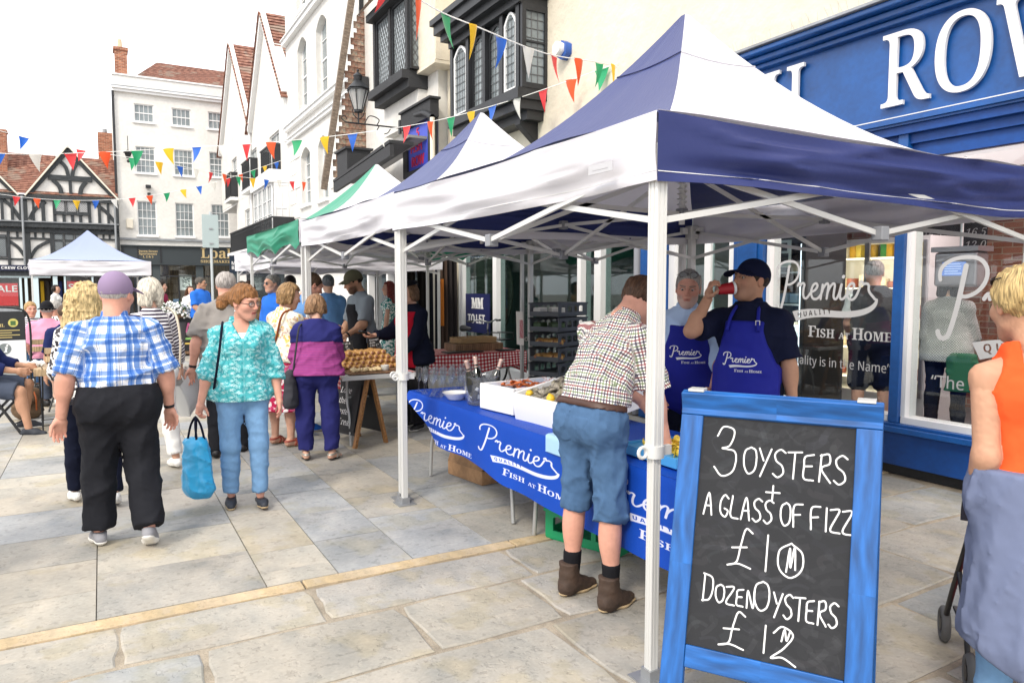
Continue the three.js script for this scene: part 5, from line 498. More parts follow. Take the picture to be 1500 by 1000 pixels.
  { const [p, m] = vinyl(-5.3, .8, 1.36, 1.25, (g, w, h) => { logo(g, w * .1, h * .42, w * .118, '#fff', '#000', { lw: .15 }); g.fillStyle = '#fff'; g.font = `${w * .085}px sans-serif`; g.fillText('“The Quality is in the Name”', w * .0, h * .93, w); }, 1024); part(g1, 'window_lettering', p, m); }
  { const [p, m] = vinyl(-3.62, .78, 1.85, 1.18, (g, w, h) => { logo(g, w * .08, h * .5, w * .118, '#fff', '#000', { lw: .15 }); g.fillStyle = '#fff'; g.font = `${w * .075}px sans-serif`; g.fillText('“The Quality is in the Name”', w * .02, h * .97, w); }, 1024); part(g2, 'window_lettering', p, m); }
  // interior
  const inW = M.brick; part(b, 'shop_back_wall', bx(-7.4, 0, -3.6, -.3, 3.05, -3.5), inW); part(b, 'shop_floor', bx(-7.4, .06, -3.49, -.3, .12, -.11), mat(lin(.2, .2, .22), { roughness: .35, map: rep(T.mott, .7) })); part(b, 'shop_ceiling', bx(-7.4, 2.9, -3.49, -.3, 2.99, -.41), mat(lin(.5, .48, .48))); part(b, 'shop_side_wall', bx(-.45, 0, -3.5, -.3, 3.0, -.1), mat(lin(.4, .4, .4))); part(b, 'counter', [bx(-3.5, .12, -2.0, -.9, .95, -1.3, .02), bx(-3.55, .951, -2.05, -.9, 1.0, -1.2)], mat(lin(.5, .5, .52), { roughness: .25, metalness: .6 })); for (let i = 0; i < 5; i++) part(b, 'counter_vent', bx(-3.2, .2 + i * .1, -1.299, -1.0, .24 + i * .1, -1.28), M.aluD); part(b, 'counter_glass', bx(-3.5, 1.0, -1.5, -.9, 1.35, -1.49), M.glass);
  { const cl = part(b, 'added_ceiling_light', bx(-4.6, 2.87, -2.0, -2.2, 2.899, -1.0), mat('#fff', { emissive: '#ffe6e6', emissiveIntensity: .35 })), rl = new THREE.RectAreaLight('#ffe2e2', 5, 2.4, 1); rl.position.set(-3.4, 2.86, -1.5); rl.lookAt(-3.4, 0, -1.5); b.add(rl); rl.rotation.set(-PI / 2, 0, 0); }  // glowing panel and area light added to brighten the dark interior
  print(b, 'menu_board', 1.1, 1.0, [-5.6, 2.25, -3.48], (g, w, h) => { g.fillStyle = '#17161a'; g.fillRect(0, 0, w, h); g.fillStyle = '#ddd'; const it = [['Smoked', '7.50'], ['Cod', '15.0'], ['Hake', '16.5'], ['Plaice', '12.0'], ['Sole', '23.0'], ['Bass', '17.5']]; it.forEach(([n, p], i) => { for (const k of [0, 1]) { g.font = `${h * .055}px sans-serif`; g.fillText(n, w * (.05 + k * .5), h * (.12 + i * .16)); g.font = `italic ${h * .13}px serif`; g.fillText(p, w * (.25 + k * .5), h * (.14 + i * .16)); } }); }, 512); }
{ // display fridges in the shop
  const f = thing('display_fridge', 'white lit display fridge with pegboard back and shelves in the fish shop', 'fridge', [7.98, .12, -5.55], -PI / 2); const wf = mat(lin(.75, .75, .74), { roughness: .4 }); part(f, 'cabinet', [bx(-.75, 0, -.6, -.69, 2.1, 0), bx(.69, 0, -.6, .75, 2.1, 0), bx(-.689, 2.04, -.6, .689, 2.1, 0), bx(-.689, 0, -.6, .689, .28, 0), bx(-.689, .281, -.6, .689, 2.039, -.56)], wf); part(f, 'door_frame', [bx(-.02, .28, .001, .04, 2.05, .03), bx(-.73, .28, .001, -.69, 2.05, .03), bx(.69, .28, .001, .73, 2.05, .03)], M.aluD); const tub = part(f, 'light_tube', bx(-.66, .35, -.05, -.63, 2.0, -.02), mat('#ffffff', { emissive: '#fff3d8', emissiveIntensity: .6 })); const l = new THREE.RectAreaLight('#ffe8c0', 2, 1.2, 1.6); l.position.set(0, 1.15, -.02); l.lookAt(0, 1.15, -1); f.add(l);
  for (let i = 0; i < 5; i++) { const y = .42 + i * .36, s = part(f, 'shelf', bx(-.68, y, -.55, .68, y + .02, -.06), wf); for (let k = 0; k < 11; k++) { const c = i === 4 ? pick(['#2f8f3f', '#e3b21c', '#e8e4da', '#caa02a', '#d9c24a']) : i === 2 ? pick(['#b5321f', '#8b2a1c', '#d4a884']) : pick(['#b98a5a', '#d9c9ae', '#8f4a34', '#e3ddd0', '#7c6a4a']); const h = i === 4 ? rr(.14, .24) : rr(.06, .16); const px = -.62 + k * .118; part(s, 'packet', k % 3 === 1 ? tf(lathe([[0, 0], [.042, 0], [.046, h * .7], [.03, h * .85], [.03, h], [0, h]], 12), [px + .05, y + .021, -.3 + rr(0, .08)]) : tf(bx(0, 0, 0, rr(.07, .11), h, rr(.08, .2), .012), [px, y + .021, -.42 + rr(0, .1)], [0, rr(-.25, .25), 0]), mat(c, { roughness: .45, map: rep(T.mott, 5) })); } } 
  const q = thing('display_fridge', 'black-framed glass-door fridge with a strip of lights by the shop window', 'fridge', [6.72, .12, -5.78], -PI / 2 - .1); part(q, 'cabinet', [bx(-.4, 0, -.6, -.34, 2.15, 0), bx(.34, 0, -.6, .4, 2.15, 0), bx(-.339, 2.05, -.6, .339, 2.15, 0), bx(-.339, 0, -.6, .339, .4, 0), bx(-.339, .401, -.6, .339, 2.049, -.57)], M.blackP); part(q, 'led_strip', bx(.31, .45, -.03, .325, 2.0, -.015), mat('#fff', { emissive: '#e8f4ff', emissiveIntensity: 1 })); const pl = new THREE.PointLight('#e8f4ff', .5); pl.position.set(.2, 1.3, -.15); q.add(pl); for (let i = 0; i < 4; i++) { const s = part(q, 'shelf', bx(-.33, .6 + i * .36, -.55, .33, .62 + i * .36, -.05), mat(lin(.5, .55, .55), { roughness: .2 })); for (let k = 0; k < 4; k++) part(s, 'packet', bx(-.3 + k * .16, .621 + i * .36, -.4, -.18 + k * .16, .72 + i * .36 + rr(0, .1), -.15, .02), mat(pick(['#c8d4d6', '#7a8ea0', '#e8e8e8', '#3d5a86', '#b8aa90']))); }
  print(q, 'price_card', .42, .3, [0, 1.9, .02], (g, w, h) => { g.fillStyle = '#d5dcd6'; g.fillRect(0, 0, w, h); g.fillStyle = '#333'; g.fillRect(w * .55, h * .1, w * .3, h * .3); g.fillRect(w * .1, h * .2, w * .25, h * .5); g.fillRect(w * .5, h * .5, w * .4, h * .3); }, 128);
  const s = thing('weighing_scale', 'steel weighing scale with small blue screen hanging in the shop', 'scale', [7.15, 0, -4.0], -PI / 2); part(s, 'housing', [bx(-.2, 1.65, -.12, .2, 1.98, .1, .03), bx(-.22, 1.981, -.14, .22, 2.03, .12)], mat(lin(.45, .4, .42), { metalness: .7, roughness: .3 })); part(s, 'pole', rod([0, 2.03, 0], [0, 2.9, 0], .015, 8), M.alu); print(s, 'screen', .22, .13, [0, 1.82, .106], (g, w, h) => { g.fillStyle = '#5a78c8'; g.fillRect(0, 0, w, h); g.fillStyle = '#dfe8ff'; for (let i = 0; i < 5; i++) g.fillRect(w * .1, h * (.12 + i * .17), w * rr(.4, .8), h * .08); }, 64, { emissive: lin(.2, .3, .6), emissiveIntensity: .4 }); }
{ const s = thing('letting_board', 'navy TO LET agent board inside the empty shop window', 'sign', [6.22, 1.1, -12.42], -PI / 2); part(s, 'board', bx(-.5, -.32, -.02, .5, .42, 0), mat('#1d2456', { roughness: .5 })); let t; for (const [q, x] of [['TO', -.4], ['LET', -.06]]) { t = text(q, 'sb', .17, .006); t.translate(x, -.14, .001); part(s, 'lettering', t, M.whiteP); } for (const x of [-.24, .0]) { t = text('M', 'eb', .2, .006, .004); t.translate(x, .14, .001); part(s, 'lettering', t, M.whiteP); } }
// ---------- market gazebos ----------
const wetFab = (c, o = {}) => mat(c, { roughness: .5, specularIntensity: .35, sheen: .25, sheenRoughness: .45, sheenColor: lin(.7, .75, .9), transmission: .12, thickness: 0, bumpMap: rep(T.fine, 1.5), bumpScale: .0012, ...o });
M.tentNavy = wetFab(lin(.032, .043, .15), { transmission: 0, sheen: 1, sheenRoughness: .5, sheenColor: lin(.55, .66, 1), roughness: .38 }); M.tentWhite = wetFab(lin(.82, .81, .85), { transmission: .22, roughness: .6 }); M.tentGreen = wetFab(lin(.02, .34, .2), { transmission: .3, sheen: .6, sheenColor: lin(.6, .95, .8) }); M.tentPale = wetFab(lin(.36, .42, .62), { transmission: .15 }); M.tentAlu = mat(lin(.66, .66, .64), { roughness: .45, metalness: .25 }); M.joint2 = mat(lin(.24, .25, .27), { roughness: .5 });
const grooved = (r, h) => { const P = [], q = r * .12; for (let k = 0; k < 4; k++) { const c = Math.cos(k * PI / 2), s = Math.sin(k * PI / 2); for (const [a, b] of [[-r + q, r], [-r * .55, r], [-r * .5, r - q], [-r * .32, r - q], [-r * .27, r], [r * .27, r], [r * .32, r - q], [r * .5, r - q], [r * .55, r], [r - q, r]]) P.push([a * c + b * s, -a * s + b * c]); } return tri(ext(P.reverse(), h).rotateX(-PI / 2)); };
function tent(label, cx, cz, w, d, eave, peak, c, o = {}) { const t = thing('market_gazebo', label, 'gazebo', [cx, 0, cz], o.turn || 0, 'market gazebos'); const hw = w / 2, hd = d / 2, low = o.low || 0, vh = o.val ?? .27; const C = [[-hw, -hd], [hw, -hd], [hw, hd], [-hw, hd]], prof = v => Math.pow(v, o.pow ?? 1.85); const sides = [[3, 2, c.z, c.vz, [0, 0, 1]], [2, 1, c.x, c.vx, [1, 0, 0]], [1, 0, c.z, c.vz, [0, 0, -1]], [0, 3, c.x, c.vx, [-1, 0, 0]]]; const det = o.det ?? 1;
  sides.forEach(([i, j, rm, vm, n], k) => { const a = C[i], b = C[j], sd = k * 3.1 + cx; const roof = sheet((u, v) => { const x = lerp(a[0], b[0], u), z = lerp(a[1], b[1], u), sg = Math.sin(u * PI), tip = .012; let y = eave + (peak - eave) * prof(v) - .03 * sg * Math.sin(v * PI) + (1 - v) * .012 * noise3(u * 7 + sd, v * 3, 1); const kx = 1 - v * (1 - tip); return [x * kx, y, z * kx]; }, 24, 20, [w, w * .6]); part(t, 'roof_panel', thick(roof, .002), rm); if (det) { const vs = .8, pt = u => { const x = lerp(a[0], b[0], u), z = lerp(a[1], b[1], u), kx = 1 - vs * .988; return [x * kx + n[0] * .003, eave + (peak - eave) * prof(vs) - .03 * Math.sin(u * PI) * Math.sin(vs * PI) + .004, z * kx + n[2] * .003]; }; part(t, 'roof_seam', tube([0, .25, .5, .75, 1].map(pt), .004, 5, 24), rm); }
    const val = sheet((u, v) => { const x = lerp(a[0], b[0], u), z = lerp(a[1], b[1], u), sg = Math.sin(u * PI), e = Math.min(1, u * 6, (1 - u) * 6), dy = (1 - v) * vh * (1 + .08 * noise3(u * 3 + sd, 0, 2)), fo = e * (.026 * Math.sin((1 - v) * 5.5 + noise3(u * 2.2 + sd, v * 2, 4) * 3) * (1.2 - v) + .024 * ridge(noise3(u * 2.5 + v * 1.2 + sd, v * 5.5 - u * 2, 3)) * 1.4) + .01 * (1 - v) * noise3(u * 9 + sd, v * 2, 7); const sag = -.025 * sg * (o.sag ?? 1); return [x + n[0] * (.006 + fo), eave - dy + sag * (1 - v * .4) + (o.wob ? o.wob * (1 - v) * Math.abs(Math.sin(u * 9 + 1)) : 0), z + n[2] * (.006 + fo)]; }, 60, 14, [w, vh]); part(t, 'valance', thick(val, .002), vm);
    if (det) { const hm = sheet((u, v) => { const x = lerp(a[0], b[0], u), z = lerp(a[1], b[1], u), sg = Math.sin(u * PI), V0 = .14 + v * .012, e = Math.min(1, u * 6, (1 - u) * 6), vv = V0, dy = (1 - vv) * vh * (1 + .08 * noise3(u * 3 + sd, 0, 2)), fo = e * (.026 * Math.sin((1 - vv) * 5.5 + noise3(u * 2.2 + sd, vv * 2, 4) * 3) * (1.2 - vv) + .024 * ridge(noise3(u * 2.5 + vv * 1.2 + sd, vv * 5.5 - u * 2, 3)) * 1.4) + .01 * (1 - vv) * noise3(u * 9 + sd, vv * 2, 7); return [x + n[0] * (.0085 + fo), eave - dy - .025 * sg * (1 - vv * .4), z + n[2] * (.0085 + fo)]; }, 60, 1); part(t, 'hem_stitching', hm, M.whiteP); const vi = sheet((u, v) => { const x = lerp(a[0], b[0], u), z = lerp(a[1], b[1], u), sg = Math.sin(u * PI), vv = v * .22, dy = (1 - vv) * vh * (1 + .08 * noise3(u * 3 + sd, 0, 2)), e = Math.min(1, u * 6, (1 - u) * 6), fo = e * (.026 * Math.sin((1 - vv) * 5.5 + noise3(u * 2.2 + sd, vv * 2, 4) * 3) * (1.2 - vv) + .024 * ridge(noise3(u * 2.5 + vv * 1.2 + sd, vv * 5.5 - u * 2, 3)) * 1.4) + .01 * (1 - vv) * noise3(u * 9 + sd, vv * 2, 7); return [x + n[0] * (.0005 + fo), eave - dy - .025 * sg * (1 - vv * .4), z + n[2] * (.0005 + fo)]; }, 60, 3, [w, .06]); part(t, 'hem_lining', vi, M.tentWhite); } });
  const lx = hw - .05, lz = hd - .05, ht = eave - .12, lo = ht - .3; for (const [sx, sz] of [[-1, -1], [1, -1], [1, 1], [-1, 1]]) { const x = sx * lx, z = sz * lz, lg = part(t, 'leg', [grooved(.021, ht - .02).translate(x, .01, z), ...(det ? [grooved(.028, ht - .96).translate(x, .96, z)] : [])], M.tentAlu); part(lg, 'foot_plate', [bx(x - .07, .0, z - .07, x + .07, .008, z + .07), bx(x - .03, .008, z - .03, x + .03, .05, z + .03)], M.aluD); part(lg, 'corner_bracket', [bx(x - .045, ht - .12, z - .045, x + .045, ht + .0, z + .045, .006), bx(x - sx * .1 - .03, ht - .08, z - .02, x - sx * .1 + .03, ht - .02, z + .02), bx(x - .02, ht - .08, z - sz * .1 - .03, x + .02, ht - .02, z - sz * .1 + .03)], M.tentWhite === 0 ? M.joint2 : M.tentAlu); if (det) part(lg, 'leg_clamp', [tf(cyl(.042, .042, .05, 12), [x, .95, z]), bx(x + .035, .955, z - .01, x + .085, .995, z + .01), tf(new THREE.TorusGeometry(.022, .008, 6, 12), [x - .06, .975, z])], M.tentAlu); }
  const B = (p, q, s = .026) => part(t, 'truss_bar', bar(p, q, .016, s), M.tentAlu), J = (p) => part(t, 'truss_joint', bx(p[0] - .03, p[1] - .035, p[2] - .03, p[0] + .03, p[1] + .035, p[2] + .03, .006), M.joint2); const hi = ht - .05;
  for (const [p, q] of [[[-lx, -lz], [lx, -lz]], [[lx, -lz], [lx, lz]], [[lx, lz], [-lx, lz]], [[-lx, lz], [-lx, -lz]]]) { const m = [(p[0] + q[0]) / 2, (p[1] + q[1]) / 2], nn = p[0] === q[0] ? [.012, 0] : [0, .012]; for (const e of [p, q]) { B([e[0] - nn[0], hi, e[1] - nn[1]], [m[0] - nn[0], lo, m[1] - nn[1]]); B([e[0] + nn[0], lo, e[1] + nn[1]], [m[0] + nn[0], hi, m[1] + nn[1]]); } J([m[0], lo, m[1]]); J([m[0], hi, m[1]]); B([m[0], hi, m[1]], [0, lo + .22, 0]); B([m[0], lo, m[1]], [0, lo + .52, 0]); }
  part(t, 'centre_pole', [rod([0, lo + .15, 0], [0, peak - .03, 0], .02, 10), ...(det ? [tube([...Array(40).keys()].map(i => [.03 * Math.cos(i * .9), lo + .26 + i * .005, .03 * Math.sin(i * .9)]), .005, 5, 120)] : [])], M.tentAlu); J([0, lo + .22, 0]); J([0, lo + .5, 0]); return t; }
const nav = { x: M.tentNavy, vx: M.tentWhite, z: M.tentWhite, vz: M.tentNavy };
{ const t = tent('navy and white gazebo sheltering the fish stall', 3.4, -3.735, 2.97, 2.97, 2.335, 3.42, nav); part(t, 'sewn_label', [bx(-1.54, 2.13, 1.1, -1.535, 2.17, 1.27), bx(-1.5415, 2.145, 1.13, -1.54, 2.155, 1.24)], mat(lin(.5, .5, .52))); }
tent('navy and white gazebo between the fish stall tent and the green tent', 3.42, -6.72, 2.95, 2.93, 2.36, 3.4, nav);
tent('green and white gazebo with a drooping green skirt', 3.42, -9.95, 2.95, 3.3, 2.4, 3.35, { x: M.tentGreen, vx: M.tentGreen, z: M.tentWhite, vz: M.tentWhite }, { wob: .09, val: .33, det: 0 });
tent('white and navy gazebo beyond the green one', 3.8, -13.6, 2.95, 3.4, 2.3, 3.1, { x: M.tentWhite, vx: M.tentWhite, z: M.tentNavy, vz: M.tentWhite }, { det: 0, val: .35 });
tent('pale lavender pointed gazebo in front of the timber house', -.28, -25.0, 2.95, 2.95, 2.38, 3.3, { x: M.tentPale, vx: M.tentWhite, z: M.tentPale, vz: M.tentWhite }, { det: 0, val: .38, turn: R(4), pow: 1.6 });
// ---------- bunting ----------
const flagC = ['#0f5fc4', '#f2c11c', '#0b9a62', '#ee5a26', '#dc2f34', '#f0eee6'].map(c => mat(c, { roughness: .55, transmission: .25, thickness: 0 })); const cordM = mat('#f4f3ee', { roughness: .8 });
const flagG = [0, 1, 2, 3].map(k => sheet((u, v) => { const w = .21 * v, x = (u - .5) * w, y = -.3 * (1 - v); const q = (1 - v) * (1 - v); return [x + q * [.05, -.06, .02, -.02][k], y, .03 * Math.sin(u * PI) * [1, -1, .6, -1.2][k] * v + q * [.06, .03, -.07, .05][k]]; }, 5, 8));
function bunting(label, pts, n, f0, sz = 1) { const b = thing('bunting', label, 'bunting', pts[0], 0, 'strings of bunting'); const rel = pts.map(p => subv(p, pts[0])), cv = new THREE.CatmullRomCurve3(rel.map(p => V(...p)), false, 'centripetal'); part(b, 'cord', new THREE.TubeGeometry(cv, 80, .006, 5), cordM); for (let i = 0; i < n; i++) { const t = (i + .5) / n, p = cv.getPointAt(t), d = cv.getTangentAt(t), m = part(b, 'flag', flagG[(i * 7 + f0) % 4], flagC[(i + f0) % 6]); m.position.copy(p); m.scale.setScalar(sz); m.rotation.set(rr(-.15, .15), Math.atan2(-d.z, d.x) + rr(-.25, .25), Math.atan2(d.y, Math.hypot(d.x, d.z)) * .6 + rr(-.06, .06)); } return b; }
bunting('bunting running from the alarm box on the cream wall out over the gazebos', [[6.08, 4.55, -7.95], [5.47, 4.4, -7.5], [4.3, 4.17, -6.9], [3.12, 4.04, -6.2], [2.39, 3.9, -5.6], [1.78, 3.85, -5.0], [.4, 4.2, -3.8]], 13, 1, 1.0);
bunting('longest bunting string crossing the street past the blue 5 FISH ROW sign', [[6.08, 4.6, -7.95], [5.55, 4.5, -10.2], [4.95, 4.53, -12.5], [3.2, 4.4, -14.3], [1.43, 4.38, -16], [0, 4.2, -16.2], [-1.47, 4.02, -16], [-4, 4.1, -15.5]], 27, 2, 1.05);
bunting('bunting string hung low in front of the timber gable and the bay window', [[6, 5.0, -24], [3.5, 4.75, -22], [1.2, 4.7, -20], [-.6, 4.95, -20.5], [-2.4, 5.3, -20.5], [-4, 5.6, -20.5]], 20, 3);
bunting('bunting string across the shoe shop first floor windows', [[6, 6.3, -28], [3.2, 5.1, -27], [.8, 4.5, -27], [-1.2, 4.35, -27], [-3.2, 4.5, -27], [-5, 4.7, -27]], 22, 0);
// ---------- fish stall ----------
M.plast = mat(lin(.8, .8, .81), { roughness: .75, bumpMap: rep(T.fine, 12), bumpScale: .0012 }); M.tableTop = mat(lin(.62, .62, .6), { roughness: .5 }); M.steel = mat(lin(.46, .47, .47), { roughness: .4, metalness: .5 }); M.cardb = mat(lin(.42, .24, .12), { roughness: .85, map: rep(T.mott, 3) }); M.woodO = mat(lin(.42, .2, .07), { roughness: .5, map: rep(T.wood, 2) }); M.woodB = mat(lin(.3, .17, .09), { roughness: .65, map: rep(T.wood, 2.2) }); M.clear = mat('#fff', { roughness: .02, transmission: 1, thickness: 0, color: lin(.95, .96, .97) });
function trestle(label, x0, z0, x1, z1, y, topM) { const t = thing('trestle_table', label, 'table', [0, 0, 0], 0, 'trestle tables'); part(t, 'table_top', bx(x0, y - .04, z0, x1, y, z1, .01), topM || M.tableTop); const L = (x, z, dz) => part(t, 'leg', tube([[x, y - .05, z], [x, y - .3, z], [x, y - .42, z + dz * .6], [x, .01, z + dz]], .0145, 8), M.steel); for (const z of [z0 + .22, z1 - .22]) { const d = z < (z0 + z1) / 2 ? -.1 : .1; L(x0 + .1, z, d); L(x1 - .1, z, d); part(t, 'leg_brace', rod([x0 + .1, y - .25, z], [x1 - .1, y - .25, z], .01, 8), M.steel); } return t; }
trestle('folding trestle under the far half of the blue stall cloth', 2.35, -5.93, 3.1, -4.22, .735); trestle('folding trestle under the near half of the blue stall cloth', 2.35, -4.18, 3.1, -2.42, .735);
{ const base = '#1747ac'; const ct = canvasTex(2048, 256, (g, w, h) => { g.fillStyle = base; g.fillRect(0, 0, w, h); for (const z of [-5.92, -4.62, -3.2]) { g.save(); g.translate((z + 6) / 3.7 * w, h * .5); const k = w / 3.7; g.scale(2.3, 1.0); logo(g, .03 * k, -.03 * k, .064 * k, '#d4d6ea', base, { lw: .13 }); g.restore(); } });
  const cm = fab('#ffffff', { map: ct, roughness: .45, sheen: .3, sheenRoughness: .4 }), cp = fab(base, { roughness: .45, sheen: .3, sheenRoughness: .4 }); const c = thing('tablecloth', 'royal blue printed cloth draped over the fish stall tables', 'tablecloth', [0, 0, 0]);
  const bot = z => { const P = [[-5.97, .68], [-5.6, .54], [-5.31, .39], [-4.9, .385], [-4.5, .37], [-4.2, .33], [-3.6, .31], [-2.3, .3]]; for (let i = 0; i < P.length - 1; i++) if (z <= P[i + 1][0]) return lerp(P[i][1], P[i + 1][1], (z - P[i][0]) / (P[i + 1][0] - P[i][0])); return .3; };
  const front = sheet((u, v) => { const z = -6 + u * 3.7, yb = bot(z), y = lerp(yb, .742, v), q = 1 - v; return [2.342 - .012 - q * .03 + q * (.022 * noise3(z * 3.1, y * 2, 3) + .014 * Math.sin(z * 8 + y * 6) * (.4 + .6 * noise3(z * 1.7, 0, 8))) + (v > .97 ? .006 : 0), y, z]; }, 150, 16); const uv = front.attributes.uv, p = front.attributes.position; for (let i = 0; i < p.count; i++) uv.setXY(i, (p.getZ(i) + 6) / 3.7, clamp((p.getY(i) - .28) / .46, 0, 1)); part(c, 'front_drop', front, cm);
  part(c, 'cloth_top', sheet((u, v) => [lerp(2.334, 3.13, u), .743 + .003 * noise3(u * 6, v * 20, 1) + (u < .02 ? -.001 : 0), lerp(-2.3, -6, v)], 20, 60, [.8, 3.7]), cp); part(c, 'end_drop', sheet((u, v) => [lerp(2.33, 3.13, u), lerp(.742, .62 - .25 * u, 1 - v), -6 - (1 - v) * .02 + .01 * Math.sin(u * 14) * (1 - v)], 24, 8, [.8, .3]), cp); part(c, 'end_drop', sheet((u, v) => [lerp(2.33, 3.13, 1 - u), lerp(.3, .742, v), -2.3 + (1 - v) * .03 + .012 * Math.sin(u * 16) * (1 - v)], 24, 8, [.8, .4]), cp); part(c, 'back_drop', sheet((u, v) => [3.13 + (1 - v) * .02 + .01 * Math.sin(u * 60) * (1 - v), lerp(.35, .742, v), lerp(-6, -2.3, 1 - u)], 40, 8, [3.7, .4]), cp); }
// champagne flutes
{ const fg = lathe([[.0, 0], [.03, .001], [.028, .004], [.006, .008], [.0045, .02], [.0045, .075], [.008, .085], [.02, .11], [.025, .15], [.0255, .19], [.0225, .215], [.0212, .215], [.0238, .19], [.0232, .15], [.018, .112], [.004, .09], [0, .088]], 20); let first; for (let i = 0; i < 34; i++) { const r = Math.floor(i / 6), k = i % 6, x = 2.37 + k * .085 + (r % 2) * .03 + rr(-.012, .012), z = -5.88 + r * .078 + rr(-.012, .012); if (!first) { first = solo('champagne_flute', fg, M.clear, 'empty clear plastic champagne flute standing in the cluster at the table end', 'glass', 'champagne flutes on the fish stall'); first.position.set(x, .747, z); } else dup(first, [x, .747, z]); } }
{ const b = solo('bowl', lathe([[0, .012], [.045, .012], [.055, 0], [.06, .004], [.1, .05], [.108, .058], [.105, .061], [.06, .018], [0, .018]], 32), mat(lin(.8, .8, .79), { roughness: .25, clearcoat: .5 }), 'shallow white bowl beside the champagne flutes', 'bowl'); b.position.set(2.46, .747, -5.3); }
{ const t = thing('ice_bucket', 'clear plastic ice bucket holding three sparkling wine bottles', 'bucket', [2.53, .747, -5.0]); part(t, 'bucket_wall', lathe([[0, 0], [.1, 0], [.105, .01], [.135, .2], [.15, .22], [.148, .226], [.13, .205], [.1, .016], [0, .012]], 32), mat('#fff', { roughness: .12, transmission: .95, thickness: 0, color: lin(.88, .9, .93) })); const ice = []; for (let i = 0; i < 60; i++) { const a = rr(0, 6.28), r = rr(0, .095), y = rr(.03, .13); ice.push(tf(new THREE.BoxGeometry(.03, .026, .03), [r * Math.cos(a), y, r * Math.sin(a)], [rr(0, 3), rr(0, 3), rr(0, 3)])); } const im = part(t, 'ice', ice, mat(lin(.82, .85, .88), { roughness: .15, transmission: .45, thickness: 0 })); im.userData.kind = 'stuff';
  const bg = lathe([[0, 0], [.042, 0], [.044, .01], [.044, .15], [.035, .2], [.017, .24], [.0155, .3], [0, .3]], 20), fg = lathe([[.0165, .215], [.0185, .23], [.0165, .25], [.0165, .3], [.019, .305], [.019, .318], [.015, .325], [0, .327]], 20), lb = new THREE.CylinderGeometry(.0447, .0447, .075, 20, 1, true).translate(0, .1, 0); [[-.05, .02, [.1, 0, .3]], [.015, -.045, [-.2, 0, .02]], [.05, .03, [.12, 0, -.32]]].forEach(([x, z, e], i) => { const b = thing('wine_bottle', ['dark sparkling wine bottle with pink foil leaning left in the ice bucket', 'dark sparkling wine bottle with pink foil upright at the back of the ice bucket', 'dark sparkling wine bottle with pink foil leaning right in the ice bucket'][i], 'bottle', [2.53 + x, .79, -5.0 + z], 0, 'bottles in the ice bucket'); b.rotation.set(...e); part(b, 'glass', bg, mat('#12170f', { roughness: .08, clearcoat: 1 })); part(b, 'foil', fg, mat(lin(.6, .42, .36), { metalness: .5, roughness: .35 })); part(b, 'bottle_label', lb, mat('#2b3038', { roughness: .6 })); }); }
// polystyrene boxes
function polyBox(label, w, h, d, t = .028) { const b = thing('polystyrene_box', label, 'box'); part(b, 'box_floor', bx(-w / 2 + t, 0, -d / 2 + t, w / 2 - t, t, d / 2 - t), M.plast); const q = (x0, z0, x1, z1, n) => part(b, 'box_side', bx(x0, 0, z0, x1, h, z1, .008), M.plast); q(-w / 2, -d / 2, -w / 2 + t, d / 2); q(w / 2 - t, -d / 2, w / 2, d / 2); q(-w / 2 + t, -d / 2, w / 2 - t, -d / 2 + t); q(-w / 2 + t, d / 2 - t, w / 2 - t, d / 2); return b; }
{ const a = polyBox('white polystyrene box with cooked prawns on a blue sheet', .62, .19, .42); a.position.set(2.77, .748, -4.66); a.rotation.y = .12; part(a, 'blue_liner', bx(-.28, .12, -.18, .28, .135, .18), mat('#2a86d8', { roughness: .5 })); const sg = (() => { const P = []; for (let i = 0; i <= 8; i++) { const an = -.4 + i * .38; P.push([.035 * Math.cos(an), .012, .035 * Math.sin(an)]); } const c = new THREE.CatmullRomCurve3(P.map(p => V(...p))), g = new THREE.TubeGeometry(c, 16, .011, 8); const ps = g.attributes.position; for (let i = 0; i < ps.count; i++) { const k = Math.floor(i / 9), t = k / 16, q = c.getPointAt(Math.min(1, t)), s = 1.1 - t * .75 + (k % 2 ? .1 : -.05); ps.setXYZ(i, q.x + (ps.getX(i) - q.x) * s, q.y + (ps.getY(i) - q.y) * s, q.z + (ps.getZ(i) - q.z) * s); } g.computeVertexNormals(); return merge([g, rod([.03, .014, -.02], [.06, .03, -.07], .0015, 4), rod([.03, .014, -.018], [.03, .034, -.08], .0015, 4)]); })(); const om = mat(lin(.62, .15, .035), { roughness: .4 }); let f; for (let i = 0; i < 22; i++) { const p = [2.77 + rr(-.16, .2), .885 + (i > 12 ? .02 : 0) + rr(0, .014), -4.66 + rr(-.13, .12)], r = rr(0, 6); if (!f) { f = solo('prawn', sg, om, 'orange cooked prawn piled in the polystyrene box on the stall', 'prawn', 'prawns in the white box'); f.position.set(...p); f.rotation.set(rr(-.3, .3), r, 0); } else { const c = dup(f, p); c.rotation.set(rr(-.4, .4), r, rr(-.3, .3)); } } }
const oyBox = polyBox('large tilted white polystyrene box heaped with oysters on ice', .74, .2, .62); oyBox.position.set(2.85, .80, -4.06); oyBox.rotation.set(0, .05, .2);
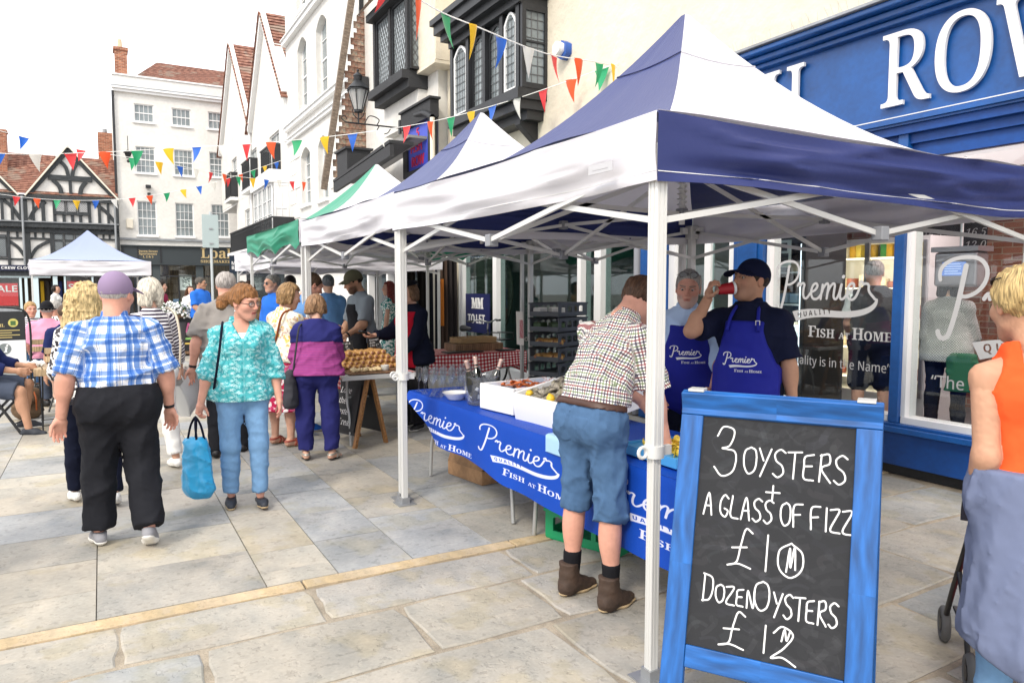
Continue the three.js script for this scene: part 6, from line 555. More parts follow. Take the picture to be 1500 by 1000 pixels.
{ const E = new THREE.Euler(0, .05, .2), Q = new THREE.Quaternion().setFromEuler(E); part(oyBox, 'ice', (() => { const g = new THREE.PlaneGeometry(.68, .56, 30, 24); g.rotateX(-PI / 2); const p = g.attributes.position; for (let i = 0; i < p.count; i++) p.setY(i, .13 + .02 * noise3(p.getX(i) * 9, p.getZ(i) * 9, 2) + .01 * noise3(p.getX(i) * 40, p.getZ(i) * 40, 5)); g.computeVertexNormals(); return tri(g); })(), mat(lin(.8, .82, .84), { roughness: .3 }));
  const shell = [0, 1, 2, 3].map(k => { const g = new THREE.SphereGeometry(1, 26, 18), p = g.attributes.position; for (let i = 0; i < p.count; i++) { let x = p.getX(i), y = p.getY(i), z = p.getZ(i); const fr = 1 + .14 * noise3(x * 2.5 + k * 9, z * 2.5, 1) + .1 * ridge(noise3(x * 5 + k, z * 5, y * 3)), lay = .1 * Math.sin((Math.hypot(x, z) * 9 + noise3(x * 3, z * 3, k) * 2)); p.setXYZ(i, x * .052 * fr * (1 + .25 * z), y * (.016 + .006 * lay) * fr + .012 * (1 - x * x - z * z) + .004 * noise3(x * 8, z * 8, k), z * .036 * fr); } g.computeVertexNormals(); return paint(tri(g.toNonIndexed()), (x, y, z) => { const n = noise3(x * 130 + k * 3, y * 300, z * 130), m = noise3(x * 45, y * 90, z * 45 + k); const a = mx([.07, .06, .05], [.42, .38, .31], smooth(-.45, .6, n * .6 + m * .7)); return mx(a, [.24, .22, .13], smooth(.2, .7, noise3(x * 60 + 5, z * 60, k)) * .7); }); }); const sm = mat('#fff', { vertexColors: true, roughness: .55, bumpMap: rep(T.fine, 10), bumpScale: .003 }); shell.forEach(g => g.deleteAttribute('uv') && tri(g)); const firsts = {};
  const put = (lx, ly, lz) => V(lx, ly, lz).applyQuaternion(Q).add(oyBox.position).toArray(); for (let i = 0; i < 88; i++) { const lx = rr(-.31, .31), lz = rr(-.25, .25), pile = .15 + .075 * Math.max(0, 1 - Math.hypot(lx / .34, lz / .3)) * (i > 34 ? 1 : .35) + rr(0, .02), p = put(lx, pile, lz), k = i % 4; let o; if (!firsts[k]) { o = firsts[k] = solo('oyster', shell[k], sm, 'rough grey oyster shell heaped in the tilted white box', 'oyster', 'oysters heaped on ice'); o.position.set(...p); } else o = dup(firsts[k], p); o.scale.setScalar(rr(.95, 1.3)); o.rotation.set(rr(-.6, .6), rr(0, 6.28), rr(-.5, .5)); }
  const lg = lathe([[0, -.036], [.006, -.034], [.012, -.028], [.024, -.018], [.028, 0], [.024, .018], [.012, .028], [.006, .034], [0, .036]], 18), lm = mat(lin(.78, .5, .03), { roughness: .45, bumpMap: rep(T.fine, 4), bumpScale: .001 }); let lf; for (const [x, z, y] of [[-.3, -.18, .19], [-.32, .1, .2], [-.29, .2, .195], [.1, .24, .21]]) { const p = put(x, y, z); if (!lf) { lf = solo('lemon', lg, lm, 'whole lemon tucked among the oysters', 'lemon', 'lemons among the oysters'); lf.position.set(...p); lf.rotation.set(1.2, .4, .3); } else { const c = dup(lf, p); c.rotation.set(rr(0, 3), rr(0, 3), .5); } } }
{ const t = thing('serving_tray', 'stack of light blue trays with lemon wedges at the near end of the stall', 'tray', [2.62, .747, -2.92]); for (let i = 0; i < 4; i++) part(t, 'tray', [bx(-.17, .012 * i, -.22, .17, .012 * i + .008, .22, .004), bx(-.18, .012 * i + .008, -.23, -.17, .012 * i + .02, .23), bx(.17, .012 * i + .008, -.23, .18, .012 * i + .02, .23), bx(-.17, .012 * i + .008, -.23, .17, .012 * i + .02, -.22), bx(-.17, .012 * i + .008, .22, .17, .012 * i + .02, .23)], mat('#4fa3dc', { roughness: .45 })); const wg = new THREE.SphereGeometry(.032, 12, 8, 0, 2.2), wm = mat(lin(.8, .58, .08), { roughness: .4 }); let f; for (let i = 0; i < 16; i++) { const p = [2.62 + rr(-.12, .12), .812 + rr(0, .025), -2.92 + rr(-.16, .16)]; if (!f) { f = solo('lemon_wedge', merge([wg, new THREE.CircleGeometry(.032, 12).rotateX(PI / 2)]), wm, 'cut lemon wedge on the light blue trays', 'lemon', 'lemon wedges on the tray'); f.position.set(...p); } else { const c = dup(f, p); c.rotation.set(rr(0, 6), rr(0, 6), rr(0, 6)); } } }
{ const t = thing('paper_napkins', 'pale blue paper sheets hanging over the front edge of the stall', 'napkin', [2.36, .75, -3.62]); for (let i = 0; i < 4; i++) part(t, 'sheet', sheet((u, v) => { const s = v * .34; return [s < .12 ? -.035 - .004 * i : -.035 + (s - .12), s < .12 ? -.11 + s + .012 + i * .003 : .005 + .004 * i, (u - .5) * .2 + i * .008]; }, 2, 14, [.2, .3]), mat(lin(.34, .54, .74), { roughness: .9 })); }
{ const c = thing('cardboard_box', 'flat brown cardboard box with a raised flap under the stall', 'box', [2.86, 0, -5.6], .15); part(c, 'box_body', bx(-.2, .003, -.26, .2, .12, .26, .004), M.cardb); part(c, 'lid_panel', bx(-.17, .121, -.23, .2, .128, .22), mat(lin(.46, .27, .14), { roughness: .85 })); part(c, 'flap', tf(bx(0, 0, -.26, .004, .13, .26), [-.2, .12, 0], [0, 0, -.35]), M.cardb); part(c, 'parcel_label', bx(-.02, .1285, -.05, .06, .1295, .05), M.whiteP); }
function crate(name, label, w, h, d, m, group, o = {}) { const c = thing(name, label, 'crate', [0, 0, 0], 0, group); part(c, 'crate_floor', bx(-w / 2, 0, -d / 2, w / 2, .012, d / 2), m); const slot = (L, hh, n) => { const H = []; for (let i = 0; i < n; i++) { const a = -L / 2 + .06 + i * (L - .12) / n, b = a + (L - .12) / n - .035; H.push([[a, hh * .3], [b, hh * .3], [b, hh * .72], [(a + b) / 2, hh * .8], [a, hh * .72]]); } return H; }; const side = (L, n, ry, p, low) => { const hh = low || h; const g = tri(ext([[-L / 2, .012], [L / 2, .012], [L / 2, hh], [-L / 2, hh]], .012, 0, low ? [] : slot(L, hh, n))); g.translate(0, 0, -.006); g.rotateY(ry); g.translate(...p); part(c, 'crate_side', g, m); }; side(w, 4, 0, [0, 0, d / 2]); side(w, 4, PI, [0, 0, -d / 2]); side(d, 2, -PI / 2, [-w / 2, 0, 0], o.open ? h * .35 : 0); side(d, 2, PI / 2, [w / 2, 0, 0]); part(c, 'crate_rim', [bx(-w / 2 - .012, h - .018, d / 2 - .006, w / 2 + .012, h, d / 2 + .014), bx(-w / 2 - .012, h - .018, -d / 2 - .014, w / 2 + .012, h, -d / 2 + .006), bx(w / 2 - .004, h - .018, -d / 2 + .006, w / 2 + .014, h, d / 2 - .006), ...(o.open ? [] : [bx(-w / 2 - .014, h - .018, -d / 2 + .006, -w / 2 + .004, h, d / 2 - .006)])], m); return c; }
{ const g = crate('plastic_crate', 'green plastic crate with blue gloves under the near stall table', .56, .2, .38, mat('#0c8a58', { roughness: .5 })); g.position.set(2.78, .003, -3.8); g.rotation.y = -1.2; const gl = solo('rubber_glove', tf(net([cap([0, 0, 0], [.1, .03, .02], .035, .03), cap([.1, .03, .02], [.16, .0, .05], .012, .01, { k: .02 }), cap([.1, .03, .02], [.17, .02, .01], .012, .01, { k: .02 }), cap([.1, .03, .0], [.16, .03, -.03], .012, .01, { k: .02 })], .008, { fold: folds(.006, 2, 20, 30) }), [2.72, .17, -3.82]), mat('#33508c', { roughness: .6 }), 'blue rubber glove hanging over the green crate', 'glove'); }
// grey bread crates with pastries
const roll = (() => { const g = net([cap([-.05, 0, 0], [.05, 0, 0], .026, .028, { X: [0, 0, 1], kx: 1.25 })], .0055, { fold: (x, y, z) => .004 * Math.sin(x * 130 + z * 30) + .003 * noise3(x * 60, y * 60, z * 60) }); return paint(g, (x, y, z) => { const end = smooth(.062, .072, Math.abs(x)), r = Math.hypot(y, z), n = noise3(x * 90, y * 90, z * 90); let c = mx([.48, .245, .075], [.62, .39, .155], .5 + .5 * n); c = mx(c, [.36, .16, .05], smooth(.008, .02, y) * .6 * (.5 + .5 * noise3(x * 40, z * 40, 4))); return mx(c, r < .017 ? [.3, .13, .08] : [.66, .46, .24], end); }); })(), rollM = mat('#fff', { vertexColors: true, roughness: .55, specularIntensity: .4 });
{ const gm = mat(lin(.085, .095, .11), { roughness: .55 }); let y = .003; for (let i = 0; i < 8; i++) { const c = crate('bread_crate', ['grey bread crate at the very bottom of the stack', 'second grey bread crate up from the paving in the stack', 'third grey bread crate up from the paving in the stack', 'fourth grey bread crate up, behind the oyster box', 'grey bread crate of glazed loaves, lowest one clear of the oyster box', 'grey bread crate of brown loaves below the crate of green packs', 'grey bread crate holding green packs, second from the top of the stack', 'topmost grey bread crate holding paper bags'][i], .66, .165, .42, gm, 'stacked bread crates', { open: 1 }); c.position.set(5.0, y, -7.7); c.rotation.y = .42; y += .184; if (i > 3) for (let k = 0; k < 5; k++) { const q = V(-.22 + (k % 2) * .12, .05, -.13 + k * .065).applyEuler(c.rotation).add(c.position); if (i < 6) { const b = part(scene, numbered('bread_loaf'), roll, rollM); b.scale.set(1.5, 1.35, 1.6); tag(b, i === 4 ? 'glazed brown loaf in the lower pastry crate' : 'brown loaf in the upper pastry crate', 'bread', 'loaves in the bread crates'); b.position.copy(q); b.rotation.y = rr(0, 2); } else if (k < 3) { const b = part(scene, numbered(i === 6 ? 'salad_pack' : 'paper_bag'), new RoundedBoxGeometry(.16, .07, .12, 2, .02), mat(i === 6 ? '#41583a' : '#c9c8c4', { roughness: .5 })); tag(b, i === 6 ? 'green wrapped pack in the second crate' : 'white paper bag in the top crate', i === 6 ? 'packet' : 'bag', 'packs in the top crates'); b.position.set(q.x + k * .04, q.y + .02, q.z + k * .05); b.rotation.y = .4 + k; } } }
  const tw = solo('tea_towel', sheet((u, v) => [4.6 + .015 * Math.sin(u * 9) * (1 - v) - .01, 1.34 - (1 - v) * .42, -7.98 + (u - .5) * .17 + .02 * (1 - v)], 10, 12, [.2, .42]), pat(tex(64, (u, v) => v > .2 && v < .75 && u > .25 && u < .8 && ((u * 24 + v * 12) % 1 < .55) ? c8(168, 60, 74) : c8(226, 220, 214)), .42), 'white tea towel with red print hanging from the bread crates', 'towel'); }
// ---------- pastry stall ----------
{ const t = trestle('white-edged trestle table loaded with sausage rolls', 2.1, -9.1, 2.85, -7.2, .75, M.tableTop); part(t, 'table_edge', bx(2.08, .705, -7.2, 2.87, .752, -7.175, .006), M.alu); part(t, 'cloth_corner', sheet((u, v) => [2.075 - .004 * Math.sin(u * 9), .757 - (1 - v) * .14, -7.5 + u * .28], 8, 8, [.28, .14]), F.gingham); part(t, 'cloth_corner', sheet((u, v) => [2.55 + u * .33, .7545 + .001 * Math.sin(u * 20), -7.5 + v * .3], 6, 6, [.33, .3]), F.gingham);
  const bd = solo('wooden_board', merge([bx(2.1, .757, -8.5, 2.8, .785, -7.34, .01), bx(2.16, .757, -7.33, 2.66, .778, -7.2, .01)]), M.woodB, 'dark wooden serving board under the sausage rolls', 'board'); const bd2 = solo('wooden_board', bx(2.12, .757, -9.05, 2.82, .8, -8.55, .01), M.woodB, 'wooden board at the back of the pastry table', 'board'); let f; const put = (x, y, z, r, s = 1) => { if (!f) { f = solo('sausage_roll', roll, rollM, 'golden sausage roll stacked on the wooden board', 'sausage roll', 'sausage rolls on the pastry stall'); f.position.set(x, y, z); f.rotation.y = r; } else { const c = dup(f, [x, y, z]); c.rotation.set(rr(-.2, .2), r, rr(-.06, .06)); c.scale.setScalar(s * rr(.92, 1.08)); if (z < -8.5) c.userData.label = 'large sausage roll on the rear wooden board by the striped apron'; else if (z < -7.95) c.userData.label = 'loose sausage roll lying behind the neat pile'; } };
  for (let l = 0; l < 4; l++) for (let i = 0; i < 10 - l; i++) for (let k = 0; k < 3 - Math.floor(l / 2); k++) put(2.16 + l * .03 + i * .066 + rr(-.006, .006), .812 + l * .043, -7.5 - l * .03 - k * .15 + rr(-.01, .01), PI / 2 + rr(-.1, .1)); for (let i = 0; i < 22; i++) put(rr(2.18, 2.74), .815 + (i > 12 ? .05 : 0), rr(-8.45, -7.98), rr(0, 3)); for (let i = 0; i < 20; i++) put(rr(2.2, 2.76), .83 + (i > 12 ? .05 : 0), rr(-9.0, -8.62), rr(0, 3), 1.2);
  let pf; const pg = tf(new THREE.IcosahedronGeometry(.022, 1), [0, 0, 0]); for (let i = 0; i < 34; i++) { const p = [rr(2.2, 2.5), .795 + rr(0, .014), rr(-7.31, -7.22)]; if (!pf) { pf = solo('pastry_piece', pg, mat(lin(.72, .56, .32), { roughness: .7 }), 'pale chopped pastry sample on the small board', 'pastry', 'pastry samples'); pf.position.set(...p); } else { const c = dup(pf, p); c.rotation.set(rr(0, 3), rr(0, 3), 0); c.scale.set(rr(.6, 1.2), rr(.6, 1), rr(.6, 1.2)); } }
  const pot = solo('sauce_pot', lathe([[0, 0], [.036, 0], [.044, .056], [.04, .056], [.034, .008], [0, .008]], 20), mat(lin(.75, .74, .7), { roughness: .4 }), 'small white pot of sauce at the front of the pastries', 'pot'); pot.position.set(2.56, .78, -7.27); const cards = [[2.3, 1.0, -7.75, 'pastry price card standing in the rolls near the purple top', ['Pork &', 'Sage', '£2.50']], [2.62, 1.03, -7.8, 'pastry price card standing beside the red apron', ['Sausage', 'Rolls', '3 for £7']], [2.18, .98, -7.62, 'small pastry price card at the left end of the pile', ['Veg', '£2.50']]]; for (const [x, y, z, l, tx] of cards) { const c = thing('price_card', l, 'price card', [x, y, z], -.1 + x - 2.4); part(c, 'card', bx(-.07, -.05, -.004, .07, .06, 0), M.blackP); print(c, 'chalk_writing', .135, .105, [0, .005, .002], (g, w, h) => { g.fillStyle = '#1c1c1e'; g.fillRect(0, 0, w, h); g.fillStyle = '#f2f2f2'; g.font = `italic ${h * .28}px serif`; tx.forEach((s, i) => g.fillText(s, w * .12, h * (.3 + i * .3))); }, 128); part(c, 'stick', rod([0, -.16, -.002], [0, -.05, -.002], .004, 6), M.woodO); c.rotation.z = .12; } }
{ const a = thing('chalkboard_sign', 'small wooden A-frame chalkboard leaning by the pastry table legs', 'sign', [2.32, 0, -7.5], -1.25); const H = .72; for (const [dz, k] of [[.2, 1], [-.2, -1]]) { for (const sx of [-.24, .24]) part(a, 'wooden_leg', bar([sx, 0, dz], [sx, H, dz * .12], .045, .03, [0, 0, 1]), M.woodO); part(a, 'board', bar([0, .12, dz * .86], [0, H - .03, dz * .2], .43, .012, [0, 0, 1]), M.blackP); part(a, 'wooden_rail', bar([-.22, H - .01, dz * .14], [.22, H - .01, dz * .14], .03, .04), M.woodO); } print(a, 'chalk_writing', .4, .5, [0, 0, 0], (g, w, h) => { g.fillStyle = '#1d1f22'; g.fillRect(0, 0, w, h); g.fillStyle = '#eee'; g.font = `italic ${h * .17}px serif`; ['Love', 'the', 'taste', 'of real'].forEach((s, i) => g.fillText(s, w * .12, h * (.22 + i * .22))); }, 256).applyMatrix4(new THREE.Matrix4().makeTranslation(0, .4, .128).multiply(new THREE.Matrix4().makeRotationX(-.235))); }
{ const t = trestle('trestle table with a gingham cloth behind the fish stall', 3.75, -9.75, 5.2, -8.95, .74); const c = thing('tablecloth', 'red and white gingham cloth on the rear trestle table', 'tablecloth', [0, 0, 0]); part(c, 'cloth_top', sheet((u, v) => [lerp(3.72, 5.23, u), .745 + .003 * noise3(u * 9, v * 9, 1), lerp(-8.92, -9.78, v)], 20, 12, [1.51, .86]), F.gingham); part(c, 'front_drop', sheet((u, v) => [lerp(3.72, 5.25, u), .745 - (1 - v) * (.24 + .05 * Math.sin(u * 5)), -8.915 + (1 - v) * (.02 + .02 * Math.sin(u * 24))], 60, 8, [1.5, .26]), F.gingham); part(c, 'end_drop', sheet((u, v) => [5.235 + (1 - v) * .02, .745 - (1 - v) * (.22 + .1 * (1 - u)), lerp(-8.92, -9.78, u)], 20, 8, [.86, .26]), F.gingham); part(c, 'end_drop', sheet((u, v) => [3.715 - (1 - v) * (.02 + .02 * Math.sin(u * 14)), .745 - (1 - v) * .3, lerp(-9.78, -8.92, u)], 20, 8, [.86, .3]), F.gingham);
  const w = thing('wicker_basket', 'shallow wicker tray resting on a brown wooden box on the gingham table', 'basket', [4.62, .86, -9.35]); for (let i = 0; i < 5; i++) part(w, 'wicker_band', tube([...Array(20).keys()].map(k => { const a = k / 20 * 6.283; return [.32 * Math.sign(Math.cos(a)) * Math.pow(Math.abs(Math.cos(a)), .5), .012 + i * .014 + .004 * Math.sin(k * 3 + i * PI), .19 * Math.sign(Math.sin(a)) * Math.pow(Math.abs(Math.sin(a)), .5)]; }), .009, 6, 80, true), mat(lin(.4, .26, .13), { roughness: .8 })); part(w, 'wicker_base', bx(-.3, 0, -.18, .3, .012, .18), mat(lin(.36, .24, .12), { roughness: .85, map: rep(T.wood, 4) })); solo('wooden_box', bx(4.25, .75, -9.55, 5.0, .855, -9.15, .008), M.woodB, 'dark brown wooden box under the wicker tray', 'box'); solo('serving_slate', bx(4.05, .75, -9.2, 4.6, .765, -8.98, .004), M.blackP, 'flat black slate at the front of the gingham table', 'slate'); solo('serving_slate', bx(4.85, .75, -9.12, 5.1, .77, -8.96, .004), M.blackP, 'small black slate at the right end of the gingham table', 'slate'); }
// ---------- people ----------
const band = (f, a, b) => (x, y, z) => { const v = f(x, y, z); return Math.max(a - v, v - b); };
const along = (p, n) => (x, y, z) => (x - p[0]) * n[0] + (y - p[1]) * n[1] + (z - p[2]) * n[2];
const collar = (m, g = 0.02, h = 0.05) => ({ n: 'collar', t: 'custom', m, fold: 0, cell: 0.007, prims: (K, s) => [cap(addv(K.nek, K.axis2, -0.03 * s), addv(addv(K.nek, K.axis2, h * s), K.Z2, 0.012), 0.084 * s * (K.f ? .92 : 1), 0.07 * s * (K.f ? .92 : 1), { X: K.X2, kx: 1.08, c: [[...addv(K.nek, K.axis2, h * s), ...K.axis2], [...addv(addv(K.nek, K.Z2, 0.068 * s), K.axis2, 0.01), ...nrm(addv(K.Z2, K.axis2, 0.6))]] })] });
const belt = (m, y = 0.055) => ({ n: 'belt', t: 'custom', m, fold: 0, cell: 0.01, prims: (K, s) => bodyPrims(K, K.o || {}, 0.026).filter(e => e.ay < K.wai[1] + 0.02), clip: (K, s) => band(along(K.pel, K.axis1), (y - 0.018) * s, (y + 0.018) * s) });
const strapAcross = (m, from, to, g = 0.03, w = 0.016) => ({ n: 'strap', t: 'custom', m, fold: 0, cell: 0.008, prims: (K, s) => bodyPrims(K, K.o || {}, g), clip: (K, s) => { const n = nrm([from, 1, to]); return (x, y, z) => Math.abs((x - K.che[0]) * n[0] + (y - K.che[1]) * 0 * n[1] + 0) - w; } });
const watch = (K, sd, m, r = 0.036) => { const a = K['el' + sd], b = K['wr' + sd]; part(K.root, 'wristband', rod(mixv(a, b, 0.9), mixv(a, b, 0.985), r * K.s, 16, r * K.s * .96), m); };
const W = (o) => person(o);

// man in plaid shirt and cap, walking away
{ const o = { label: 'man in blue plaid shirt, black trousers and lilac cap walking away', at: [0.07, -5.28], face: 180, h: 1.7, w: 1.24, skin: 'pink', belly: 0.05, neckW: 1.15, seam: -1, noEyes: false, headS: 1.04,
  pose: { head: [-26, 4, 0], lean: 3, armL: [[-8, 17], [10, 8]], armR: [[0, 17], [16, 5]], legL: [[6, 3], [-2, 2]], legR: [[-4, 4], [-26, 2]], footL: [10, 0], footR: [10, 26] }, curl: { L: 0.75, R: 0.8 }, palm: { L: [-0.3, 0, -1], R: [0.5, 0, -1] },
  hair: { k: 'short', c: '#cfc8c0', nape: -0.06, side: -0.01, amp: 0.002 }, cap: F.capLilac, capLow: 0.006,
  wear: [{ n: 'trousers', t: 'legs', m: F.blackW, g: 0.034, gl: 0.036, flare: 0.016, end: 1.96, fold: 0.011, ff: [6, 6, 9], waist: 0.09 }, { n: 'shirt', t: 'top', m: F.plaid, g: 0.026, sleeve: 0.92, flare: 0.03, ga: 0.024, hem: 0.075, fold: 0.017, ff: [5, 8, 10], neck: 0.012 }, collar(F.plaid)],
  shoe: { m: shoeGrey, sole: soleW, solH: 0.03 } }; const K = W(o); watch(K, 'R', shoeBlack); }
// curly blonde woman ahead of him
{ const o = { label: 'woman with curly blonde hair in a printed tunic, half hidden by the man in plaid', at: [-0.1, -6.35], face: 186, h: 1.63, fem: 1, lod: 1, pose: { armL: [[10, 12], [40, 0]], legL: [[14, 3], [4, 1]], legR: [[-10, 3], [-22, 1]], footR: [8, 18] }, hair: { k: 'long', c: '#d9bf8a', len: -0.15, vol: 0.03, curl: 0.012, amp: 0.008, side: 0.0 },
  wear: [{ n: 'trousers', t: 'legs', m: F.navyDk, g: 0.014, end: 1.97 }, { n: 'tunic', t: 'top', m: F.bwPrint, g: 0.02, hang: 0.03, sleeve: 1.3, hem: -0.12 }], shoe: { m: F.white, sole: soleW } }; W(o); }
// woman in teal blouse with the blue bag
const teal = (() => { const o = { label: 'woman in teal patterned blouse and pale jeans walking with a blue bag', at: [0.9, -5.72], face: -6, h: 1.635, w: 1.12, fem: 1, cell: 0.012, hcell: 0.0045, skin: 'pink', bust: 1.25, torso: 1.0, lip: '#a8524e', brow: '#7a5638', eye: '#4c5a60', look: [0.3, -0.15],
  pose: { head: [44, 9, 4], lean: 2, armR: [[2, 17], [4, 13]], armL: [[-2, 15], [14, 6]], legR: [[4, 1], [-9, 0]], legL: [[8, 1], [2, 0]], footR: [6, 4], footL: [10, -4] }, curl: { R: 1.35, L: 0.5 }, palm: { R: [0.8, 0, 0.6], L: [-1, 0, -0.3] },
  hair: { k: 'pony', c: '#9a6b42', front: 0.068, fringe: 0.045, side: -0.005, nape: -0.055, vol: 0.006, amp: 0.005, curl: 0.004, tail: [[-0.02, -0.025, -0.04], [-0.025, -0.03, -0.02], [-0.01, -0.02, 0.01]] }, glasses: 1,
  wear: [{ n: 'jeans', t: 'legs', m: F.denimL, g: 0.011, gl: 0.012, flare: 0.008, end: 1.93, fold: 0.006, ff: [9, 16, 14] }, { n: 'vest_top', t: 'custom', m: F.white, fold: 0, prims: (K, s) => bodyPrims(K, o, 0.004), clip: (K, s) => Math.max && ((x, y, z) => Math.max(y - (K.che[1] + 0.09), K.che[1] - .1 - y, -(z - K.che[2]))) },
    { n: 'blouse', t: 'top', m: F.teal, g: 0.018, hang: 0.022, sleeve: 1.35, flare: 0.02, ga: 0.018, hem: -0.1, fold: 0.018, ff: [6, 9, 11], neck: 0.03, clip: (K, s) => (x, y, z) => { const dx = Math.abs(x - K.nek[0]), v = y - (K.che[1] + 0.035) - dx * 1.9; return z > K.nek[2] + 0.02 && v > 0 ? v * 0.46 : -0.5 * Math.abs(v) - .001; } },
    { n: 'blouse_collar', t: 'custom', m: F.teal, fold: 0, cell: 0.007, prims: (K, s) => [cap(addv(K.nek, K.axis2, -0.035), addv(K.nek, K.axis2, 0.03), 0.084, 0.068, { X: K.X2, kx: 1.15 })], clip: (K, s) => (x, y, z) => { const dx = Math.abs(x - K.nek[0]), v = y - (K.che[1] + 0.035) - dx * 1.9; return Math.max(y - K.nek[1] - 0.035, z > K.nek[2] + 0.02 && v > 0 ? v * 0.46 : -1); } }],
  shoe: { m: shoeDark, sole: soleT, top: -0.02 } }; const K = W(o); for (const d of [1, -1]) part(K.root, 'earring', tf(new THREE.SphereGeometry(0.006, 8, 6), [0.081 * d, -0.055, -0.01]).applyMatrix4(K.HM), mat('#e8e8e8', { metalness: .8, roughness: .2 }));
  const p = K.shR; part(K.root, 'bag_strap', tube([addv(p, [0.03, 0.085, -0.03]), addv(p, [0.022, 0.055, 0.055]), addv(p, [0.0, -0.1, 0.13]), addv(p, [-0.03, -0.3, 0.1]), addv(p, [-0.06, -0.5, 0.0])], 0.009, 6), F.navyDk); return K; })();
// man in grey shirt behind her
{ const o = { label: 'man in grey short-sleeved shirt with thin white hair seen from behind', at: [1.06, -7.6], face: 168, h: 1.77, w: 1.12, skin: 'pink', lod: 1, seam: -1, neckW: 1.15, pose: { head: [-8, 4, 0], lean: 4, armL: [[-10, 15], [2, 10]], armR: [[6, 8], [30, 0]], legL: [[-6, 2], [-12, 1]], legR: [[10, 2], [2, 1]] }, palm: { L: [-0.3, 0, -1] },
  hair: { k: 'short', c: '#bcb4ae', bald: 0.05, nape: -0.07, side: 0.0, amp: 0.003 }, wear: [{ n: 'trousers', t: 'legs', m: F.blackW, g: 0.02, end: 2.02 }, { n: 'shirt', t: 'top', m: F.grey, g: 0.024, hang: 0.03, sleeve: 0.85, flare: 0.03, ga: 0.026, hem: -0.1, fold: 0.018 }, collar(F.grey)], shoe: { m: shoeBlack, sole: soleB } }; const K = W(o); watch(K, 'L', shoeBlack); }
// woman in striped top
{ const o = { label: 'woman with white bob and striped top carrying a large white paper bag', at: [0.38, -7.3], face: 205, h: 1.69, fem: 1, w: 1.05, lod: 1, seam: -1, pose: { head: [0, 2, 0], armR: [[16, 22], [26, 22]], armL: [[4, 8], [20, 0]], legL: [[8, 2], [0, 1]], legR: [[-6, 2], [-14, 1]] }, curl: { R: 1.2 },
  hair: { k: 'bob', c: '#e6ddcb', len: -0.075, vol: 0.012, amp: 0.004 }, wear: [{ n: 'trousers', t: 'legs', m: F.white, g: 0.016, end: 1.9 }, { n: 'top', t: 'top', m: F.stripe, g: 0.02, hang: 0.02, sleeve: 1.75, hem: -0.06, fold: 0.008, flare: .012 }], shoe: { m: F.white, sole: soleW } }; const K = W(o); const c = K.che; part(K.root, 'bag_strap', tube([addv(c, [-0.13, 0.2, -0.03]), addv(c, [-0.15, 0.16, -0.13]), addv(c, [-0.17, -0.05, -0.175]), addv(c, [-0.19, -0.35, -0.12])], 0.011, 6), mat('#d8cdb8')); K.wr = onP(K, addv(K.wrR, K.fdR, 0.09)); globalThis.wrStripe = K.wr; }
// woman in yellow top at the pastry stall
{ const o = { label: 'woman in pale yellow floral top and pink floral skirt reaching across the pastry stall', at: [1.6, -7.72], face: 118, h: 1.66, fem: 1, bare: 1, w: 1.08, lod: 1, pose: { head: [-18, 14, 0], lean: 8, armR: [[78, 6], [84, -4]], armL: [[10, 10], [50, -6]], legL: [[0, 3], [0, 1]], legR: [[2, 3], [-2, 1]] }, palm: { R: [0, -1, 0] }, hair: { k: 'bob', c: '#a5835a', len: -0.06, vol: 0.01, amp: 0.006, curl: .004 },
  wear: [{ n: 'skirt', t: 'skirt', m: F.floralPink, g: 0.014, end: 1.22, flare: 0.03, fold: 0.012, ff: [14, 4, 16] }, { n: 'top', t: 'top', m: F.yellow, g: 0.016, hang: 0.02, sleeve: 0.3, hem: -0.05 }], shoe: { bare: 1, m: strapR, sole: soleT, strap: strapR, solH: .012 } }; const K = W(o), c = K.che; part(K.root, 'bag_strap', tube([addv(c, [-0.1, 0.18, 0.02]), addv(c, [-0.11, 0.14, -0.1]), addv(c, [-0.06, -0.1, -0.15]), addv(c, [0.02, -0.3, -0.16])], 0.011, 6), F.brownL); part(K.root, 'handbag', tf(new RoundedBoxGeometry(0.3, 0.22, 0.1, 3, 0.04), addv(c, [0.02, -0.4, -0.2])), F.tan); }
// woman in navy and purple
const purple = (() => { const o = { label: 'woman in purple and navy top with navy trousers seen from behind at the pastry stall', at: [1.76, -6.92], face: 158, h: 1.55, fem: 1, w: 1.14, lod: 0, seam: -1, pose: { head: [14, 16, 0], lean: 7, bend: 4, armL: [[8, 12], [30, 0]], armR: [[16, 6], [58, -8]], legL: [[2, 4], [-2, 0]], legR: [[-2, 5], [-2, 2]], footL: [14, 0], footR: [22, 0] },
  hair: { k: 'bob', c: '#a07c5c', len: -0.035, vol: 0.014, amp: 0.006, curl: 0.003 }, wear: [{ n: 'trousers', t: 'legs', m: F.indigo, g: 0.018, gl: 0.03, flare: 0.004, end: 1.93, fold: 0.009, ff: [8, 5, 10], waist: 0 }, { n: 'top', t: 'top', m: F.purple, g: 0.028, hang: 0.05, sleeve: 1.0, hem: -0.06, fold: 0.012 },
    { n: 'shawl', t: 'top', m: F.indigo, g: 0.042, sleeve: 1.25, ga: 0.036, flare: 0.03, hem: 0.3, fold: 0.009 }], shoe: { bare: 1, m: strapS, sole: soleB, strap: strapS, solH: .02 } }; const K = W(o), c = K.che; part(K.root, 'bag_strap', tube([addv(c, [0.12, 0.15, 0.02]), addv(c, [0.14, 0.12, -0.13]), addv(c, [0.17, -0.1, -0.17]), addv(c, [0.2, -0.3, -0.16])], 0.009, 6), F.vest);
  part(K.root, 'handbag', tf(net([cap([0, 0.1, 0], [0, -0.16, 0], 0.05, 0.075, { X: [0, 0, 1], kx: 1.7 })], 0.014, { fold: folds(0.008, 3) }), addv(c, [0.23, -0.42, -0.12])), F.vest); return K; })();
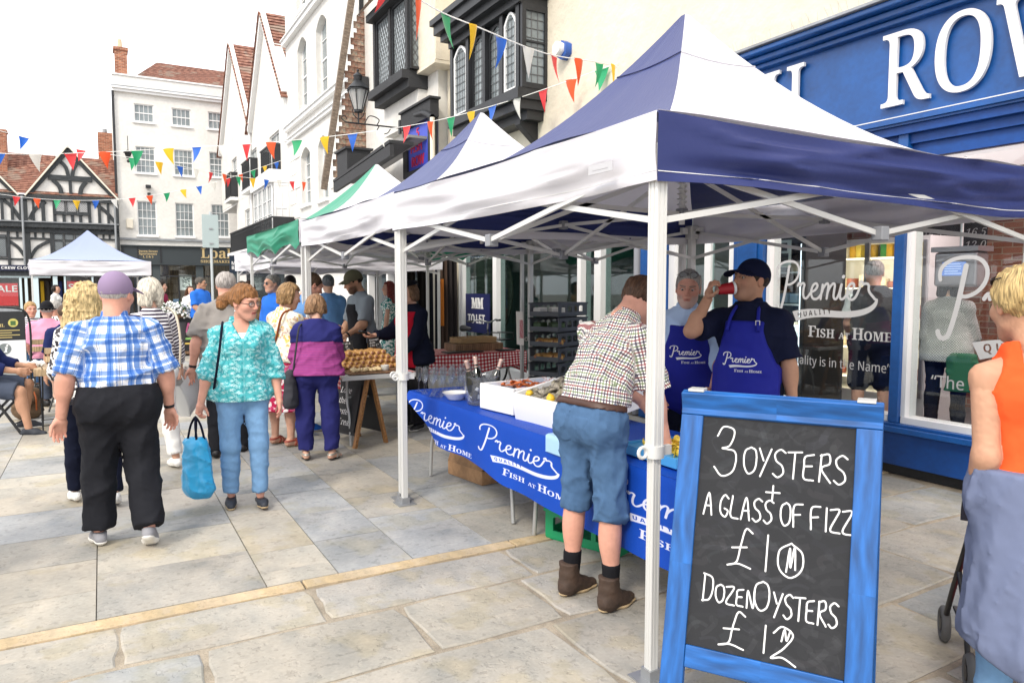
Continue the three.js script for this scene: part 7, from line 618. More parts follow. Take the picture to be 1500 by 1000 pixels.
// balding man at the stall
{ const o = { label: 'balding man in blue shirt looking down over the pastry stall', at: [1.98, -8.45], face: 105, h: 1.8, lod: 1, skin: 'pink', pose: { head: [-6, 26, 0], lean: 8, armR: [[20, 6], [60, 0]], armL: [[20, 6], [60, 0]] }, hair: { k: 'short', c: '#4c3a2c', bald: 0.055, baldZ: -0.035, amp: 0.003 }, wear: [{ n: 'trousers', t: 'legs', m: F.denimD, g: 0.018 }, { n: 'shirt', t: 'top', m: F.blueSt, g: 0.022, sleeve: 0.9, hem: -0.06 }], shoe: { m: F.blueT, sole: soleW } }; W(o); }
// stallholder in cap and striped apron
{ const o = { label: 'stallholder in olive cap, grey T-shirt and dark apron behind the pastries', at: [2.95, -9.2], face: -78, h: 1.84, lod: 1, skin: 'tan', stubble: '#2c1f18', beard: 0.8, seam: -1, pose: { head: [-12, 20, 0], lean: 6, twist: 0, armL: [[18, 8], [62, -2]], armR: [[8, 10], [40, 2]], legL: [[2, 4], [0, 2]] }, palm: { L: [0, -1, 0] }, curl: { L: 1.1 }, hair: { k: 'short', c: '#251a14', nape: -0.06, side: -0.03 }, cap: F.olive, capLow: 0.012,
  wear: [{ n: 'trousers', t: 'legs', m: F.khaki, g: 0.02 }, { n: 'shirt', t: 'top', m: F.greyT, g: 0.022, hang: 0.02, sleeve: 0.85, flare: 0.022, hem: -0.08 }, { n: 'apron', t: 'top', m: F.black, g: 0.034, hang: 0.02, hem: -0.3, fold: 0.004, neck: -0.12, clip: (K, s) => (x, y, z) => Math.max(K.che[2] - 0.02 - z + (y > K.wai[1] ? (y - K.wai[1]) * 0.5 : 0), Math.abs(x) - 0.2 + (y > K.wai[1] ? (y - K.wai[1]) * 0.4 : 0)) }], shoe: { m: shoeBlack, sole: soleB } }; const K = W(o); watch(K, 'L', shoeBlack);
  part(K.root, 'apron_tie', net([cap([0.02, 1.0, -0.16], [0.05, 0.78, -0.17], 0.04, 0.1, { X: [1, 0, 0], kx: 0.9 })], 0.012, { fold: folds(0.01, 2) }), F.hound); }
// man in blue shirt and beanie further back
W({ label: 'man in blue-grey T-shirt and grey beanie with his back to the stall', at: [3.05, -11.2], face: 175, h: 1.8, lod: 2, hair: { k: 'short', c: '#6d7076', front: 0.06, side: -0.005, nape: -0.05, amp: 0.001 }, wear: [{ n: 'trousers', t: 'legs', m: F.denimD, g: 0.02 }, { n: 'shirt', t: 'top', m: F.blueSt, g: 0.024, hang: .03, sleeve: 0.9, hem: -0.08 }], shoe: { m: shoeBlack, sole: soleB } });
// woman in green dress
W({ label: 'woman with long red hair in a green and white patterned dress by the dark doorway', at: [4.75, -13.2], face: -120, h: 1.72, fem: 1, lod: 2, hair: { k: 'long', c: '#8c3f34', len: -0.22, amp: .007, curl: .006 }, wear: [{ n: 'dress', t: 'skirt', m: F.floralGreen, end: 1.3, g: 0.016 }, { n: 'dress_top', t: 'top', m: F.floralGreen, g: 0.016, sleeve: 0.5, hem: 0.0 }], shoe: { m: shoeBlack, sole: soleB } });
// woman in beret, black coat and red apron
{ const o = { label: 'woman in black beret and navy coat with red apron holding a card reader', at: [3.14, -7.92], face: -72, h: 1.68, fem: 1, w: 1.12, lod: 1, seam: -1, pose: { head: [-14, 10, 0], lean: 4, armR: [[38, 4], [86, 4]], armL: [[20, 6], [50, -10]], legL: [[4, 3], [0, 1]], legR: [[-4, 3], [-6, 1]] }, palm: { R: [0, 1, 0] }, curl: { R: 0.9 }, hair: { k: 'bob', c: '#7d6048', len: -0.06, vol: .006 },
  wear: [{ n: 'trousers', t: 'legs', m: F.black, g: 0.03, gl: 0.045, end: 1.98, flare: 0.02 }, { n: 'coat', t: 'top', m: F.navyDk, g: 0.03, hang: 0.045, sleeve: 1.85, hem: -0.17, ga: 0.022 }, { n: 'apron', t: 'top', m: F.red, g: 0.042, hang: 0.045, hem: -0.2, neck: -0.06, fold: 0.003, clip: (K) => (x, y, z) => Math.max(K.che[2] + 0.02 - z, Math.abs(x) - 0.16) }], shoe: { m: shoeBlack, sole: soleW } }; const K = W(o); K.hp('beret', net([ell([0, 0.105, -0.02], [0.108, 0.034, 0.112])], 0.006), F.black); const h = K.handR, p = addv(addv(K.wrR, h.Y, 0.1), h.Z, 0.03); part(K.root, 'card_reader', tf(new RoundedBoxGeometry(0.075, 0.03, 0.15, 2, 0.01), [p[0], p[1] + 0.01, p[2]], [-0.4, 0, 0]), shoeBlack); }
// customer bending at the fish stall
{ const o = { label: 'man in small-check shirt, denim shorts and brown boots bending over the fish stall', at: [2.2, -3.06], face: 98, h: 1.79, w: 0.93, cell: 0.011, hcell: 0.0048, skin: 'pink', seam: -1, bare: 1, neckW: 1.12, pose: { lean: 11, bend: 22, head: [6, 46, 0], armR: [[10, 7], [18, 3]], armL: [[30, 8], [60, -10]], legL: [[0, 4], [-4, 1]], legR: [[2, 5], [-2, 2]], footL: [4, 0], footR: [-4, 0] }, curl: { R: .9, L: 0.9 },
  hair: { k: 'short', c: '#5a4232', nape: -0.055, side: -0.005, front: 0.08, amp: 0.005, vol: 0.004 }, stubble: '#6a5648', beard: .35,
  wear: [{ n: 'shorts', t: 'legs', m: F.denimM, g: 0.02, gl: 0.028, end: 1.08, flare: 0.014, fold: 0.012, ff: [9, 8, 14], waist: 0.075 }, { n: 'shirt', t: 'top', m: F.check, g: 0.02, hang: 0.012, sleeve: 0.85, flare: 0.026, ga: 0.026, hem: 0.065, fold: 0.017, ff: [7, 10, 12] }, collar(F.check),
    { n: 'belt', t: 'custom', m: F.belt, fold: 0, cell: .009, prims: (K, s) => [...bodyPrims(K, o, 0.036)], clip: (K, s) => band(along(K.pel, K.axis1), 0.038 * s, 0.072 * s) }, ...['L', 'R'].map(d => ({ n: 'sock', t: 'custom', m: F.black, fold: 0.002, prims: (K, s) => legPrims(K, o, 0.007, 2, 0, d).slice(1, 2), clip: (K, s) => (x, y, z) => y - 0.24 * s })),
    ...[0.075, -0.075].map(px => ({ n: 'pocket', parent: 'shorts', t: 'custom', m: F.denimM, fold: 0.003, cell: 0.008, prims: (K, s) => [...bodyPrims(K, o, 0.03).slice(0, 1), ...bodyPrims(K, o, 0.03).filter(e => e.t === 1 && e.ry > 0.1), ...legPrims(K, o, 0.03, 1, 0, px > 0 ? 'L' : 'R').slice(0, 1)], clip: (K, s) => (x, y, z) => { const dx = Math.abs(x - K.pel[0] - px), dy = y - (K.pel[1] - 0.06); return Math.max(dx - 0.068, Math.abs(dy) - 0.075 + dx * 0.25 * (dy < 0 ? 1 : 0), z - K.pel[2] + 0.03); } }))],
  shoe: { m: bootB, sole: soleT, boot: 0.09, solH: 0.022 } }; const K = W(o);
}
// ---------- chalkboard in front ----------
const SG = { '3': [[.05, .8, .3, 1, .75, .95, .6, .62, .3, .55], [.3, .55, .85, .5, .8, .1, .35, -.02, .0, .15]], O: [[.5, 1, .1, .85, .05, .3, .4, 0, .8, .12, .95, .6, .8, .92, .5, 1]], Y: [[.05, 1, .4, .55], [.95, 1, .2, -.05]], S: [[.92, .92, .55, 1.02, .15, .85, .25, .6, .7, .42, .8, .15, .4, -.02, .05, .1]], T: [[.0, .95, 1, 1.0], [.5, .97, .45, 0]], E: [[.75, .95, .15, .85, .1, .5, .15, .05, .8, .02], [.15, .5, .65, .53]], R: [[.12, 0, .2, .98], [.15, .95, .7, 1.02, .8, .7, .25, .5, .9, 0]], A: [[.0, 0, .45, 1, .85, 0], [.15, .4, .75, .42]], G: [[.85, .85, .5, 1, .1, .7, .15, .15, .6, 0, .85, .3, .5, .38]], L: [[.15, 1, .12, .05, .8, .0]], F: [[.15, 0, .2, .95, .95, 1.02], [.18, .52, .75, .56]], I: [[.4, 1, .42, 0]], Z: [[.05, .95, .85, 1, .1, .05, .95, 0]], '£': [[.95, .95, .7, 1.05, .5, .6, .35, .12, .0, .02, .4, .1, .95, .02], [.15, .5, .75, .56]], '1': [[.45, 1, .42, 0]], '0': [[.5, 1, .08, .75, .1, .2, .5, 0, .9, .25, .9, .75, .5, 1], [.35, .15, .45, .85, .5, .3, .62, .9, .68, .25]], D: [[.15, 0, .2, 1], [.1, 1, .75, .9, .85, .4, .6, .08, .1, 0]], N: [[.1, 0, .15, .95, .75, .05, .85, 1]], '2': [[.1, .8, .4, 1.02, .8, .85, .5, .4, .05, .05, .45, .12, .95, -.05], [.4, .6, .5, .95, .58, .65, .7, .95]], '+': [[.5, 1, .48, 0], [0, .5, 1, .55]] };
function chalk(g, s, x, y, h, w, gap, slope, lw) { let cx = x; for (const ch of s) { if (ch === ' ') { cx += w * .55; continue; } const st = SG[ch]; if (st) for (const p of st) { const P = []; for (let i = 0; i < p.length; i += 2) P.push(V(cx + p[i] * w + rr(-.8, .8), y - p[i + 1] * h + (cx - x) * slope + rr(-.8, .8), 0)); const c = P.length > 2 ? new THREE.CatmullRomCurve3(P, false, 'centripetal').getPoints(P.length * 6) : [P[0], P[1]]; for (let k = 0; k < 2; k++) { g.globalAlpha = k ? .55 : .95; g.lineWidth = lw * (k ? 1.25 : .8); g.beginPath(); c.forEach((q, i) => i ? g.lineTo(q.x + rr(-.6, .6), q.y + rr(-.6, .6)) : g.moveTo(q.x, q.y)); g.stroke(); } g.globalAlpha = 1; } cx += (ch === 'I' || ch === '1' ? w * .6 : w) + gap; } }
{ const a = thing('chalkboard_sign', 'large blue-framed A-board chalked with oyster prices', 'sign', [2.19, 0, -1.87], R(-57.7)); const L = Math.hypot(1.24, .32), hw = .355, st = .085, blueW = mat('#1d66b4', { roughness: .5, map: rep(T.wood, 1.6), bumpMap: rep(T.wood, 1.6), bumpScale: .0015 }), woodR = rep(T.wood, 1.6), blueR = (woodR.rotation = PI / 2, mat('#1d66b4', { roughness: .5, map: woodR, bumpMap: woodR, bumpScale: .0015 }));
  const PM = (sg) => { const e = Math.atan(.32 / 1.24) * sg; return new THREE.Matrix4().makeTranslation(0, 0, .32 * sg).multiply(new THREE.Matrix4().makeRotationX(-e)); }; const bz = L * .2, tr = .09;
  for (const sg of [1, -1]) { const m = PM(sg), z0 = sg > 0 ? -.036 : 0, z1 = sg > 0 ? 0 : .036, P = (n, g, mm, l) => part(a, n, g.applyMatrix4(m), mm, l); for (const x of [-hw, hw - st]) P('stile', bx(x, 0, z0, x + st, L - tr - .001, z1, .004), blueW); P('rail', bx(-hw, L - tr, z0 - .002 * sg, hw, L + .006, z1 + .002 * sg, .004), blueR); P('rail', bx(-hw + st + .001, bz, z0, hw - st - .001, bz + .08, z1 - .002 * sg, .004), blueR); P('board', bx(-hw + st + .001, bz + .081, z0 + .01, hw - st - .001, L - tr - .002, z0 + .022), mat(lin(.03, .031, .033), { roughness: .85, map: rep(T.mott, 1.5) }));
    if (sg > 0) { const w = 2 * hw - 2 * st, h = L - tr - bz - .084; const g = new THREE.PlaneGeometry(w, h); g.translate(0, bz + .081 + h / 2, z0 + .0245); const t = canvasTex(768, Math.round(768 * h / w), (c, W, Hh) => { c.fillStyle = '#26272a'; c.fillRect(0, 0, W, Hh); for (let i = 0; i < 240; i++) { c.globalAlpha = rr(.01, .05); c.strokeStyle = '#cfd3d8'; c.lineWidth = rr(6, 40); c.beginPath(); const x = rr(0, W), y = rr(0, Hh); c.moveTo(x, y); c.quadraticCurveTo(x + rr(-90, 90), y + rr(-60, 60), x + rr(-160, 160), y + rr(-90, 90)); c.stroke(); } c.globalAlpha = 1; c.strokeStyle = '#f4f4f2'; c.lineCap = c.lineJoin = 'round'; const lw = 8; chalk(c, '3', W * .1, Hh * .255, Hh * .215, W * .16, 0, 0, lw); chalk(c, 'OYSTERS', W * .3, Hh * .235, Hh * .115, W * .088, W * .008, .0, lw); chalk(c, '+', W * .46, Hh * .335, Hh * .06, W * .09, 0, 0, lw); chalk(c, 'A GLASS OF FIZZ', W * .05, Hh * .435, Hh * .095, W * .066, W * .0075, .0, lw); chalk(c, '£', W * .24, Hh * .64, Hh * .16, W * .16, 0, 0, lw); chalk(c, '1', W * .44, Hh * .635, Hh * .15, W * .12, 0, 0, lw); chalk(c, '0', W * .56, Hh * .645, Hh * .14, W * .17, 0, 0, lw); chalk(c, 'D', W * .08, Hh * .805, Hh * .115, W * .085, 0, 0, lw); chalk(c, 'OZEN', W * .175, Hh * .8, Hh * .075, W * .062, W * .006, 0, lw); chalk(c, 'O', W * .43, Hh * .8, Hh * .12, W * .1, 0, 0, lw); chalk(c, 'YSTERS', W * .55, Hh * .81, Hh * .095, W * .062, W * .006, .0, lw); chalk(c, '£', W * .22, Hh * .975, Hh * .145, W * .17, 0, 0, lw); chalk(c, '1', W * .47, Hh * .965, Hh * .11, W * .1, 0, 0, lw); chalk(c, '2', W * .55, Hh * .985, Hh * .135, W * .17, 0, 0, lw); }); P('chalk_writing', g, mat('#ffffff', { map: t, roughness: .9 })); } }
  for (const x of [-.3, .3]) part(a, 'hinge', tf(bx(-.03, -.004, -.03, .03, .006, .03), [x, 1.247, -.005]), M.alu); }
// ---------- pushchair ----------
{ const p = thing('pushchair', 'red and black pushchair with grey wheels beside the woman in orange', 'pushchair', [3.22, 0, -1.49], R(128)); p.scale.setScalar(.9); const blk = mat('#18181b', { roughness: .45 }), red = mat('#c8142a', { roughness: .6 }), rub = mat(lin(.1, .1, .1), { roughness: .8 }); const wheel = (x, y, z, r) => { const w = part(p, 'wheel', tf(new THREE.TorusGeometry(r - .02, .022, 10, 28), [x, y, z], [0, PI / 2, 0]), rub); part(w, 'hub', [tf(cyl(.035, .035, .04, 12), [x - .02, y, z], [0, 0, -PI / 2]), ...[0, 1, 2, 3, 4].map(i => rod([x, y, z], [x, y + (r - .03) * Math.sin(i * 1.257), z + (r - .03) * Math.cos(i * 1.257)], .007, 6))], blk); }; for (const x of [-.24, .24]) { wheel(x, .09, .42, .09); wheel(x - .03 * Math.sign(x), .09, -.1, .09); part(p, 'frame_tube', tube([[x, .1, .42], [x, .35, .22], [x, .72, -.1], [x, .92, -.25], [x * .95, 1.0, -.33]], .014, 8), blk); part(p, 'frame_tube', tube([[x * .9, .1, -.1], [x * .95, .35, .0], [x, .5, .1]], .012, 8), blk); part(p, 'handle', tube([[x * .95, 1.0, -.33], [x * .92, 1.04, -.4], [x * .9, 1.03, -.46]], .024, 10), blk); part(p, 'handle_band', rod([x * .955, .97, -.3], [x * .945, 1.01, -.35], .026, 12), red); }
  part(p, 'seat', sheet((u, v) => [lerp(-.2, .2, u), lerp(.38, .86, Math.pow(v, .9)) - .05 * Math.sin(u * PI), lerp(.24, -.14, Math.pow(v, 1.4))], 10, 14, [.4, .6]), red); part(p, 'seat_pad', sheet((u, v) => [lerp(-.16, .16, u), .42 + .4 * v - .04 * Math.sin(u * PI) + .015, lerp(.2, -.12, v)], 8, 8, [.3, .5]), mat('#6a6670', { roughness: .9 })); part(p, 'hood', sheet((u, v) => { const a = lerp(-.1, 1.5, v), r = .26; return [lerp(-.235, .235, u), .74 + r * Math.sin(a) * (1 - .25 * (2 * u - 1) ** 2), -.06 + r * Math.cos(a) - .05]; }, 12, 14, [.5, .5]), mat('#3a3c46', { roughness: .9 })); part(p, 'basket', sheet((u, v) => [lerp(-.2, .2, u), .2 + .06 * Math.cos(v * 6.28) * .6, lerp(-.12, .3, v)], 6, 10), red); part(p, 'footrest', bx(-.2, .16, .36, .2, .18, .46, .006), blk); part(p, 'blanket', net([cap([-.08, .56, .12], [-.14, .4, .22], .05, .06, { X: [1, 0, 0], kx: 1.6 })], .014, { fold: folds(.012, 2) }), mat(lin(.62, .58, .55), { roughness: .95 })); }
// ---------- shopping bags ----------
{ const w = onP(teal, addv(teal.wrR, teal.fdR, .1)); const b = thing('shopping_bag', 'light blue plastic shopping bag with navy handles carried by the woman in teal', 'bag', [w.x - .02, 0, w.z + .01], .35); const y1 = w.y - .16, bm = mat('#35a9dc', { roughness: .35, transmission: .1, thickness: 0, sheen: .2 }); part(b, 'bag_body', net([cap([0, y1 - .05, 0], [0, y1 - .36, 0], .075, .1, { X: [0, 0, 1], kx: 1.65, kx2: 1.55 })], .009, { fold: folds(.01, 5, 7, 9, 12), clip: (x, y, z) => Math.max(y - y1 - .01 * Math.sin(z * 30), y1 - .44 - y) }), bm); for (const dx of [-.03, .03]) part(b, 'handle', tube([[dx, y1 - .02, -.07], [dx * .6, y1 + .1, -.03], [0, w.y - .01, 0], [dx * .6, y1 + .1, .03], [dx, y1 - .02, .07]], .009, 6), F.navyDk); }
{ const w = globalThis.wrStripe; const b = thing('shopping_bag', 'large white paper carrier bag swung by the woman in stripes', 'bag', [w.x, w.y, w.z], 1.0); b.rotation.z = .5; part(b, 'bag_body', (() => { const g = sheet((u, v) => { const a = u * 4, s = Math.floor(Math.min(a, 3.999)), f = a - s, hw = .17, hd = .05 + .025 * Math.sin(v * PI); const c = [[-hw, -hd], [hw, -hd], [hw, hd], [-hw, hd], [-hw, -hd]]; return [lerp(c[s][0], c[s + 1][0], f) * (1 - .03 * v), -.38 + v * .36, lerp(c[s][1], c[s + 1][1], f) + .012 * noise3(f * 3 + s, v * 4, 2)]; }, 32, 10, [.6, .36]); return thick(g, .002); })(), mat(lin(.72, .72, .71), { roughness: .7 })); part(b, 'bag_base', bx(-.17, -.382, -.05, .17, -.378, .05), mat(lin(.55, .55, .56))); for (const d of [-.04, .04]) part(b, 'handle', tube([[-.07, -.02, d], [-.03, .05, d * .4], [.03, .05, d * .4], [.07, -.02, d]], .005, 6), M.whiteP); }
// ---------- bicycle by the empty shop ----------
{ const b = thing('bicycle', 'black bicycle with a front carrier standing by the empty shop window', 'bicycle', [5.55, 0, -11.2], R(-78)); const k = mat('#141416', { roughness: .35, clearcoat: .4 }), ch = mat(lin(.55, .55, .55), { metalness: .9, roughness: .3 }); for (const x of [-.53, .53]) { const w = part(b, 'wheel', tf(new THREE.TorusGeometry(.33, .018, 8, 40), [x, .35, 0]), k); const s = []; for (let i = 0; i < 20; i++) s.push(rod([x, .35, .02 * (i % 2 ? 1 : -1)], [x + .32 * Math.cos(i * .314), .35 + .32 * Math.sin(i * .314), 0], .0015, 4)); part(w, 'spokes', s, ch); part(w, 'mudguard', tf(new THREE.TorusGeometry(.37, .016, 6, 24, 2.6), [x, .35, 0], [0, 0, .3]), k); } part(b, 'frame', [rod([-.53, .35, 0], [-.1, .3, 0], .012, 8), rod([-.1, .3, 0], [-.2, .86, 0], .016, 8), rod([-.1, .3, 0], [.38, .78, 0], .016, 8), rod([-.18, .75, 0], [.36, .86, 0], .016, 8), rod([-.53, .35, 0], [-.18, .72, 0], .01, 8), rod([.53, .35, 0], [.36, .95, 0], .014, 8)], k); part(b, 'handlebar', [tube([[.3, 1.08, -.3], [.36, 1.1, -.18], [.4, 1.06, 0], [.36, 1.1, .18], [.3, 1.08, .3]], .013, 8), rod([.36, .93, 0], [.38, 1.07, 0], .013, 8)], ch); for (const z of [-.32, .32]) part(b, 'grip', rod([.22, 1.075, z], [.34, 1.085, z * .92], .018, 8), k); part(b, 'saddle', net([cap([-.3, .93, 0], [-.1, .93, 0], .06, .02, { X: [0, 0, 1], kx: 1.3 })], .01), k); part(b, 'carrier', [bx(.45, .78, -.15, .85, .8, .15), ...[-.14, 0, .14].map(z => rod([.45, .9, z], [.85, .9, z], .006, 6)), rod([.85, .79, -.15], [.85, .9, -.15], .006, 6), rod([.85, .79, .15], [.85, .9, .15], .006, 6)], k); part(b, 'chain_guard', bx(-.45, .3, .03, .0, .38, .045, .006), k); part(b, 'pedal', [rod([-.1, .3, .05], [-.02, .18, .06], .01, 6), bx(-.06, .165, .06, .03, .185, .14)], k); part(b, 'stand', rod([-.1, .3, 0], [-.05, .0, .1], .01, 6), ch); }
// ---------- dark doorway with coats beyond the stall ----------
{ const d = thing('clothes_rail', 'dark hanging drapes beside a shop doorway with an orange garment', 'drapes', [5.35, 0, -13.0]); for (let i = 0; i < 5; i++) part(d, 'drape', sheet((u, v) => [-.35 + i * .22 + u * .2, .35 + v * 1.85, .05 * Math.sin(u * 6.28 * 2 + i) + (1 - v) * .03], 16, 6, [.2, 1.8]), fab(['#3a3430', '#2a2826', '#24262c', '#4a3c34', '#2e2a2a'][i])); part(d, 'rail', rod([-.4, 2.21, 0], [.8, 2.21, 0], .015, 8), M.alu); for (const x of [-.38, .78]) part(d, 'post', rod([x, 0, 0], [x, 2.2, 0], .015, 8), M.alu); part(d, 'garment', sheet((u, v) => [.3 + u * .1, .9 + v * .9, .09 + .02 * Math.sin(u * 9)], 6, 4), fab('#b06a2c')); }
// ---------- street signs and poles ----------
{ const s = thing('street_sign', 'grey-backed road sign on a tall post by the shoe shop', 'sign', [3.35, 0, -27]); part(s, 'post', rod([0, 0, 0], [0, 4.2, 0], .045, 10), mat(lin(.5, .54, .55), { roughness: .5, metalness: .2 })); part(s, 'sign_panel', bx(-.28, 2.98, .05, .24, 4.1, .075, .006), mat(lin(.4, .48, .48), { roughness: .5 })); part(s, 'sign_clip', [bx(-.06, 3.1, .0501, .06, 3.15, .1), bx(-.06, 3.6, .0501, .06, 3.65, .1)], M.aluD); }
{ const s = thing('hanging_sign', 'dark navy projecting sign lettered MOSS BROS', 'sign', [4.66, 0, -30]); part(s, 'board', bx(-.3, 2.15, -.03, .3, 2.85, .03), mat('#15273a', { roughness: .5 })); for (const [t, y] of [['MOSS', 2.5], ['BROS', 2.32]]) { const g = text(t, 'sb', .13, .01); g.translate(-.24, y, .031); part(s, 'lettering', g, M.whiteP); } part(s, 'bracket', rod([.3, 2.7, 0], [1.7, 2.7, 0], .02, 6), M.blackP); }
{ const s = thing('flower_planter', 'round planter overflowing with small white flowers', 'planter', [1.5, 0, -19.2]); part(s, 'pot', lathe([[0, 0], [.28, 0], [.34, .8], [.36, .82], [.3, .82], [0, .75]], 20), mat(lin(.1, .1, .11))); const g = [], fl = []; for (let i = 0; i < 500; i++) { const a = rr(0, 6.28), b = Math.acos(rr(-.2, 1)), r = .42 * rr(.75, 1.05), p = [r * Math.sin(b) * Math.cos(a), .98 + r * .75 * Math.cos(b), r * Math.sin(b) * Math.sin(a)]; (i % 3 ? fl : g).push(tf(i % 3 ? new THREE.IcosahedronGeometry(.028, 0) : new THREE.PlaneGeometry(.05, .08), p, [rr(0, 6), rr(0, 6), 0])); } part(s, 'leaves', g, mat(lin(.06, .12, .04), { roughness: .8 })).userData.kind = 'stuff'; part(s, 'blossoms', fl, mat(lin(.8, .8, .78), { roughness: .8 })).userData.kind = 'stuff'; const w = thing('chalkboard_sign', 'small menu A-board with a bright letter W beside the flower planter', 'sign', [1.85, 0, -19.0], -.1); part(w, 'frame', [bx(-.3, .05, 0, .3, 1.0, .03)], M.woodB); print(w, 'chalk_writing', .5, .8, [0, .52, .034], (c, W, H) => { c.fillStyle = '#1d1d20'; c.fillRect(0, 0, W, H); c.fillStyle = '#d86a9a'; c.font = `bold ${H * .4}px sans-serif`; c.fillText('W', W * .1, H * .45); c.fillStyle = '#8ac06a'; c.fillRect(W * .1, H * .6, W * .7, H * .06); c.fillStyle = '#e0c060'; c.fillRect(W * .1, H * .75, W * .6, H * .05); }, 128); part(w, 'back_leg', bar([0, 0, -.3], [0, .95, 0], .5, .02, [0, 0, 1]), M.woodB); }
// ---------- cafe furniture ----------
const steelB = mat('#17181a', { roughness: .45 }), slatM = [mat(lin(.62, .45, .26), { roughness: .55, map: rep(T.wood, 2) }), mat(lin(.56, .4, .23), { roughness: .55, map: rep(T.wood, 2) })];
function cafeTable(label, x, z, turn) { const t = thing('cafe_table', label, 'table', [x, 0, z], turn, 'folding cafe tables'); for (let i = 0; i < 7; i++) part(t, 'slat', bx(-.3 + i * .087, .7, -.28, -.3 + i * .087 + .075, .722, .28, .004), slatM[i % 2]); part(t, 'edge_board', [bx(-.31, .64, .281, .31, .715, .3, .004)], slatM[1]); part(t, 'edge_board', [bx(-.31, .64, -.3, .31, .715, -.281, .004)], slatM[1]); for (const s of [-1, 1]) { part(t, 'leg', rod([s * .24, .69, -.24], [s * .24, .01, .24], .009, 6), steelB); part(t, 'leg', rod([s * .22, .69, .24], [s * .22, .01, -.24], .009, 6), steelB); } for (const [z, y] of [[.24, .06], [-.24, .06]]) part(t, 'crossbar', rod([-.24, y, z * .92], [.24, y, z * .92], .006, 6), steelB); return t; }
function cafeChair(label, x, z, turn) { const t = thing('cafe_chair', label, 'chair', [x, 0, z], turn, 'folding cafe chairs'); for (let i = 0; i < 5; i++) part(t, 'seat_slat', bx(-.2, .445, -.19 + i * .08, .2, .462, -.19 + i * .08 + .066, .004), slatM[i % 2]); for (let i = 0; i < 2; i++) part(t, 'back_slat', tf(bx(-.2, .66 + i * .11, -.01, .2, .74 + i * .11, .008, .004), [0, 0, -.24 - i * .015]), slatM[i]); for (const s of [-1, 1]) { part(t, 'leg', bar([s * .21, 0, .24], [s * .21, .86, -.27], .012, .028, [0, 0, 1]), steelB); part(t, 'leg', bar([s * .19, 0, -.24], [s * .19, .45, .17], .012, .028, [0, 0, 1]), steelB); } part(t, 'crossbar', rod([-.21, .12, .17], [.21, .12, .17], .007, 6), steelB); part(t, 'crossbar', rod([-.19, .12, -.13], [.19, .12, -.13], .007, 6), steelB); return t; }
cafeTable('slatted folding cafe table holding two beers and napkins', -.42, -10.1, .1); cafeChair('slatted folding chair with a patterned scarf over it, tucked under the beer table', -.12, -10.75, PI * .9); cafeChair('slatted folding chair of the man in grey shorts', -1.02, -10.0, 1.35); cafeChair('slatted folding chair under the man in pink', -.75, -13.5, PI); cafeChair('slatted folding chair under the man in navy with a rucksack strap', -.4, -11.5, 2.8); cafeChair('slatted folding chair under the fair-haired woman in stripes', -1.06, -14.75, .15); cafeTable('slatted folding cafe table between the pink shirt and the fair-haired woman', -.86, -14.1, 0);
{ const pint = (x, z, l) => { const t = thing('beer_glass', l, 'glass', [x, .723, z], 0, 'beers on the cafe table'); part(t, 'glass', lathe([[0, 0], [.03, 0], [.04, .13], [.038, .13], [.029, .008], [0, .008]], 18), M.clear); part(t, 'beer', lathe([[0, .009], [.028, .009], [.034, .075], [0, .075]], 18), mat(lin(.8, .6, .22), { roughness: .1, transmission: .5, thickness: 0 })); }; pint(-.5, -10.1, 'half-drunk pale beer next to the crumpled napkins'); pint(-.26, -10.05, 'half-drunk pale beer further from the napkins'); solo('napkin_pile', tf(net([ell([0, .03, 0], [.09, .035, .06])], .008, { fold: folds(.022, 4, 22, 30, 26) }), [-.7, .722, -10.12]), M.whiteP, 'crumpled white napkins on the edge of the cafe table', 'napkin'); solo('scarf', tf(net([cap([-.1, 0, 0], [.02, -.2, .05], .05, .06, { X: [0, 0, 1], kx: 1.6 })], .01, { fold: folds(.014, 7, 14, 10) }), [-.15, .6, -10.72]), pat(tex(128, (u, v) => { const k = fbm(u, v, 8, 3, 2); return k > .1 ? c8(70, 110, 190) : k > -.05 ? c8(150, 60, 130) : c8(46, 70, 140); }), .2), 'blue and purple patterned scarf hanging on the cafe chair', 'scarf'); }
{ const b = thing('backpack', 'brown canvas rucksack with leather buckles standing by the cafe chair', 'bag', [-.86, 0, -10.9], .3); const m = fab('#6d5a48', { roughness: .9 }); part(b, 'bag_body', net([cap([0, .1, 0], [0, .28, 0], .12, .105, { X: [1, 0, 0], kx: 1.45 })], .013, { fold: folds(.012, 3), clip: (x, y, z) => .004 - y }), m); part(b, 'flap', net([cap([0, .3, .02], [0, .24, .11], .1, .06, { X: [1, 0, 0], kx: 1.6 })], .012, { fold: folds(.006, 3) }), fab('#5d4a3a')); for (const x of [-.06, .06]) part(b, 'buckle_strap', tube([[x, .36, .06], [x, .26, .17], [x, .12, .17]], .01, 6), F.brownL); }
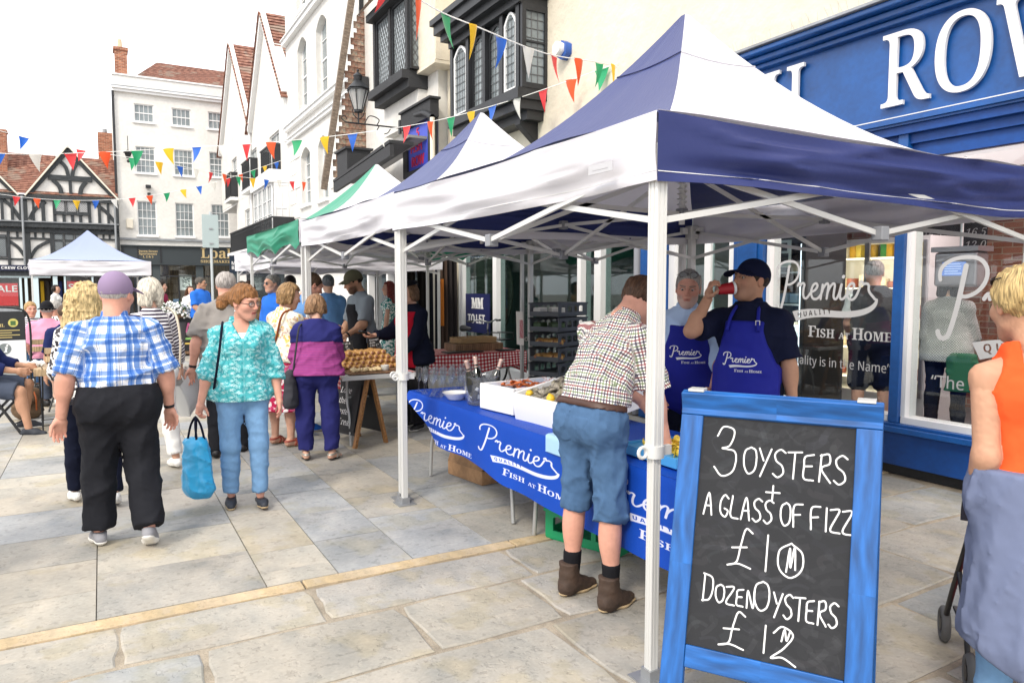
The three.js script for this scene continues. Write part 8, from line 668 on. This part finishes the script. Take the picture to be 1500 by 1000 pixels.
{ const s = thing('information_board', 'freestanding black and white tourist information board with an i symbol', 'sign', [-1.28, 0, -12.6], .1); part(s, 'frame', tube([[-.36, .05, 0], [-.36, 1.25, 0], [-.3, 1.33, 0], [.26, 1.33, 0], [.34, 1.25, 0], [.34, .05, 0]], .014, 8, 60), steelB); part(s, 'backing', bx(-.33, .35, -.012, .31, 1.3, -.002), mat('#2a2c2e')); print(s, 'notice', .63, .93, [-.01, .83, .002], (g, w, h) => { g.fillStyle = '#26282a'; g.fillRect(0, 0, w, h * .44); g.fillStyle = '#e8e9ea'; g.fillRect(0, h * .44, w, h * .42); g.fillStyle = '#9aa0a0'; g.fillRect(0, h * .86, w, h * .14); g.fillStyle = '#d8c27a'; g.font = `bold ${h * .06}px serif`; g.fillText('CITY', w * .2, h * .16); g.fillText('COUNCIL', w * .2, h * .23); g.fillStyle = '#c9c06a'; g.beginPath(); g.arc(w * .78, h * .17, h * .065, 0, 7); g.fill(); g.fillStyle = '#4a6a3a'; g.fillRect(w * .73, h * .14, w * .1, h * .07); g.fillStyle = '#d8c27a'; for (let i = 0; i < 4; i++) g.fillRect(w * .15, h * (.28 + i * .036), w * (.75 - (i % 2) * .15), h * .012); g.fillStyle = '#7b8282'; g.beginPath(); g.arc(w * .6, h * .57, h * .085, 0, 7); g.fill(); g.fillStyle = '#fff'; g.font = `bold italic ${h * .15}px serif`; g.fillText('i', w * .57, h * .62); g.fillStyle = '#fff'; g.fillRect(w * .5, h * .9, w * .3, h * .03); }, 256); for (const x of [-.36, .34]) part(s, 'foot', bx(x - .02, 0, -.22, x + .02, .05, .22, .01), steelB); }
{ const r = thing('barrier_rail', 'black metal barrier rail around the cafe seating', 'barrier', [0, 0, 0]); for (const [a, b] of [[[-4, -17.5], [-.35, -17.0]], [[-.35, -17.0], [.1, -15.2]]]) { part(r, 'rail', rod([a[0], 1.02, a[1]], [b[0], 1.02, b[1]], .02, 8), steelB); part(r, 'screen', bar([a[0], .55, a[1]], [b[0], .55, b[1]], .012, .8, [0, 1, 0]), fab('#3a3a3e')); for (const e of [a, b]) part(r, 'post', rod([e[0], 0, e[1]], [e[0], 1.12, e[1]], .025, 8), steelB); } }
// ---------- people behind the fish stall, in the foreground, in the shop and in the square ----------
const apronT = canvasTex(512, 512, (g, w, h) => { g.fillStyle = '#000'; g.fillRect(0, 0, w, h); logo(g, w * .13, h * .5, w * .105, '#fff', '#000', { lw: .2, q: 0 }); }); apronT.colorSpace = '';
const apronPrint = mat(lin(.78, .78, .8), { alphaMap: apronT, transparent: true, roughness: .7 });
const apron = (o, top = .02, halfW = .17) => ({ n: 'apron', t: 'top', m: F.apron, g: .036, hang: .012, hem: -.42, neck: -top - .08, fold: .004, clip: (K, s) => (x, y, z) => { const rel = (x - K.che[0]) * K.X2[0] + (z - K.che[2]) * K.X2[2], fz = (x - K.che[0]) * K.Z2[0] + (y - K.che[1]) * K.Z2[1] + (z - K.che[2]) * K.Z2[2], up = y - (K.wai[1] - .02); const hw = up > 0 ? lerp(halfW + .05, halfW - .045, clamp(up / .24, 0, 1) ** .7) : halfW + .05; return Math.max(Math.abs(rel) - hw, -fz + (up > 0 ? .0 : -.03)); } });
// print placed on the belly of the apron
function apronLogo(K, dx, y, wd, ht, d) { const c = mixv(K.wai, K.che, y), Z = K.Z2, X = K.X2, U = K.axis2, ap = K.root.children.find(q => q.name === 'apron'); const rc = new THREE.Raycaster(); K.root.updateMatrixWorld(true); const g = sheet((u, v) => { const a = (u - .5) * wd + dx, b = (v - .5) * ht, o = addv(addv(addv(c, X, a), U, b), Z, .5), ow = K.root.localToWorld(V(...o)), dw = V(-Z[0], -Z[1], -Z[2]).transformDirection(K.root.matrixWorld); rc.set(ow, dw); const hit = rc.intersectObject(ap, false)[0]; const p = hit ? K.root.worldToLocal(hit.point.clone()) : V(...addv(o, Z, -.33)); return [p.x + Z[0] * .003, p.y + Z[1] * .003, p.z + Z[2] * .003]; }, 14, 10); part(ap, 'apron_print', g, apronPrint); }
{ const o = { label: 'grey-haired vendor in pale blue shirt and blue apron with sunglasses on his head', at: [3.76, -4.06], face: -40, h: 1.74, w: 1.12, cell: .0125, hcell: .0045, skin: 'pink', neckW: 1.1, stubble: '#b9b2aa', beard: .45, brow: '#6f665e', look: [-.1, -.2], pose: { head: [-6, 6, -3], lean: 5, armL: [[18, 10], [60, -14]], armR: [[12, 12], [40, -10]] }, curl: { L: .8 }, hair: { k: 'short', c: '#b4b0aa', front: .08, side: -.01, amp: .004 },
  wear: [{ n: 'trousers', t: 'legs', m: F.navyDk, g: .018 }, { n: 'shirt', t: 'top', m: F.shirtB, g: .022, sleeve: 1.05, flare: .02, ga: .024, hem: -.05, fold: .01 }, collar(F.shirtB)], shoe: { m: shoeBlack, sole: soleB } }; o.wear.push(apron(o)); const K = person(o); apronLogo(K, .0, .35, .3, .26); const [a, b] = glassesGeo(); a.translate(0, .085, -.02); b.translate(0, .085, -.02); a.rotateX(-.15); b.rotateX(-.15); const gl = K.hp('sunglasses', a, frameMat); b.applyMatrix4(K.HM); part(gl, 'lens', b, lensDark); }
{ const o = { label: 'vendor in navy cap, navy polo and blue apron drinking from a red cup', at: [3.74, -3.45], face: -62, h: 1.79, w: 1.06, cell: .0125, hcell: .0045, skin: 'tan', neckW: 1.08, stubble: '#5a4a40', beard: .25, brow: '#3a2c24', look: [0, -.1], pose: { head: [-36, -10, 0], lean: -2, armR: [[62, 48], [138, -28]], armL: [[-4, 12], [6, 8]] }, ik: { R: { to: [-.085, -.14, .215], pole: [-.25, -1.5, .25] } }, curl: { R: 1.25 }, palm: { R: [.75, .1, -.1] }, handDir: { R: [.25, .8, .45] }, hair: { k: 'short', c: '#3a2c24', nape: -.05, side: -.025, amp: .003 }, cap: F.capNavy, capLow: .02,
  wear: [{ n: 'trousers', t: 'legs', m: F.navyDk, g: .018 }, { n: 'polo_shirt', t: 'top', m: fab('#171c33'), g: .022, sleeve: .82, flare: .026, ga: .024, hem: -.06, fold: .009 }, collar(fab('#171c33'))], shoe: { m: shoeBlack, sole: soleB } }; o.wear.push(apron(o)); const K = person(o); apronLogo(K, .0, .05, .3, .26);
  for (const sd of [1, -1]) { const c = K.che; part(K.root, 'apron_strap', tube([addv(addv(addv(c, K.X2, .1 * sd), K.axis2, .02), K.Z2, .165), addv(addv(addv(c, K.X2, .09 * sd), K.axis2, .1), K.Z2, .13), addv(addv(addv(c, K.X2, .075 * sd), K.axis2, .17), K.Z2, .06), addv(addv(addv(c, K.X2, .06 * sd), K.axis2, .2), K.Z2, -.02)], .012, 6), F.apron); }
  { const c = K.che; part(K.root, 'strap_buckle', tf(new THREE.TorusGeometry(.018, .004, 4, 4), addv(addv(addv(c, K.X2, .093), K.axis2, .075), K.Z2, .15), [0, 0, PI / 4]), M.whiteP); } K.root.updateMatrixWorld(true);
  const h = K.handR, mo = V(0, -.058, .1).applyMatrix4(K.HM), hp = addv(addv(K.wrR, h.Y, .07), h.Z, .045); const cup = thing('paper_cup', 'red paper cup with white rim held to the vendor\'s mouth', 'cup'); const A = V(...hp), dir = mo.clone().sub(A).normalize(), P0 = mo.clone().addScaledVector(dir, -.128), w0 = K.root.localToWorld(P0.clone()), w1 = K.root.localToWorld(mo.clone()); cup.position.copy(w0); cup.quaternion.setFromUnitVectors(V(0, 1, 0), w1.clone().sub(w0).normalize()); part(cup, 'cup_wall', lathe([[0, .002], [.028, 0], [.031, .004], [.041, .108], [.038, .108], [.029, .01], [0, .008]], 28), mat('#a3151f', { roughness: .5 })); part(cup, 'rim', lathe([[.0412, .104], [.0445, .108], [.0445, .118], [.041, .122], [.0, .12]], 28), M.whiteP); part(cup, 'cup_base', lathe([[0, -.001], [.0285, -.001], [.0295, .006], [.0, .006]], 24), mat(lin(.72, .66, .58))); part(cup, 'cup_logo', tf(new THREE.CylinderGeometry(.0367, .0352, .022, 10, 1, true, 2.2, .6), [0, .06, 0]), M.whiteP); }
// woman in the right foreground
{ const o = { label: 'blonde woman in orange vest top with a denim-blue shirt tied round her waist', at: [2.85, -1.28], face: 141, sw: .92, h: 1.69, fem: 1, w: 1.06, cell: .011, hcell: .0048, skin: 'tan', freckle: 2.2, bare: 1, seam: -1, pose: { head: [6, 6, 0], lean: 8, side: -5, armL: [[-14, 3], [30, -8]], armR: [[10, 10], [50, 0]], legL: [[2, 3], [-2, 1]], legR: [[-2, 3], [-4, 1]] }, hair: { k: 'pony', c: '#c9ad78', front: .07, side: -.02, nape: -.06, vol: .008, amp: .007, tail: [[0, .015, -.03], [0, .0, -.02], [0, -.03, 0]] },
  wear: [{ n: 'jeans', t: 'legs', m: F.denimL, g: .01, fold: .006, waist: -.06 }, { n: 'vest_top', t: 'top', m: F.orange, g: .011, hem: -.05, fold: .006, clip: (K, s) => (x, y, z) => { const r = Math.abs((x - K.nek[0]) * K.X2[0] + (z - K.nek[2]) * K.X2[2]), u = y - K.che[1]; return Math.max(u > .03 ? r - lerp(.135, .085, clamp((u - .03) / .12, 0, 1)) : -1, u > .12 ? (.045 - r) : -1); } },
    { n: 'tied_shirt', t: 'custom', m: F.wrap, fold: .009, ff: [11, 2.5, 17], cell: .012, prims: (K, s) => [...bodyPrims(K, o, .045).slice(0, 2), cap(addv(K.pel, [0, .03, -.02]), addv(K.pel, [0, -.5, -.04]), .172, .21, { X: [1, 0, 0], kx: 1.25, k: .05 })], clip: (K, s) => (x, y, z) => Math.max(y - K.pel[1] - .085, z - K.pel[2] - .08, K.pel[1] - .42 - .16 * Math.sin(x * 9 + 1) * .5 - (x < 0 ? .0 : .12) - y) }], shoe: { m: F.white, sole: soleW } }; const K = person(o); const [a, b] = glassesGeo(); a.translate(0, .085, -.02); b.translate(0, .085, -.02); const gl = K.hp('sunglasses', a, frameMat); b.applyMatrix4(K.HM); part(gl, 'lens', b, lensDark); part(K.root, 'bag_strap', tube([addv(K.shR, [.03, .06, 0]), addv(K.che, [-.06, .05, -.16]), addv(K.wai, [.06, .0, -.15]), addv(K.pel, [.15, .02, -.1])], .008, 6), F.brownL); }
// inside the fish shop
person({ label: 'older man in grey waistcoat and dark shorts inside the fish shop', at: [7.15, -4.88], y: .12, face: 125, h: 1.78, w: 1.15, lod: 1, bare: 1, skin: 'pink', seam: -1, pose: { head: [8, 6, 0], armL: [[20, 8], [60, 0]], armR: [[10, 10], [50, 0]] }, hair: { k: 'short', c: '#b8b2ac', bald: .062, nape: -.06 }, wear: [{ n: 'shorts', t: 'legs', m: F.navyDk, g: .03, end: 1.0, flare: .02 }, { n: 'shirt', t: 'top', m: F.white, g: .02, sleeve: .7, hem: -.06, flare: .03 }, { n: 'waistcoat', t: 'top', m: F.vest, g: .034, hem: -.02, fold: .008 }], shoe: { m: shoeBlack, sole: soleB } });
person({ label: 'dark-haired woman in houndstooth jacket at the fish counter', at: [7.2, -4.12], y: .12, face: 110, h: 1.66, fem: 1, lod: 1, seam: -1, pose: { head: [0, 12, 0], armL: [[10, 8], [40, 0]], armR: [[20, 8], [60, 0]] }, hair: { k: 'bob', c: '#1c1614', len: -.1, vol: .01 }, wear: [{ n: 'leggings', t: 'legs', m: F.navyDk, g: .012, end: 1.85 }, { n: 'jacket', t: 'top', m: F.hound, g: .026, hang: .03, sleeve: 1.7, hem: -.12 }], shoe: { m: strapS, sole: soleT, top: -.05 } });
solo('shopping_bag', tf(net([cap([0, .15, 0], [0, -.15, 0], .07, .08, { X: [1, 0, 0], kx: 1.8 })], .014, { fold: folds(.01, 4), clip: (x, y, z) => Math.max(Math.abs(y) - .18, Math.abs(z) - .06) }), [7.0, .85, -3.85], [0, -1.2, 0]), mat('#1e5a3c', { roughness: .7 }), 'dark green shopping bag carried by the woman at the fish counter', 'bag');
// seated cafe customers
const sit = { legL: [[84, 8], [4, 2]], legR: [[84, 8], [4, 2]], pelvisY: .56 };
person({ label: 'seated man in pink T-shirt and black cap at the cafe tables', at: [-.75, -13.5], face: 180, h: 1.76, w: 1.15, lod: 1, skin: 'pink', seam: -1, pose: { ...sit, lean: 8, armL: [[10, 14], [60, 0]], armR: [[10, 14], [60, 0]] }, hair: { k: 'short', c: '#c9c2ba', nape: -.06 }, cap: F.black, capBack: 1, capLow: .01, wear: [{ n: 'trousers', t: 'legs', m: F.denimD, g: .018 }, { n: 'shirt', t: 'top', m: F.pink, g: .024, sleeve: .85, hem: -.08, flare: .022, hang: .02 }], shoe: { m: shoeBlack, sole: soleB } });
person({ label: 'seated balding man in navy T-shirt with a khaki rucksack strap', at: [-.4, -11.5], face: 200, h: 1.76, lod: 1, skin: 'tan', seam: -1, pose: { ...sit, lean: 10, head: [-10, 8, 0] }, hair: { k: 'short', c: '#5d4a3c', bald: .05, amp: .002 }, wear: [{ n: 'trousers', t: 'legs', m: F.shorts, g: .018 }, { n: 'shirt', t: 'top', m: F.navy, g: .024, sleeve: .9, hem: -.08, flare: .02 }, { n: 'rucksack_strap', t: 'top', m: F.olive, g: .036, hem: .1, fold: 0, clip: K => (x, y, z) => Math.abs(x + .11) - .03 }], shoe: { m: shoeBlack, sole: soleB } });
person({ label: 'fair-haired woman in striped top facing across the cafe table', at: [-1.06, -14.75], face: 20, h: 1.68, fem: 1, lod: 1, skin: 'pink', pose: { ...sit, pelvisY: .57, lean: 4, armR: [[20, 10], [90, -20]] }, hair: { k: 'short', c: '#c8a470', nape: -.06, vol: .004 }, wear: [{ n: 'trousers', t: 'legs', m: F.denim, g: .016 }, { n: 'top', t: 'top', m: F.stripe, g: .018, sleeve: 1.2, hem: -.06 }], shoe: { m: shoeBlack, sole: soleB } });
person({ label: 'seated white-haired man in checked shirt behind the man in pink', at: [-.72, -14.9], face: 150, h: 1.74, lod: 2, skin: 'pink', pose: { ...sit }, hair: { k: 'short', c: '#d2cdc6' }, wear: [{ n: 'trousers', t: 'legs', m: F.khaki, g: .018 }, { n: 'shirt', t: 'top', m: F.bwPrint, g: .022, sleeve: .9, hem: -.06 }], shoe: { m: shoeBlack, sole: soleB } });
person({ label: 'seated man in navy top and grey shorts holding a phone at the cafe', at: [-1.22, -9.95], face: 80, h: 1.78, lod: 0, cell: .013, bare: 1, skin: 'tan', pose: { ...sit, lean: 6, legL: [[86, 10], [-6, 2]], legR: [[80, 6], [10, 2]], armL: [[26, 10], [84, -16]], armR: [[24, 10], [80, -14]] }, curl: { L: .9, R: 1.1 }, hair: { k: 'short', c: '#3a2c22' }, wear: [{ n: 'shorts', t: 'legs', m: F.shorts, g: .026, end: .95, flare: .02 }, { n: 'jumper', t: 'top', m: F.navy, g: .022, sleeve: 1.6, hem: -.06 }], shoe: { m: shoeDark, sole: soleW } });
person({ label: 'person in black trousers seated close by, only a knee in view', at: [-1.22, -5.15], face: 84, h: 1.78, lod: 1, pose: { ...sit, pelvisY: .6, legL: [[82, 8], [-8, 2]], legR: [[80, 10], [-8, 2]] }, hair: { k: 'short', c: '#3a2c22' }, wear: [{ n: 'trousers', t: 'legs', m: F.black, g: .022 }, { n: 'jumper', t: 'top', m: F.black, g: .022, sleeve: 1.8, hem: -.06 }], shoe: { m: shoeBlack, sole: soleB } });
cafeChair('slatted folding chair of the person in black trousers', -1.22, -5.15, 1.47);
// passers-by further off
person({ label: 'man in bright blue T-shirt and sunglasses holding a red bag', at: [2.08, -19], face: 40, h: 1.84, w: 1.12, lod: 1, skin: 'tan', glasses: 'dark', belly: .03, pose: { head: [30, 2, 0], armL: [[10, 8], [50, -20]], armR: [[14, 8], [54, -18]] }, hair: { k: 'short', c: '#5e5952' }, wear: [{ n: 'shorts', t: 'legs', m: F.navyDk, g: .024, end: 1.0 }, { n: 'shirt', t: 'top', m: F.blueT, g: .026, sleeve: .85, hem: -.1, hang: .03, flare: .02 }], shoe: { m: shoeBlack, sole: soleB } });
solo('carrier_bag', tf(new RoundedBoxGeometry(.22, .3, .1, 2, .03), [2.3, .86, -18.75], [0, .6, .1]), mat('#c8203a', { roughness: .6 }), 'red carrier bag held by the man in bright blue', 'bag');
const by = (label, x, z, face, h, c, hair, fem, o = {}) => person({ label, at: [x, z], face, h, fem, lod: 2, hair, wear: [{ n: 'trousers', t: 'legs', m: o.l || F.navyDk, g: .018 }, { n: 'top', t: 'top', m: c, g: .024, sleeve: o.s ?? 1.0, hem: -.1, hang: .02 }], shoe: { m: shoeBlack, sole: soleB }, ...(o.x || {}) });
by('dark-haired person in a red top beyond the woman in stripes', 1.33, -20.5, 60, 1.76, F.maroon, { k: 'short', c: '#2c211b', vol: .008, curl: .004 }, 0, { x: { pose: { head: [20, 0, 0] } } }); by('ginger-haired woman walking near the flower planter', 1.1, -19.6, 30, 1.68, F.khaki, { k: 'bob', c: '#b07c50', len: -.1 }, 1); by('bearded man in dark patterned shirt near the gazebo pole', 2.25, -14.2, 60, 1.72, F.bwPrint, { k: 'short', c: '#3c2a20' }, 0, { x: { stubble: '#5a3c2a', beard: .8, skin: 'pink', pose: { head: [20, 8, 0] } } }); by('brunette woman in tan coat smiling near the gazebo pole', 2.5, -14.8, -10, 1.72, fab('#a58a66'), { k: 'bob', c: '#3a2519', len: -.08, vol: .012, curl: .004 }, 1); by('grey-haired man in sunglasses behind the yellow top', 2.3, -11.6, -70, 1.8, F.blueT, { k: 'short', c: '#8d8a86' }, 0, { x: { glasses: 'dark' } }); by('person in mid blue shirt with dark hair beyond the stall', 2.7, -12.2, 160, 1.8, F.blueT, { k: 'short', c: '#2a2320' }, 0); by('woman in pale top behind the man in bright blue', 2.25, -23, 20, 1.64, F.white, { k: 'long', c: '#5a3c2a', len: -.15 }, 1);
by('woman with rucksack and magenta scarf in front of the sale window', -1.3, -27.5, 70, 1.68, F.white, { k: 'bob', c: '#2a211c', len: -.05 }, 1, { x: { pose: { lean: 6 } } }); by('dark-haired woman in black sitting out before the sale window', -.45, -24.2, 10, 1.62, F.black, { k: 'long', c: '#241a16', len: -.12 }, 1);
renderer.render(scene, camera);
